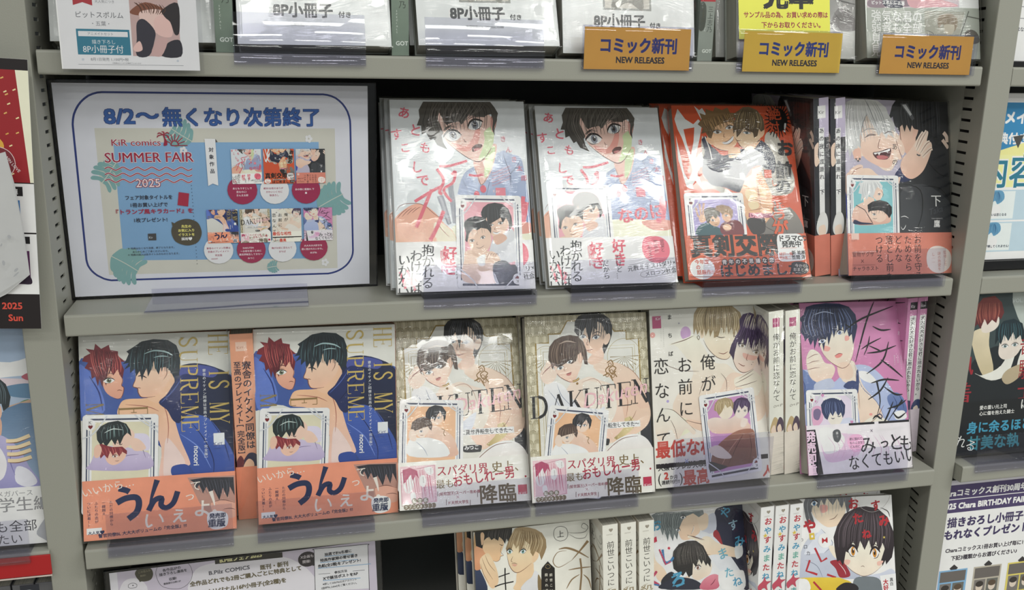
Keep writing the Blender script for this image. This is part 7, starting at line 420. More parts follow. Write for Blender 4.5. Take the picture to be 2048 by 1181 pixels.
'cover_knight': [('R','3a4a4c',0,0,1350,1910), ('C','b8c2bc',[700,1910,1350,1910,1350,1100,1000,1300]), ('C','20282c>181c20',[200,1100,600,1300,1000,1200,1350,1000,1350,500,200,500]), ('C','e6d8b8>c8b890',[180,1450,400,1500,420,1300,500,1000,400,900,250,1150]), ('C','f0ecde',[250,980,480,880,700,950,800,1200,900,1250,860,1350,740,1300,600,1050,350,950]), ('C','f4dcd0',[300,1500,360,1450,480,1480,540,1560,500,1680,340,1700]), ('P','8a3a34>5c2028',[180,1500,200,1750,300,1860,460,1880,560,1800,600,1680,560,1600,520,1640,500,1560,440,1600,380,1540,340,1620,290,1500,250,1560]), ('G','c06a58',8,14,[240,1800,220,1680,260,1560],[540,1800,560,1700,540,1620]), ('C','f4dcd0',[560,1180,640,1120,780,1150,860,1260,840,1420,600,1440,560,1300]), ('P','1c3038>122026',[500,1300,500,1480,600,1580,740,1600,860,1540,900,1420,880,1300,840,1400,780,1350,740,1440,680,1340,620,1420,580,1300,540,1360]), ('G','3f6a74',8,12,[560,1550,540,1430,560,1330],[820,1550,860,1450,860,1350]), ('Y',640,1280,90,40,0,'6a8a8a',-1), ('Y',770,1290,90,40,0,'6a8a8a',1), ('C','f0ecde',[820,1050,900,1300,960,1450,1020,1380,960,1150,900,1000]), ('C','b9a888',[620,900,700,1000,900,1050,860,900,700,820]), ('T','VOL.',700,1790,70,'dfe8e8',{}), ('T','1',920,1780,160,'1c2224',{'wt': 0.04}), ('T','竜騎士',950,1380,260,'a82430',{'vert': 1,'wt': -0.002,'sx': 0.85,'sp': 1.0}), ('T','執着',80,1250,300,'a82430',{'vert': 1,'wt': 0.01,'sp': 1.2}), ('R','15181a',0,0,1350,640), ('T','愛の重い元上司',340,540,54,'e0e0dc',{'wt': 0.02}), ('T','心に傷を抱えた騎士',340,470,54,'e0e0dc',{'wt': 0.02}), ('T','は',900,520,130,'e6e6e2',{'wt': 0.02}), ('T','身に余るほど',180,270,150,'3f9ec0',{'wt': 0.03}), ('T','甘美な執',200,70,180,'3a8a98',{'wt': 0.03}), ('T','れる',20,150,150,'e6e6e2',{'rot': -0.4})],
'sheet_birthday': [('R','d9d6e2',0,0,2500,1900), ('R','ecebf0',60,60,2440,1840), ('R','4b3f6a',60,1660,2440,1840), ('R','4b3f6a',60,1480,2440,1650), ('T','Charaコミックス創刊30周年記念',-80,1700,100,'ece8f2',{'wt': 0.04}), ('T','2025 Chara BIRTHDAY FAIR',-10,1530,104,'ece8f2',{'wt': 0.05,'sx': 0.95}), ('T','描きおろし小冊子を',90,1300,135,'3f3560',{'wt': 0.05}), ('T','もれなくプレゼント!',60,1140,135,'3f3560',{'wt': 0.05}), ('T','Charaコミックス1冊お買い上げ毎に1冊!',110,960,68,'3a3440',{'wt': 0.04}), ('T','下記3種類からお選びください♪',200,850,68,'3a3440',{'wt': 0.04}), ('R','7fb0d8',60,300,460,720), ('R','6a6460',80,560,440,700), ('R','7a7470',90,330,250,540), ('R','6a6a64',270,330,430,540), ('E','d8c8b8',170,440,50,60), ('E','d8c8b8',350,440,50,60), ('E','3a3430',170,480,56,40), ('E','5a4a3a',350,480,56,40), ('P','3a3638',[200,740,260,790,320,740,300,720,220,720]), ('R','a8c8e0',80,190,240,240), ('R','a8c8e0',270,190,430,240), ('R','a8c8e0',80,110,240,160), ('R','b8b0a0',550,300,950,720), ('R','6a6460',570,560,930,700), ('R','7a7470',580,330,740,540), ('R','6a6a64',760,330,920,540), ('E','d8c8b8',660,440,50,60), ('E','d8c8b8',840,440,50,60), ('E','3a3430',660,480,56,40), ('E','5a4a3a',840,480,56,40), ('P','3a3638',[690,740,750,790,810,740,790,720,710,720]), ('R','c8d08a',570,190,730,240), ('R','c8d08a',760,190,920,240), ('R','c8d08a',570,110,730,160), ('R','dccb62',1040,300,1440,720), ('R','6a6460',1060,560,1420,700), ('R','7a7470',1070,330,1230,540), ('R','6a6a64',1250,330,1410,540), ('E','d8c8b8',1150,440,50,60), ('E','d8c8b8',1330,440,50,60), ('E','3a3430',1150,480,56,40), ('E','5a4a3a',1330,480,56,40), ('P','3a3638',[1180,740,1240,790,1300,740,1280,720,1200,720]), ('R','e6d878',1060,190,1220,240), ('R','e6d878',1250,190,1410,240), ('R','e6d878',1060,110,1220,160)]}
# ---------------------------------------------------------------- print decorations
SER = {  # thick and thin strokes of a display serif in a unit box: (weight, points)
 'D': [(1, [(.2, 0), (.2, 1)]), (0, [(.02, 0), (.45, 0)]), (0, [(.02, 1), (.45, 1)]), (1, [(.45, .99), (.75, .86), (.88, .5), (.75, .14), (.45, .01)])],
 'A': [(0, [(.08, 0), (.46, 1)]), (1, [(.46, 1), (.85, 0)]), (0, [(.22, .34), (.7, .34)]), (0, [(-.04, 0), (.22, 0)]), (0, [(.68, 0), (1.0, 0)])],
 'K': [(1, [(.2, 0), (.2, 1)]), (0, [(.02, 0), (.38, 0)]), (0, [(.02, 1), (.38, 1)]), (0, [(.22, .38), (.82, 1)]), (1, [(.42, .58), (.85, 0)]), (0, [(.68, 0), (1, 0)]), (0, [(.68, 1), (.96, 1)])],
 'U': [(1, [(.2, 1), (.2, .3), (.3, .06), (.52, .0)]), (0, [(.52, .0), (.74, .06), (.82, .3), (.82, 1)]), (0, [(.02, 1), (.38, 1)]), (0, [(.68, 1), (.96, 1)])],
 'T': [(1, [(.5, 0), (.5, 1)]), (0, [(.05, 1), (.95, 1)]), (0, [(.05, 1), (.05, .8)]), (0, [(.95, 1), (.95, .8)]), (0, [(.33, 0), (.67, 0)])],
 'E': [(1, [(.2, 0), (.2, 1)]), (0, [(.02, 0), (.85, 0)]), (0, [(.02, 1), (.85, 1)]), (0, [(.2, .52), (.62, .52)]), (0, [(.85, 1), (.85, .82)]), (0, [(.88, 0), (.88, .2)]), (0, [(.62, .62), (.62, .42)])],
 'N': [(0, [(.15, 0), (.15, 1)]), (1, [(.15, 1), (.82, 0)]), (0, [(.82, 0), (.82, 1)]), (0, [(.0, 0), (.3, 0)]), (0, [(-.02, 1), (.2, 1)]), (0, [(.68, 1), (.96, 1)])],
 'S': [(0, [(.8, .75), (.8, .95)]), (1, [(.78, .82), (.6, .98), (.32, .97), (.18, .78), (.35, .58), (.65, .45), (.82, .24), (.68, .03), (.38, .01), (.18, .2)]), (0, [(.16, .05), (.16, .28)])],
 'P': [(1, [(.2, 0), (.2, 1)]), (0, [(.02, 0), (.4, 0)]), (0, [(.02, 1), (.45, 1)]), (1, [(.45, .99), (.8, .92), (.84, .74), (.76, .54), (.45, .48)]), (0, [(.2, .48), (.45, .48)])],
 'R': [(1, [(.2, 0), (.2, 1)]), (0, [(.02, 0), (.4, 0)]), (0, [(.02, 1), (.45, 1)]), (1, [(.45, .99), (.78, .92), (.82, .74), (.74, .56), (.45, .5)]), (0, [(.2, .5), (.45, .5)]), (1, [(.5, .5), (.72, .12), (.95, .0)])],
 'M': [(0, [(.1, 0), (.1, 1)]), (1, [(.12, 1), (.48, 0)]), (0, [(.48, 0), (.86, 1)]), (1, [(.88, 0), (.88, 1)]), (0, [(0, 0), (.22, 0)]), (0, [(.74, 0), (1.0, 0)])],
 'H': [(1, [(.2, 0), (.2, 1)]), (1, [(.8, 0), (.8, 1)]), (0, [(.2, .5), (.8, .5)]), (0, [(.05, 0), (.35, 0)]), (0, [(.05, 1), (.35, 1)]), (0, [(.65, 0), (.95, 0)]), (0, [(.65, 1), (.95, 1)])],
 'I': [(1, [(.5, 0), (.5, 1)]), (0, [(.3, 0), (.7, 0)]), (0, [(.3, 1), (.7, 1)])],
 'Y': [(1, [(.1, 1), (.5, .48)]), (0, [(.9, 1), (.5, .48)]), (1, [(.5, .48), (.5, 0)]), (0, [(.33, 0), (.67, 0)]), (0, [(0, 1), (.25, 1)]), (0, [(.75, 1), (1, 1)])],
}
def serif(s, ch, T, col, thick, thin):
    for w, pts in SER.get(ch, []):
        s.h -= STEP - .001
        s.line(col, thick if w else thin, [T(*p) for p in pts], 0, False, len(pts) > 2)
def deco_dakuten(s, ox, oy, k):
    xs = [2, 24, 43, 60, 79, 98, 115]; ws = [20, 19, 18, 19, 18, 18, 20]; zs = [86, 87, 88.5, 90, 91.5, 93, 94.5]; hs = [22, 22, 23, 23, 24, 24, 25]
    s.h += STEP
    for ch, x, w, z, h in zip('DAKUTEN', xs, ws, zs, hs):
        serif(s, ch, lambda a, b: (ox + (x + a * w) * k, oy + (z + b * h + a * .8) * k), '1b1b1e', 3.0 * k, .8 * k)
def deco_supreme(s, ox, oy, k):
    # letters turned a quarter clockwise, running down the cover
    s.h += STEP
    def run(word, xb, h, z0, adv, col):
        for i, ch in enumerate(word):
            zz = z0 - i * adv
            serif(s, ch, lambda a, b: (ox + (xb + b * h) * k, oy + (zz - a * adv * .9) * k), col, 1.7 * k, .55 * k)
    run('SUPREME', 88, 15.5, 188, 13.4, 'c8ae5e'); run('HE IS MY', 114, 17.5, 189, 11, 'c8ae5e'); run('E', 33, 25, 123, 10, '8a7040'); run('M', 5, 15, 128, 14, '8a7a50')
def deco_frame(s, ox, oy, k):
    def P(l): return [(ox + a * k, oy + b * k) for a, b in l]
    # elongated scale pattern round the border
    s.h += STEP
    cw, rh = 8.4, 10.0
    for r in range(20, -1, -1):
        for c in range(-1, 18):
            cx = (c + (.5 if r % 2 else 0)) * cw; z = r * rh
            if 16 < cx < 119 and z < 150: continue
            for q, wd in ((1, .55), (.72, .45), (.44, .4)):
                pts = [(cx - cw * .5 * q, z - rh), (cx - cw * .5 * q, z - rh * .1 * q)] + [(cx - cw * .5 * q * math.cos(t * math.pi / 4), z + cw * .5 * q * math.sin(t * math.pi / 4)) for t in range(1, 4)] + [(cx + cw * .5 * q, z - rh * .1 * q), (cx + cw * .5 * q, z - rh)]
                s.line('968c66', wd * k, P(pts), 0, False, False); s.h -= STEP - .0002
    fr = [(11, -5), (11, 163), (25, 163), (25, 172), (38, 172), (46, 185), (90, 185), (98, 172), (111, 172), (111, 163), (125, 163), (125, -5)]
    s.poly('dedfda>dcd8cc', P(fr)); s.line('9a8140', 1.6 * k, P(fr), 0, False, False)
    s.line('c9bf98', .7 * k, P([(16, -5), (16, 157), (120, 157), (120, -5)]), 0, False, False); s.line('a08c50', .6 * k, P([(18.5, -5), (18.5, 154), (117.5, 154), (117.5, -5)]), 0, False, False)
    s.h += STEP
    for cx, cz, r0 in ((108, 145, 16), (22, 145, 12)):
        for i in range(11):
            a = math.pi * (1.0 + i / 10) if cx > 60 else math.pi * (1.0 + i / 10)
            s.line('8f7a42', .9 * k, P([(cx, cz), (cx + r0 * math.cos(a), cz + r0 * math.sin(a))]), 3, False, False); s.h -= STEP - .0005
        s.line('b7aa80', .5 * k, P([(cx + (r0 + 3) * math.cos(t * math.pi / 6), cz + (r0 + 3) * math.sin(t * math.pi / 6)) for t in range(12)]), 0, True)
DECOR.update({'dakuten': deco_dakuten, 'supreme': deco_supreme, 'deco': deco_frame})

# ---------------------------------------------------------------- the shelf unit
def lip_shelf(x0, x1, z, y, depth=215, h=20, name='shelf_board', ends=6):
    """folded steel shelf: tray top, rounded front lip, returned edge"""
    m = MB()
    r = 2.2
    prof = [(y + depth, z - 2), (y + depth, z), (y + r, z)]
    prof += [(y + r - r * math.sin(a), z - r + r * math.cos(a)) for a in (.5, 1.05, 1.57)]
    prof += [(y, z - h + r)] + [(y + r - r * math.cos(a), z - h + r - r * math.sin(a)) for a in (.5, 1.05, 1.57)]
    prof += [(y + 14, z - h), (y + 14, z - h + 1.4), (y + 3, z - h + 1.4), (y + 1.6, z - h + 3), (y + 1.6, z - 2)]
    m.extrude_x(prof, x0, x1)
    m.box(x0, x0 + 1.2, y + 1.7, y + 40, z - h + 1, z - 2); m.box(x1 - 1.2, x1, y + 1.7, y + 40, z - h + 1, z - 2)
    return bevel(m.obj(name, PAINT), .5, 2)
SHELVES = [(216, 12), (-9.4, 0), (-234.8, 0), (-456.2, -13.5), (-683, -24)]  # first board is out of view, added to shade the row below
NAMES = ['topmost grey shelf board, mostly above the picture', 'grey steel shelf with the yellow new release labels', 'grey steel shelf holding the summer fair notice',
         'grey steel shelf holding the pink and art deco comics', 'lowest grey steel shelf']
for (z, y), lb in zip(SHELVES, NAMES):
    meta(lip_shelf(-450, 450, z, y), lb, 'shelf', 'shelf boards of the middle unit')
    # brackets ends of the neighbouring bays
    meta(lip_shelf(487, 1300, z, y), lb.replace('grey steel shelf', 'right bay grey steel shelf, level with the one').replace('topmost grey shelf board', 'topmost shelf board of the right bay'), 'shelf', 'shelf boards of the right unit')
for z, y, lb in ((216, 12, 'left bay shelf board above the frame'), (-234.8, 20, 'left bay steel shelf hidden behind the red notice'), (-683, -24, 'left bay lowest steel shelf')):
    meta(lip_shelf(-1300, -487, z, y), lb, 'shelf', 'shelf boards of the left unit')
sh = meta(lip_shelf(-1300, -482, -457.5, -5, 215, 23), 'left bay shelf with the red front strip under the lavender comic', 'shelf', 'shelf boards of the left unit')
m = MB(); m.box(-1300, -481, -7, -5.2, -480, -460, None); bevel(m.obj('front_strip', REDP, sh), .4)
m = MB(); m.box(-1300, -481, -7.3, -7.05, -481.6, -480.2); m.obj('strip_edge', principled('strip_edge_white', 'D8C8C0', .4), sh)

def upright(name, x_front0, x_front1, panel, label):
    """front flange, slanted return and slotted side channels; panel = [(x, y) ...] from front edge backwards, slots in the last band"""
    root = empty(name); meta(root, label, 'post', 'slotted uprights')
    z0, z1 = -900, 420
    m = MB()
    m.box(x_front0, x_front1, -1, 2, z0, z1)
    bevel(m.obj('front_flange', PAINT, root), .9, 3)
    # plain return from the flange to the slotted band, then the slotted band with real openings, then a plain band
    (xa, ya), (xb, yb), (xc, yc), (xd, yd) = panel
    sgn = 1 if xa > 0 else -1
    m = MB()
    def quad(p, q, za, zb, th=1.4):
        (x1_, y1_), (x2_, y2_) = p, q
        m.add([(x1_, y1_, za), (x2_, y2_, za), (x2_, y2_, zb), (x1_, y1_, zb), (x1_ + sgn * th, y1_, za), (x2_ + sgn * th, y2_, za), (x2_ + sgn * th, y2_, zb), (x1_ + sgn * th, y1_, zb)],
              [(0, 1, 2, 3), (7, 6, 5, 4), (0, 4, 5, 1), (3, 2, 6, 7), (1, 5, 6, 2), (0, 3, 7, 4)])
    quad((xa, ya), (xb, yb), z0, z1); quad((xc, yc), (xd, yd), z0, z1)
    pitch = 11.6; n = int((z1 - z0) / pitch)
    for i in range(n):
        za = z0 + i * pitch
        quad((xb, yb), (xc, yc), za, za + pitch - 3.0)
    m.obj('slotted_panel', PAINT, root)
    m = MB(); m.box(min(xb, xc) - 0 + (sgn * 5 if sgn > 0 else -7), max(xb, xc) + (7 if sgn > 0 else -5), yb - 4, yc + 6, z0, z1)
    m.obj('channel_back', SLOT, root)  # near-black box stands in for the shade behind the openings
    return root
upright('upright_post', -484, -454, [(-454, 0), (-453.6, 20.5), (-453.4, 36), (-453, 210)], 'grey steel upright left of the middle shelves, partly behind the red notice')
upright('upright_post', 458, 486, [(458, 0), (462.5, 23), (466.5, 43.5), (468, 210)], 'grey steel upright right of the middle shelves, slots facing the books')

def panel(name, x0, x1, y0, y1, z0, z1, mat):
    m = MB(); m.box(x0, x1, y0, y1, z0, z1); o = m.obj(name, mat); o['kind'] = 'structure'; return o
panel('wall_back', -1300, 1300, 215, 220, -900, 430, BACK)
panel('floor', -2600, 2600, -4200, 215, -1560, -1545, principled('pale_floor', 'B4B0A6', .35, 0, None, .06, 4))

# ---------------------------------------------------------------- acrylic stops and labels
def holder(x0, x1, z, y, bottom=-7.3, top=34, flap=7.5, label=None, name='acrylic_stop', stuff=ACRYL, group='clear acrylic stops on the shelf lips', bow=.16):
    """bent clear strip: tongue on the shelf, bowed upright plate, fold at the bottom and a low front flap"""
    m = MB(); yy = y - .4; th = 1.0
    up = []
    for i in range(9):
        t = i / 8; up.append((yy + bow * (top - 2) * t * t * .5, z + 1.6 + (top - 1.6) * t))
    prof = [(yy + 24, z + .3), (yy + 24, z + 1.2), (yy + .8, z + 1.2)] + up + [(a - th, b + .1) for a, b in up[::-1]]
    prof += [(yy - th, z + bottom + 2.4), (yy - 1.8, z + bottom + 1.3), (yy - 2.8, z + bottom + 1.3), (yy - 3.5, z + bottom + 2.2)]
    prof += [(yy - 3.7 - .25 * math.sin(math.pi * k / 5), z + bottom + 2.2 + (flap - bottom - 2.2) * k / 5) for k in range(1, 6)]
    prof += [(yy - 4.5 - .35 * math.sin(math.pi * k / 5), z + bottom + 2.2 + (flap - bottom - 2.2) * k / 5) for k in range(5, -1, -1)]
    prof += [(yy - 4.2, z + bottom + .7), (yy - 3.2, z + bottom + .05), (yy - 1.4, z + bottom + .05), (yy - .3, z + bottom + .8), (yy, z + bottom + 2), (yy, z + .3)]
    m.extrude_x(prof, x0, x1)
    o = bevel(m.obj(name, stuff), .22, 2); o.modifiers[0].angle_limit = 1.0
    for pl in o.data.polygons: pl.use_smooth = len(pl.vertices) == 4
    return meta(o, label, 'holder', group)
def sheet(name, art, W, H, loc, rot, label, cat, group=None, k=1.0, th=.35, mat=PAPER, edge='e8e8e8'):
    m = MB(); m.box(0, W, 0, th, 0, H, rgb(edge))
    p = Print(m, (0, 0, 0), (1, 0, 0), (0, 0, 1), W, H); run_art(p, art, 0, 0, k)
    o = m.obj(name, mat, None, True)
    mm = rot.to_4x4(); mm.translation = Vector(loc) * M; o.matrix_world = mm
    return meta(o, label, cat, group)
def run_art(p, art, ox=0, oy=0, k=1.0):
    cmds = ART[art]
    flat = [c for c in cmds if c[0] != 'M']
    if len(flat) == len(cmds): p.run(cmds, ox, oy, k); return
    for c in cmds:
        if c[0] != 'M': p.run([c], ox, oy, k); continue
        _, cv, bd, x, y, w, h = c; x *= .1 * k; y *= .1 * k; w *= .1 * k; h *= .1 * k
        q = Print(p.mb, p.o + p.u * x + p.v * y, p.u, p.v, w, h, p.h + STEP)
        st = globals()['STEP']; globals()['STEP'] = .0022
        q.run(ART[cv], 0, 0, w / 135)
        q2 = Print(p.mb, p.o + p.u * x + p.v * y, p.u, p.v, w, min(h, 51 * w / 135), q.h + STEP); q2.run(ART[bd], 0, 0, w / 135)
        globals()['STEP'] = st
for x0, x1, z, y, lb in ((-133.2, -22.5, 2, 0, 'clear acrylic stop in front of the first blue shirt comic'), (12.6, 123.4, 2, 0, 'clear acrylic stop in front of the second blue shirt comic'),
                         (153, 264, 2, 0, 'clear acrylic stop in front of the orange comic'), (323.5, 436, 2, 0, 'clear acrylic stop in front of the silver and black haired comic'),
                         (-429.5, -318, 3, -13.5, 'clear acrylic stop under the leftmost blue sheets comic'), (-296, -184.7, 3, -13.5, 'clear acrylic stop under the second blue sheets comic'),
                         (-137.9, -26.6, 3, -13.5, 'clear acrylic stop under the left art deco comic'), (-21.4, 90, 3, -13.5, 'clear acrylic stop under the right art deco comic'),
                         (300, 412, 3, -13.5, 'clear acrylic stop under the pink comic'),
                         (-294.7, -183.2, 1, 0, 'clear empty acrylic stop left of the middle on the top shelf'), (-130.3, -21, 1, 0, 'clear empty acrylic stop right beside the first yellow label')):
    zz = {1: -9.4, 2: -234.8, 3: -456.2}[z]
    holder(x0, x1, zz, y, -8.5 if z != 1 else -10, label=lb, bow=.42 if z == 1 else .14)
holder(128.5, 239.5, -456.2, -13.5, -14.5, 62, 60, 'tall clear acrylic sheet holder in front of the cream comic')
for x0, x1, art, dx, lb in ((15.3, 125.4, 'label_new', 1.5, 'leftmost'), (171.6, 281.5, 'label_new_bright', 5.5, 'middle'), (325.1, 436.5, 'label_new', 2, 'rightmost')):
    holder(x0, x1, -9.4, 0, -10, 31, 30.5, '%s of the three clear label holders on the top shelf lip' % lb, 'label_holder', ACRYL, 'clear label holders on the top shelf lip', .05)
    sheet('shelf_label', art, 105, 38, (x0 + dx, -3.0, -18.2), Matrix.Identity(3), '%s of the three yellow new release labels on the top shelf lip' % lb, 'sign', 'yellow new release labels', th=.3, edge='d8a030')

# ---------------------------------------------------------------- books
_wraps = {}
def wrap_mesh(W, H, T, seed):
    key = (W, H, T, seed)
    if key in _wraps: return _wraps[key]
    rnd = random.Random(seed); m = MB(); nx, nz = 22, 30
    x0, x1, z0, z1, yf, yb = -1.0, W + 1.0, -1.0, H + 1.2, -1.8, T + .8
    ph = [(rnd.uniform(0, 6), rnd.uniform(.05, .16), rnd.uniform(.05, .16), rnd.uniform(.05, .14)) for _ in range(6)]
    vs = []
    for j in range(nz + 1):
        for i in range(nx + 1):
            u, v = i / nx, j / nz; x = x0 + (x1 - x0) * u; z = z0 + (z1 - z0) * v
            e = max(0, 1 - min(u, 1 - u, v, 1 - v) * 9)
            d = sum(a * math.sin(fx * x + fz * z + p) for p, fx, fz, a in ph) * .3 + e * rnd.uniform(-.35, .25)
            vs.append((x + (e * rnd.uniform(-.5, .5) if 0 < i < nx else rnd.uniform(-.5, .3) * (1 if i == 0 else -1)), yf - .25 + min(.15, d * .5), z + (rnd.uniform(-.8, .5) if j in (0, nz) else 0)))
    fs = [(j * (nx + 1) + i, j * (nx + 1) + i + 1, (j + 1) * (nx + 1) + i + 1, (j + 1) * (nx + 1) + i) for j in range(nz) for i in range(nx)]
    n = len(vs)
    bk = [(x0, yb, z0), (x1, yb, z0), (x1, yb, z1), (x0, yb, z1)]; vs += bk
    c00, c10, c11, c01 = 0, nx, nz * (nx + 1) + nx, nz * (nx + 1)
    fs += [tuple([n] + [n + 1] + [i for i in range(nx, -1, -1)]), tuple([n + 2, n + 3] + [c01 + i for i in range(nx + 1)]),
           tuple([n + 3, n] + [j * (nx + 1) for j in range(nz + 1)]), tuple([n + 1, n + 2] + [j * (nx + 1) + nx for j in range(nz, -1, -1)])]
    # sealed fins left over at the corners
    for (cx, cz, sx, sz) in ((x1 - 2, z0, 1, -1), (x0 + 3, z0, -1, -1), (x1 - 6, z1, 1, 1)):
        q = len(vs); a = rnd.uniform(3, 6)
        vs += [(cx - sx * 10, yf + .4, cz), (cx, yf + .2, cz + sz * a * .5), (cx + sx * 2.5, yf - 1.0, cz + sz * a * .35), (cx + sx * 1.5, yf + .3, cz - sz * 4)]
        fs += [(q, q + 1, q + 2), (q, q + 2, q + 3)]
    m.add(vs, fs, None, True)
    me = bpy.data.meshes.new('plastic_wrap'); me.from_pydata([(a * M, b * M, c * M) for a, b, c in m.v], [], m.f)
    me.polygons.foreach_set('use_smooth', [True] * len(me.polygons)); me.materials.append(FILM); me.update()
    _wraps[key] = me
    return me
_covers = {}
def cover_mesh(W, H, T, art, sart, base, k):
    key = (W, H, T, art, sart)
    if key in _covers: return _covers[key]
    m = MB(); b = rgb(base)
    m.box(0, W - .3, 0, .45, 0, H, b); m.box(0, W - .3, T - .45, T, 0, H, b)
    # rounded spine
    prof = [(W - .3, 0), (W + .15, .25), (W + .4, .9), (W + .4, T - .9), (W + .15, T - .25), (W - .3, T), (W - .3, T - .5), (W - .2, T - .8), (W - .2, .8), (W - .3, .5)]
    n = len(prof); m.add([(x, y, 0) for x, y in prof] + [(x, y, H) for x, y in prof], [(i, (i + 1) % n, n + (i + 1) % n, n + i) for i in range(n)] + [tuple(range(n))[::-1], tuple(range(n, 2 * n))], b)
    if art: run_art(Print(m, (0, 0, 0), (1, 0, 0), (0, 0, 1), W, H), art, 0, 0, k)
    if sart: Print(m, (W + .4, 0, 0), (0, 1, 0), (0, 0, 1), T, H).run(ART[sart], 0, 0, H / 191)
    o = m.obj('cover', GLOSS, None, True); me = o.data; me.name = 'cover'; bpy.data.objects.remove(o)
    _covers[key] = me
    return me
_blocks = {}
def block_mesh(W, H, T):
    key = (W, H, T)
    if key not in _blocks:
        m = MB(); m.box(1.4, W - .4, .5, T - .5, 1.3, H - 1.3); o = m.obj('page_block', PAGES); _blocks[key] = o.data; bpy.data.objects.remove(o)
    return _blocks[key]
def comic(name, label, group, loc, R, W=135, H=191, T=15, art=None, sart=None, base='e8e8e8', k=1.0, band=None, card=None, over=False, wrapped=True, seed=0, shrink=None):
    root = empty(name, loc, R); meta(root, label, 'comic', group)
    link('cover', cover_mesh(W, H, T, art, sart, base, k), root)
    link('page_block', block_mesh(W, H, T), root)
    yc = -.5 if not over or not band else -.84
    yb = -1.12 if not over else -.5
    if band:
        bart, bh, bcol = band
        m = MB(); c = rgb(bcol); m.box(-.2, W + .6, yb - .12, yb, 0, bh, c); m.box(W + .45, W + .62, yb, T + .2, 0, bh, c); m.box(-.2, W + .6, T + .05, T + .2, 0, bh, c)
        Print(m, (0, yb - .12, 0), (1, 0, 0), (0, 0, 1), W, bh).run(ART[bart])
        m.obj('paper_band', GLOSS, root, True)
    if card:
        cart, cx, cz, cr = card
        m = MB(); r = 3.0; w, h = 66, 93
        pts = []
        for (px, pz, a0) in ((w - r, r, -math.pi / 2), (w - r, h - r, 0), (r, h - r, math.pi / 2), (r, r, math.pi)):
            pts += [(px + r * math.cos(a0 + t * math.pi / 8), pz + r * math.sin(a0 + t * math.pi / 8)) for t in range(5)]
        n = len(pts); m.add([(x, 0, z) for x, z in pts] + [(x, .28, z) for x, z in pts], [tuple(range(n)), tuple(range(n, 2 * n))[::-1]] + [(i, n + i, n + (i + 1) % n, (i + 1) % n) for i in range(n)], rgb('eceef2'))
        rc = RoundPrint(m, (0, 0, 0), (1, 0, 0), (0, 0, 1), w, h); rc.run(ART[cart])
        o = m.obj('gift_card', GLOSS, root, True)
        o.matrix_local = Matrix.Translation(Vector((cx, yc - .28, cz)) * M) @ Matrix.Rotation(-cr, 4, 'Y')
    if wrapped: link('plastic_wrap', wrap_mesh(W, H, T, seed), root)
    return root
class RoundPrint(Print):
    def face(s, pts, col):
        full = len(pts) == 4 and max(p[0] for p in pts) - min(p[0] for p in pts) > s.W * .99
        if full:
            W, H, c = s.W, s.H, 3.0
            pts = [(c, 0), (W - c, 0), (W, c), (W, H - c), (W - c, H), (c, H), (0, H - c), (0, c)]
        Print.face(s, pts, col)
def spec_loc(p): return (p[0], p[1], p[2]), lean_rot(p[3], p[4], p[5])
def stock(root, n, T, dx, label, group):
    """further copies of the same comic standing behind the front one"""
    keep = ('cover', 'page_block', 'plastic_wrap')
    for i in range(n):
        c = root.copy(); COL.objects.link(c)
        for ch in root.children:
            if ch.name.split('.')[0] in keep:
                d = ch.copy(); COL.objects.link(d); d.parent = c; d.matrix_parent_inverse = ch.matrix_parent_inverse.copy()
        mw = root.matrix_world.copy(); mw.translation += Vector((dx[i], (T + 3.2) * (i + 1) / math.cos(.3), 0)) * M
        c.matrix_world = mw; c['label'] = label[i]; c['group'] = group
# ---------------------------------------------------------------- row two: blue shirt, orange, black
POSE = {'poster': [-450.3839, 54.1445, -234.7001, 0.0398, -0.0667, 0.0013], 'bpilz': [-434.8375, 2.1442, -682.365, 0.0128, 0.1119, -0.0183], 'E1': [-75.3655, -9.3045, -679.7585, -0.0011, 0.1974, -0.0125], 'E2': [117.3235, -9.6827, -678.9031, 0.031, 0.2559, 0.0341], 'E3': [294.9891, -22.4262, -677.7794, -0.0447, 0.3342, 0.0255], 'A1': [-156.2744, 10.3436, -228.9923, -0.006, 0.376, 0.0071], 'A2': [-5.6119, 11.5486, -228.2686, -0.0057, 0.4613, 0.0099], 'A3': [142.7518, 11.559, -228.0127, -0.0529, 0.4473, -0.0017], 'A4': [328.6113, 13.3232, -230.4582, 0.0531, 0.2554, 0.0252], 'D1': [-451.4154, -4.1026, -451.2278, 0.0412, 0.2244, 0.0271], 'D2': [-295.0006, 0.1438, -452.7639, 0.0347, 0.1499, 0.0199], 'D3': [-158.8271, -4.4879, -449.8787, 0.0201, 0.4131, 0.0204], 'D4': [-23.8508, -10.6162, -451.6656, 0.0293, 0.2862, 0.0138], 'D5': [114.1133, -3.7855, -452.316, 0.0276, 0.2413, 0.0045], 'D6': [291.857, -8.7153, -450.9268, 0.0538, 0.3161, 0.0365], 'T0': [-443.7353, 25.359, -2.5893, -0.0048, 0.2531, -0.0112], 'T2': [-291.6239, 15.8508, -1.8408, 0.0013, 0.283, -0.0057], 'T4': [-134.2278, 15.0067, 0.3043, 0.0021, 0.3701, -0.0142], 'T5': [1.9954, 15.2432, -4.112, 0.0034, 0.193, 0.0009], 'T7': [181.3398, 19.0035, -4.9467, 0.021, 0.1604, -0.0049], 'T8': [322.2989, 12.6234, -2.9489, -0.0069, 0.2388, -0.0076]}
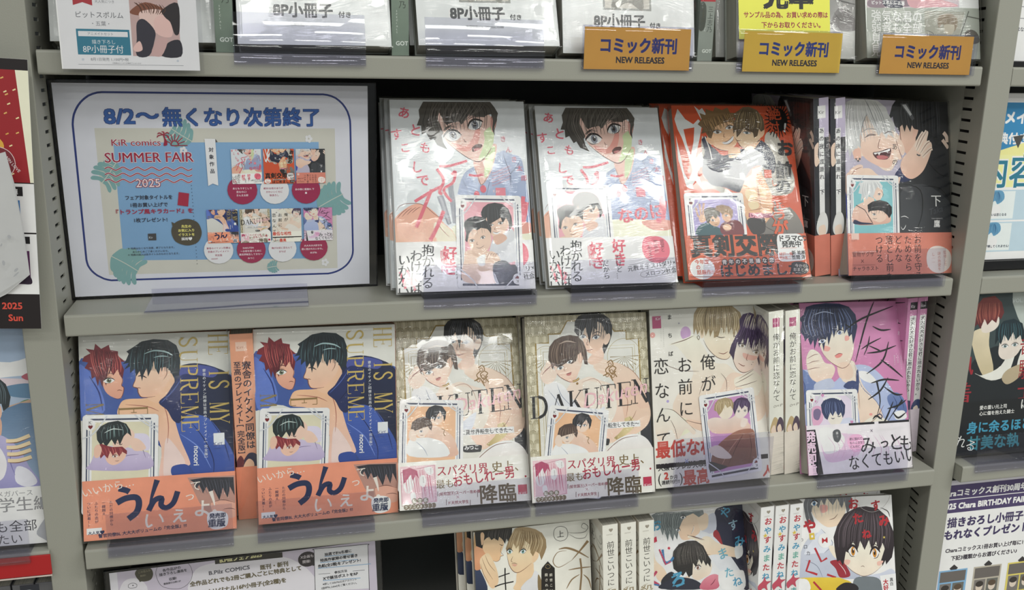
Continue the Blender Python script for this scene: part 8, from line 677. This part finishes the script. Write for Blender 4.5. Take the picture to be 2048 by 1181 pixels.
CARD = {'A1': [57.83, 2.12, -0.025], 'A2': [5.41, 12.32, -0.009], 'A3': [3.26, 0.29, -0.005], 'A4': [0.49, 15.75, -0.006], 'D1': [-1.75, 24.6, -0.038], 'D2': [-0.43, 21.67, -0.05], 'D3': [-1.27, 18.01, -0.066], 'D4': [9.27, 7.12, -0.144], 'D5': [60.62, 3.15, 0.08], 'D6': [0.11, 0.99, -0.024]}
KIND = {
 'A': dict(T=15, art='cover_blue_shirt', base='e6e8ea', band=('band_blue_shirt', 49, 'eceeef')),
 'B': dict(T=15, art='cover_orange', base='d8512a', band=('band_orange', 47, 'd65a30')),
 'C': dict(T=17, art='cover_black', sart='spine_black', base='b9b2c6', band=('band_salmon', 45.5, 'df8470')),
 'D': dict(T=21, art='cover_blue_sheets', sart='spine_salmon', base='e8a07e', band=('band_orange_plain', 56, 'ee9474')),
 'E': dict(T=15, art='cover_art_deco', base='2f2c26', band=('band_cream_red', 47, 'ede6df')),
 'F': dict(T=17, art='cover_cream_pair', sart='spine_cream', base='efeae0', band=('band_clear_red', 51, 'efe6da')),
 'G': dict(T=16, art='cover_pink', sart='spine_pink', base='d487b8', band=('band_white_brush', 54.5, 'efe2ee')),
}
def shelf_comic(pk, kind, name, label, group, card, over=False, n=1, dx=(0, 0, 0), stock_labels=(), seed=1):
    loc, R = spec_loc(POSE[pk]); kw = dict(KIND[kind])
    r = comic(name, label, group, loc, R, card=(card,) + tuple(CARD[pk]) if card else None, over=over, seed=seed, **kw)
    stock(r, n, kw['T'], dx, stock_labels, group)
    return r
nm = 'comic_book'
shelf_comic('A1', 'A', nm, 'white comic with a surprised face, card over its band, right beside the fair notice', 'blue shirt comics', 'card_dark_haired_pair', True, 2, (-3.5, -6, 0),
            ('copy of the blue shirt comic directly behind the one beside the fair notice', 'rearmost copy of the blue shirt comic in the pile beside the fair notice'), 1)
shelf_comic('A2', 'A', nm, 'white comic with a surprised face, card tucked under its band, left of orange comic', 'blue shirt comics', 'card_dark_haired_pair', False, 2, (-1.5, -3, 0),
            ('copy of the blue shirt comic directly behind the one left of the orange comic', 'rearmost copy of the blue shirt comic in the pile left of the orange comic'), 2)
shelf_comic('A3', 'B', nm, 'orange comic with two embracing men and big black lettering, front copy', 'orange comics', 'card_lilac_pair', False, 2, (-7, -10, 0),
            ('orange comic directly behind the front copy, its edge showing at the left', 'rearmost orange comic of the pile'), 3)
shelf_comic('A4', 'C', nm, 'front comic with a laughing silver haired man and a black haired man, right end', 'silver and black haired comics', 'card_teal_pair', False, 2, (-4, -6, 0),
            ('copy directly behind the front silver and black haired comic', 'rearmost face-out copy of the silver and black haired comic'), 4)
shelf_comic('D1', 'D', nm, 'leftmost comic of two men on blue sheets, by the left upright', 'blue sheets comics', 'card_red_black_pair', False, 1, (6, 0, 0),
            ('copy behind the leftmost blue sheets comic, its spine peeking out at the right',), 5)
shelf_comic('D2', 'D', nm, 'comic of two men on blue sheets, touching the left art deco comic', 'blue sheets comics', 'card_red_black_pair', False, 1, (1, 0, 0),
            ('copy hidden behind the second blue sheets comic',), 6)
shelf_comic('D3', 'E', nm, 'left one of the two art deco comics, its gift card standing upright', 'art deco comics', 'card_peach_pair', False, 1, (-2, 0, 0),
            ('copy behind the left art deco comic',), 7)
shelf_comic('D4', 'E', nm, 'right one of the two art deco comics, its gift card tilted', 'art deco comics', 'card_peach_pair', False, 1, (-2, 0, 0),
            ('copy behind the right art deco comic',), 8)
shelf_comic('D5', 'F', nm, 'front cream comic with a blond and a purple haired man, tilted card over its band', 'cream pair comics', 'card_pink_pair', True, 1, (-1, 0, 0),
            ('copy behind the face-out cream comic',), 9)
shelf_comic('D6', 'G', nm, 'pink comic with black brush strokes and a navy haired man, at the right end', 'pink comics', 'card_maid_headband', False, 2, (-4, -7, 0),
            ('copy behind the front pink comic, page edges showing at the left', 'rearmost face-out copy of the pink comic'), 10)

def spine_out(name, label, group, xs, y, z, roll, W=135, H=191, seed=0, lean=0.0, **kw):
    R = Matrix.Rotation(roll, 3, 'Y') @ Matrix.Rotation(-lean, 3, 'X') @ Matrix.Rotation(-math.pi / 2, 3, 'Z')
    loc = Vector((xs, y, z + .3 + lean * W * 1.0)) - R @ Vector((W, 0, 0))
    return comic(name, label, group, tuple(loc), R, W=W, H=H, seed=seed, **kw)
kc = dict(KIND['C']); kc['T'] = 17
spine_out(nm, 'spine-out comic next to the orange comic, black haired figure on its side cover', 'silver and black haired comics', 301.5, 32, -234.8, -.125, seed=11, **kc)
spine_out(nm, 'spine-out comic touching the silver and black haired front comic', 'silver and black haired comics', 321.0, 32, -234.8, -.125, seed=12, **kc)
kd = dict(KIND['D']); kd['T'] = 21
spine_out(nm, 'salmon spine comic standing between the two blue sheets comics', 'blue sheets comics', -313.5, 20, -456.2, 0, seed=13, W=128, **kd)
kf = dict(KIND['F']); kf['T'] = 17
spine_out(nm, 'left one of the two cream spine-out comics', 'cream pair comics', 255, 10, -456.2, -.10, seed=14, **kf)
spine_out(nm, 'right one of the two cream spine-out comics, touching the pink comic pile', 'cream pair comics', 274.6, 10, -456.2, -.10, seed=15, **kf)
kg = dict(KIND['G']); kg['T'] = 12.5
spine_out(nm, 'left one of the two pink spine-out comics at the right end', 'pink comics', 433.5, 34, -456.2, -.06, seed=16, W=128, **kg)
spine_out(nm, 'right one of the two pink spine-out comics, last before the upright', 'pink comics', 448, 36, -456.2, -.06, seed=17, W=128, **kg)

# ---------------------------------------------------------------- bottom row
def low(pk, art, label, group, seed, n, dx, labels, base, sart=None):
    loc, R = spec_loc(POSE[pk])
    r = comic(nm, label, group, loc, R, W=129, H=184, T=16, art=art, sart=sart, base=base, wrapped=(pk == 'E2'), seed=seed)
    stock(r, n, 16, dx, labels, group)
low('E1', 'cover_two_men_gold', 'front comic of two men with gold swirling title, bottom row', 'gold title comics', 20, 2, (-6, -12, 0),
    ('copy behind the gold title comic, left edge showing', 'rearmost copy of the gold title comic'), 'e6e0d4')
low('E2', 'cover_blazer', 'comic with a black haired boy under a grey haired man, blue lettering, bottom row', 'colourful title comics, blue volume', 21, 1, (-2, 0, 0), ('copy behind the comic with blue lettering',), 'eceef2')
low('E3', 'cover_boy_amber', 'comic with an amber eyed black haired boy, red lettering, bottom right', 'colourful title comics, red volume', 22, 1, (-2, 0, 0), ('copy behind the comic with red lettering',), 'f0efec')
for i, (xs, w) in enumerate(((66, 'left'), (86.5, 'middle'), (107, 'right'))):
    spine_out(nm, '%s one of three white spines with brown title character, bottom row' % w, 'gold title comics', xs, -8, -683, -.06, W=129, H=196, T=17, art='cover_two_men_gold', sart='spine_white_rev', base='e8e2d6', seed=30 + i, wrapped=False, k=1.0)
for i, (xs, w) in enumerate(((254, 'left'), (272, 'middle'), (290, 'right'))):
    spine_out(nm, '%s one of three white spines with colourful lettering, bottom row' % w, 'colourful title comics, spines', xs - 4, -4, -683, -.05, W=129, H=196, T=16, art='cover_boy_amber', sart='spine_white_colour', base='eeecea', seed=33 + i, wrapped=False)

# ---------------------------------------------------------------- top row: boxed sets
def setbook(pk, label, T, seed, art='set_front', base='a9afa8', n=1, dx=(0, 0), labels=(), group='wrapped comic sets on the top shelf', k=.937, edge=None):
    loc, R = spec_loc(POSE[pk])
    r = comic('comic_set', label, group, loc, R, W=133, H=191, T=T, art=art, base=base, seed=seed, k=k)
    stock(r, n, T, dx, labels, group)
    return r
setbook('T0', 'wrapped white comic set behind the hanging booklet notice', 26, 40, n=0)
setbook('T2', 'wrapped white comic set behind the left empty acrylic stop', 26, 41, n=1, dx=(4, 0), labels=('second wrapped set behind the left acrylic stop',))
setbook('T4', 'wrapped white comic set behind the right empty acrylic stop', 26, 42, n=1, dx=(-4, 0), labels=('second wrapped set behind the right acrylic stop',))
setbook('T5', 'wrapped white comic set behind the leftmost yellow label', 26, 43, n=1, dx=(-4, 0), labels=('second wrapped set behind the leftmost yellow label',))
setbook('T7', 'wrapped grey sample comic with a bright yellow sheet on its front', 24, 44, 'sample_front', n=2, dx=(-9, -20), labels=('wrapped grey comic right behind the sample copy', 'rearmost grey comic behind the sample copy'), k=.96)
setbook('T8', 'wrapped grey comic with white lettering behind the rightmost yellow label', 24, 45, 'cover_grey_duo', n=1, dx=(-6, 0), labels=('grey comic behind the rightmost front copy',), k=1.0)
loc, R = spec_loc(POSE['T7'])
sheet('sample_sheet', 'sample_sheet', 101, 150, tuple(Vector(loc) + (R @ Vector((1, -3.6, 17)))), R @ Matrix.Rotation(-.02, 3, 'Y'), 'bright yellow sample notice on the grey comic above the middle yellow label', 'sign', k=.935)
for xs, art, base, lb in ((-310.5, 'spine_green', '7f8c82', 'grey green spine between the hanging notice and the left acrylic stop'), (-157.5, 'spine_green', '7f8c82', 'grey green spine between the two empty acrylic stops'),
                          (141.5, 'spine_green_red', '8b948c', 'grey green spine with a red upper band beside the leftmost yellow label')):
    spine_out('comic_book', lb, 'grey green spines on the top shelf', xs, 24, -9.4, .0, W=128, T=15.5, art=None, sart=art, base=base, seed=50)

# ---------------------------------------------------------------- notices
def sleeve(loc, R, W, H, mg, label, art, sheet_label, k=1.0, group=None, rim='26262c'):
    l, r, b, t = mg
    m = MB(); x0, x1, z0, z1 = -l, W + r, -b, H + t
    m.box(x0, x1, -1.5, -.8, z0, z1); m.box(x0, x1, .8, 1.5, z0, z1)
    root = empty('card_case', loc, R); meta(root, label, 'card case', group)
    bevel(m.obj('clear_panels', SLEEVE, root), .3, 1)
    m = MB(); w = 1.0
    m.box(x0, x0 + w, -1.7, 1.7, z0, z1); m.box(x1 - w, x1, -1.7, 1.7, z0, z1); m.box(x0 + w, x1 - w, -1.7, 1.7, z0, z0 + w); m.box(x0 + w, x1 - w, -1.7, 1.7, z1 - w, z1)
    bevel(m.obj('rim', RIM, root), .3, 1)
    return sheet('notice_sheet', art, W, H, tuple(Vector(loc) + R @ Vector((0, -.3, 0))), R, sheet_label, 'notice', k=k)
RIM = acrylic_mat('case_rim', (.30, .30, .36), 1.3, .08)
loc, R = spec_loc(POSE['poster'])
loc = (loc[0], loc[1], loc[2] + 3.0)
sleeve(loc, R, 272, 195, (3.2, 8, 2.6, 3.2), 'clear hard case around the summer fair notice on the second shelf', 'sheet_fair', 'summer fair notice with blue rounded border and red lettering in the clear case')
m = MB(); x0, x1 = -383, -240
m.extrude_x([(-6, -234.5), (loc[1] + 22, -234.5), (loc[1] + 22, -233.4), (loc[1] - 3, -233.4), (loc[1] - 3, -226), (loc[1] - 4.4, -226), (loc[1] - 4.4, -233.4), (-6, -233.4)], x0, x1)
meta(bevel(m.obj('display_stand', ACRYL), .2, 1), 'low clear acrylic foot under the summer fair notice', 'holder')
loc, R = spec_loc(POSE['bpilz'])
sleeve(loc, R, 257, 182, (5, 6, 2, 3), 'clear hard case around the lilac fair notice at the bottom left', 'sheet_notice', 'lilac and white comics fair notice at the bottom left under the blue sheets comics')
# hanging notice at the upper left, held by its own clear pocket
m = MB(); m.box(0, 109, 0, 1.0, -2, 160); o = bevel(m.obj('clear_pocket', SLEEVE), .2, 1)
Rh = Matrix.Rotation(.02, 3, 'Z') @ Matrix.Rotation(-.01, 3, 'X')
def place(o, loc, R): mm = R.to_4x4(); mm.translation = Vector(loc) * M; o.matrix_world = mm
place(o, (-427.5, -14.5, -24.8), Rh); meta(o, 'clear pocket around the booklet notice at the upper left', 'holder')
sheet('hanging_notice', 'sheet_set', 106.5, 158, (-428.5, -13.2, -24.3), Rh, 'white booklet notice with a teal box hanging over the upper left shelf', 'notice', k=.96)

# ---------------------------------------------------------------- left bay
place_R = Matrix.Rotation(.052, 3, 'Y')
sheet('hanging_notice', 'sheet_red_left', 77.8, 223, (-463.5 - 77.7, -20.5, -240 + 4.0), place_R, 'long dark red and white notice over the left upright', 'notice', k=.864)
m = MB()
vs = [(-567, 0, -118), (-470, -6, -88), (-467.5, 0, -115), (-466.0, 6, -160), (-465.9, 8, -191), (-486, 10, -207.5), (-520, 8, -224), (-567, 4, -246)]
n = len(vs); m.add(vs + [(a, b + .3, c) for a, b, c in vs], [tuple(range(n))] + [tuple(range(n, 2 * n))[::-1]] + [(i, n + i, n + (i + 1) % n, (i + 1) % n) for i in range(n)], rgb('c9cacb'))
p = Print(m, (-567, 0, -246), (1, 0, 0), (0, 0, 1), 101, 150, .02)
m2 = MB()
lf = m.obj('loose_leaflet', PAPER, None, True); lf.location = (0, -.036, 0)
meta(lf, 'pale loose leaflet sticking out at the left edge in front of the red notice', 'leaflet')
mm = MB(); pp = Print(mm, (-560, 0, -232), (1, 0, .42), (0, 0, 1), 92, 60)
for i in range(30): pp.ell('a4a6aa', random.uniform(5, 88), random.uniform(5, 55), random.uniform(1, 3), random.uniform(.5, 1.6), random.uniform(0, 3), 7)
o = mm.obj('print', PAPER, lf, True); o.location = (0, -.0001, 0)
root = comic(nm, 'comic with a man in a lavender shirt at the lower left edge, left bay', 'left bay comics', (-613.5, 6, -455.5 + 3), lean_rot(0, .06, .012), W=135, H=205, T=16, art='cover_lavender', base='d8d8de', k=1.0, seed=60)
holder(-610, -497, -457.5, -6.5, -8, 34, label='clear acrylic stop in front of the lavender shirt comic, left bay')
for i, (x, c, lb) in enumerate(((-560, '6a6a6e', 'grey'), (-540, '8a8a8c', 'pale grey'), (-520, '4a2a4c', 'dark purple'), (-500, '2c2a34', 'black'))):
    spine_out(nm, '%s comic spine under the red shelf strip, lower left corner' % lb, 'left bay lower comics', x, 6, -683, 0, W=128, H=188, T=18.5, base=c, seed=61, wrapped=False)
m = MB(); m.box(0, 68, 0, .5, 0, 12, rgb('b9b9bc')); p = Print(m, (0, 0, 0), (1, 0, 0), (0, 0, 1), 68, 12); p.text('385円(税込)', 24, 3, 8.5, '2c2c30', wt=.02)
place(m.obj('price_label', PAPER, None, True), (-578, -12, -503), Matrix.Identity(3)); meta(bpy.data.objects['price_label'], 'grey price strip reading 385 yen under the red shelf strip', 'label')
m = MB(); m.box(0, 16, 0, .5, 0, 22, rgb('2a2c34')); p = Print(m, (0, 0, 0), (1, 0, 0), (0, 0, 1), 16, 22); p.text('R', 3, 5, 17, 'd0d4d8', wt=.04)
place(m.obj('rating_label', PAPER, None, True), (-508, -12, -508), Matrix.Identity(3)); meta(bpy.data.objects['rating_label'], 'small dark label with a pale letter R at the lower left corner', 'label')

# ---------------------------------------------------------------- right bay
sheet('notice_sheet', 'sheet_white_right', 250, 190, (490, 26, -3), lean_rot(0, .05), 'white notice with blue lettering at the top of the right bay', 'notice')
m = MB(); m.box(488, 760, 16, 34, -9.2, -3.4); meta(bevel(m.obj('display_stand', BLACKP), .6), 'black foot strip under the white notice, right bay', 'holder')
sheet('notice_sheet', 'sheet_blue_yellow', 250, 185, (491, 28, -222), lean_rot(0, .04), 'blue and yellow notice with manga panels in the right bay', 'notice')
m = MB(); m.box(489, 745, 24, 31, -233.5, -222.6); meta(bevel(m.obj('display_stand', BLACKP), .6), 'dark foot strip under the blue and yellow notice', 'holder')
comic(nm, 'dark comic with a red haired and a black haired knight, right bay', 'right bay comics', (488, 8, -452.5), lean_rot(0, .12), W=135, H=191, T=16, art='cover_knight', base='2a3034', seed=70)
holder(502, 640, -456.2, -13.5, -8, 36, label='clear acrylic stop in front of the knight comic, right bay')
sheet('notice_sheet', 'sheet_birthday', 250, 190, (490, 8, -677), lean_rot(0, .03), 'lilac birthday fair notice with three small cover sheets, lower right', 'notice', k=1.0)
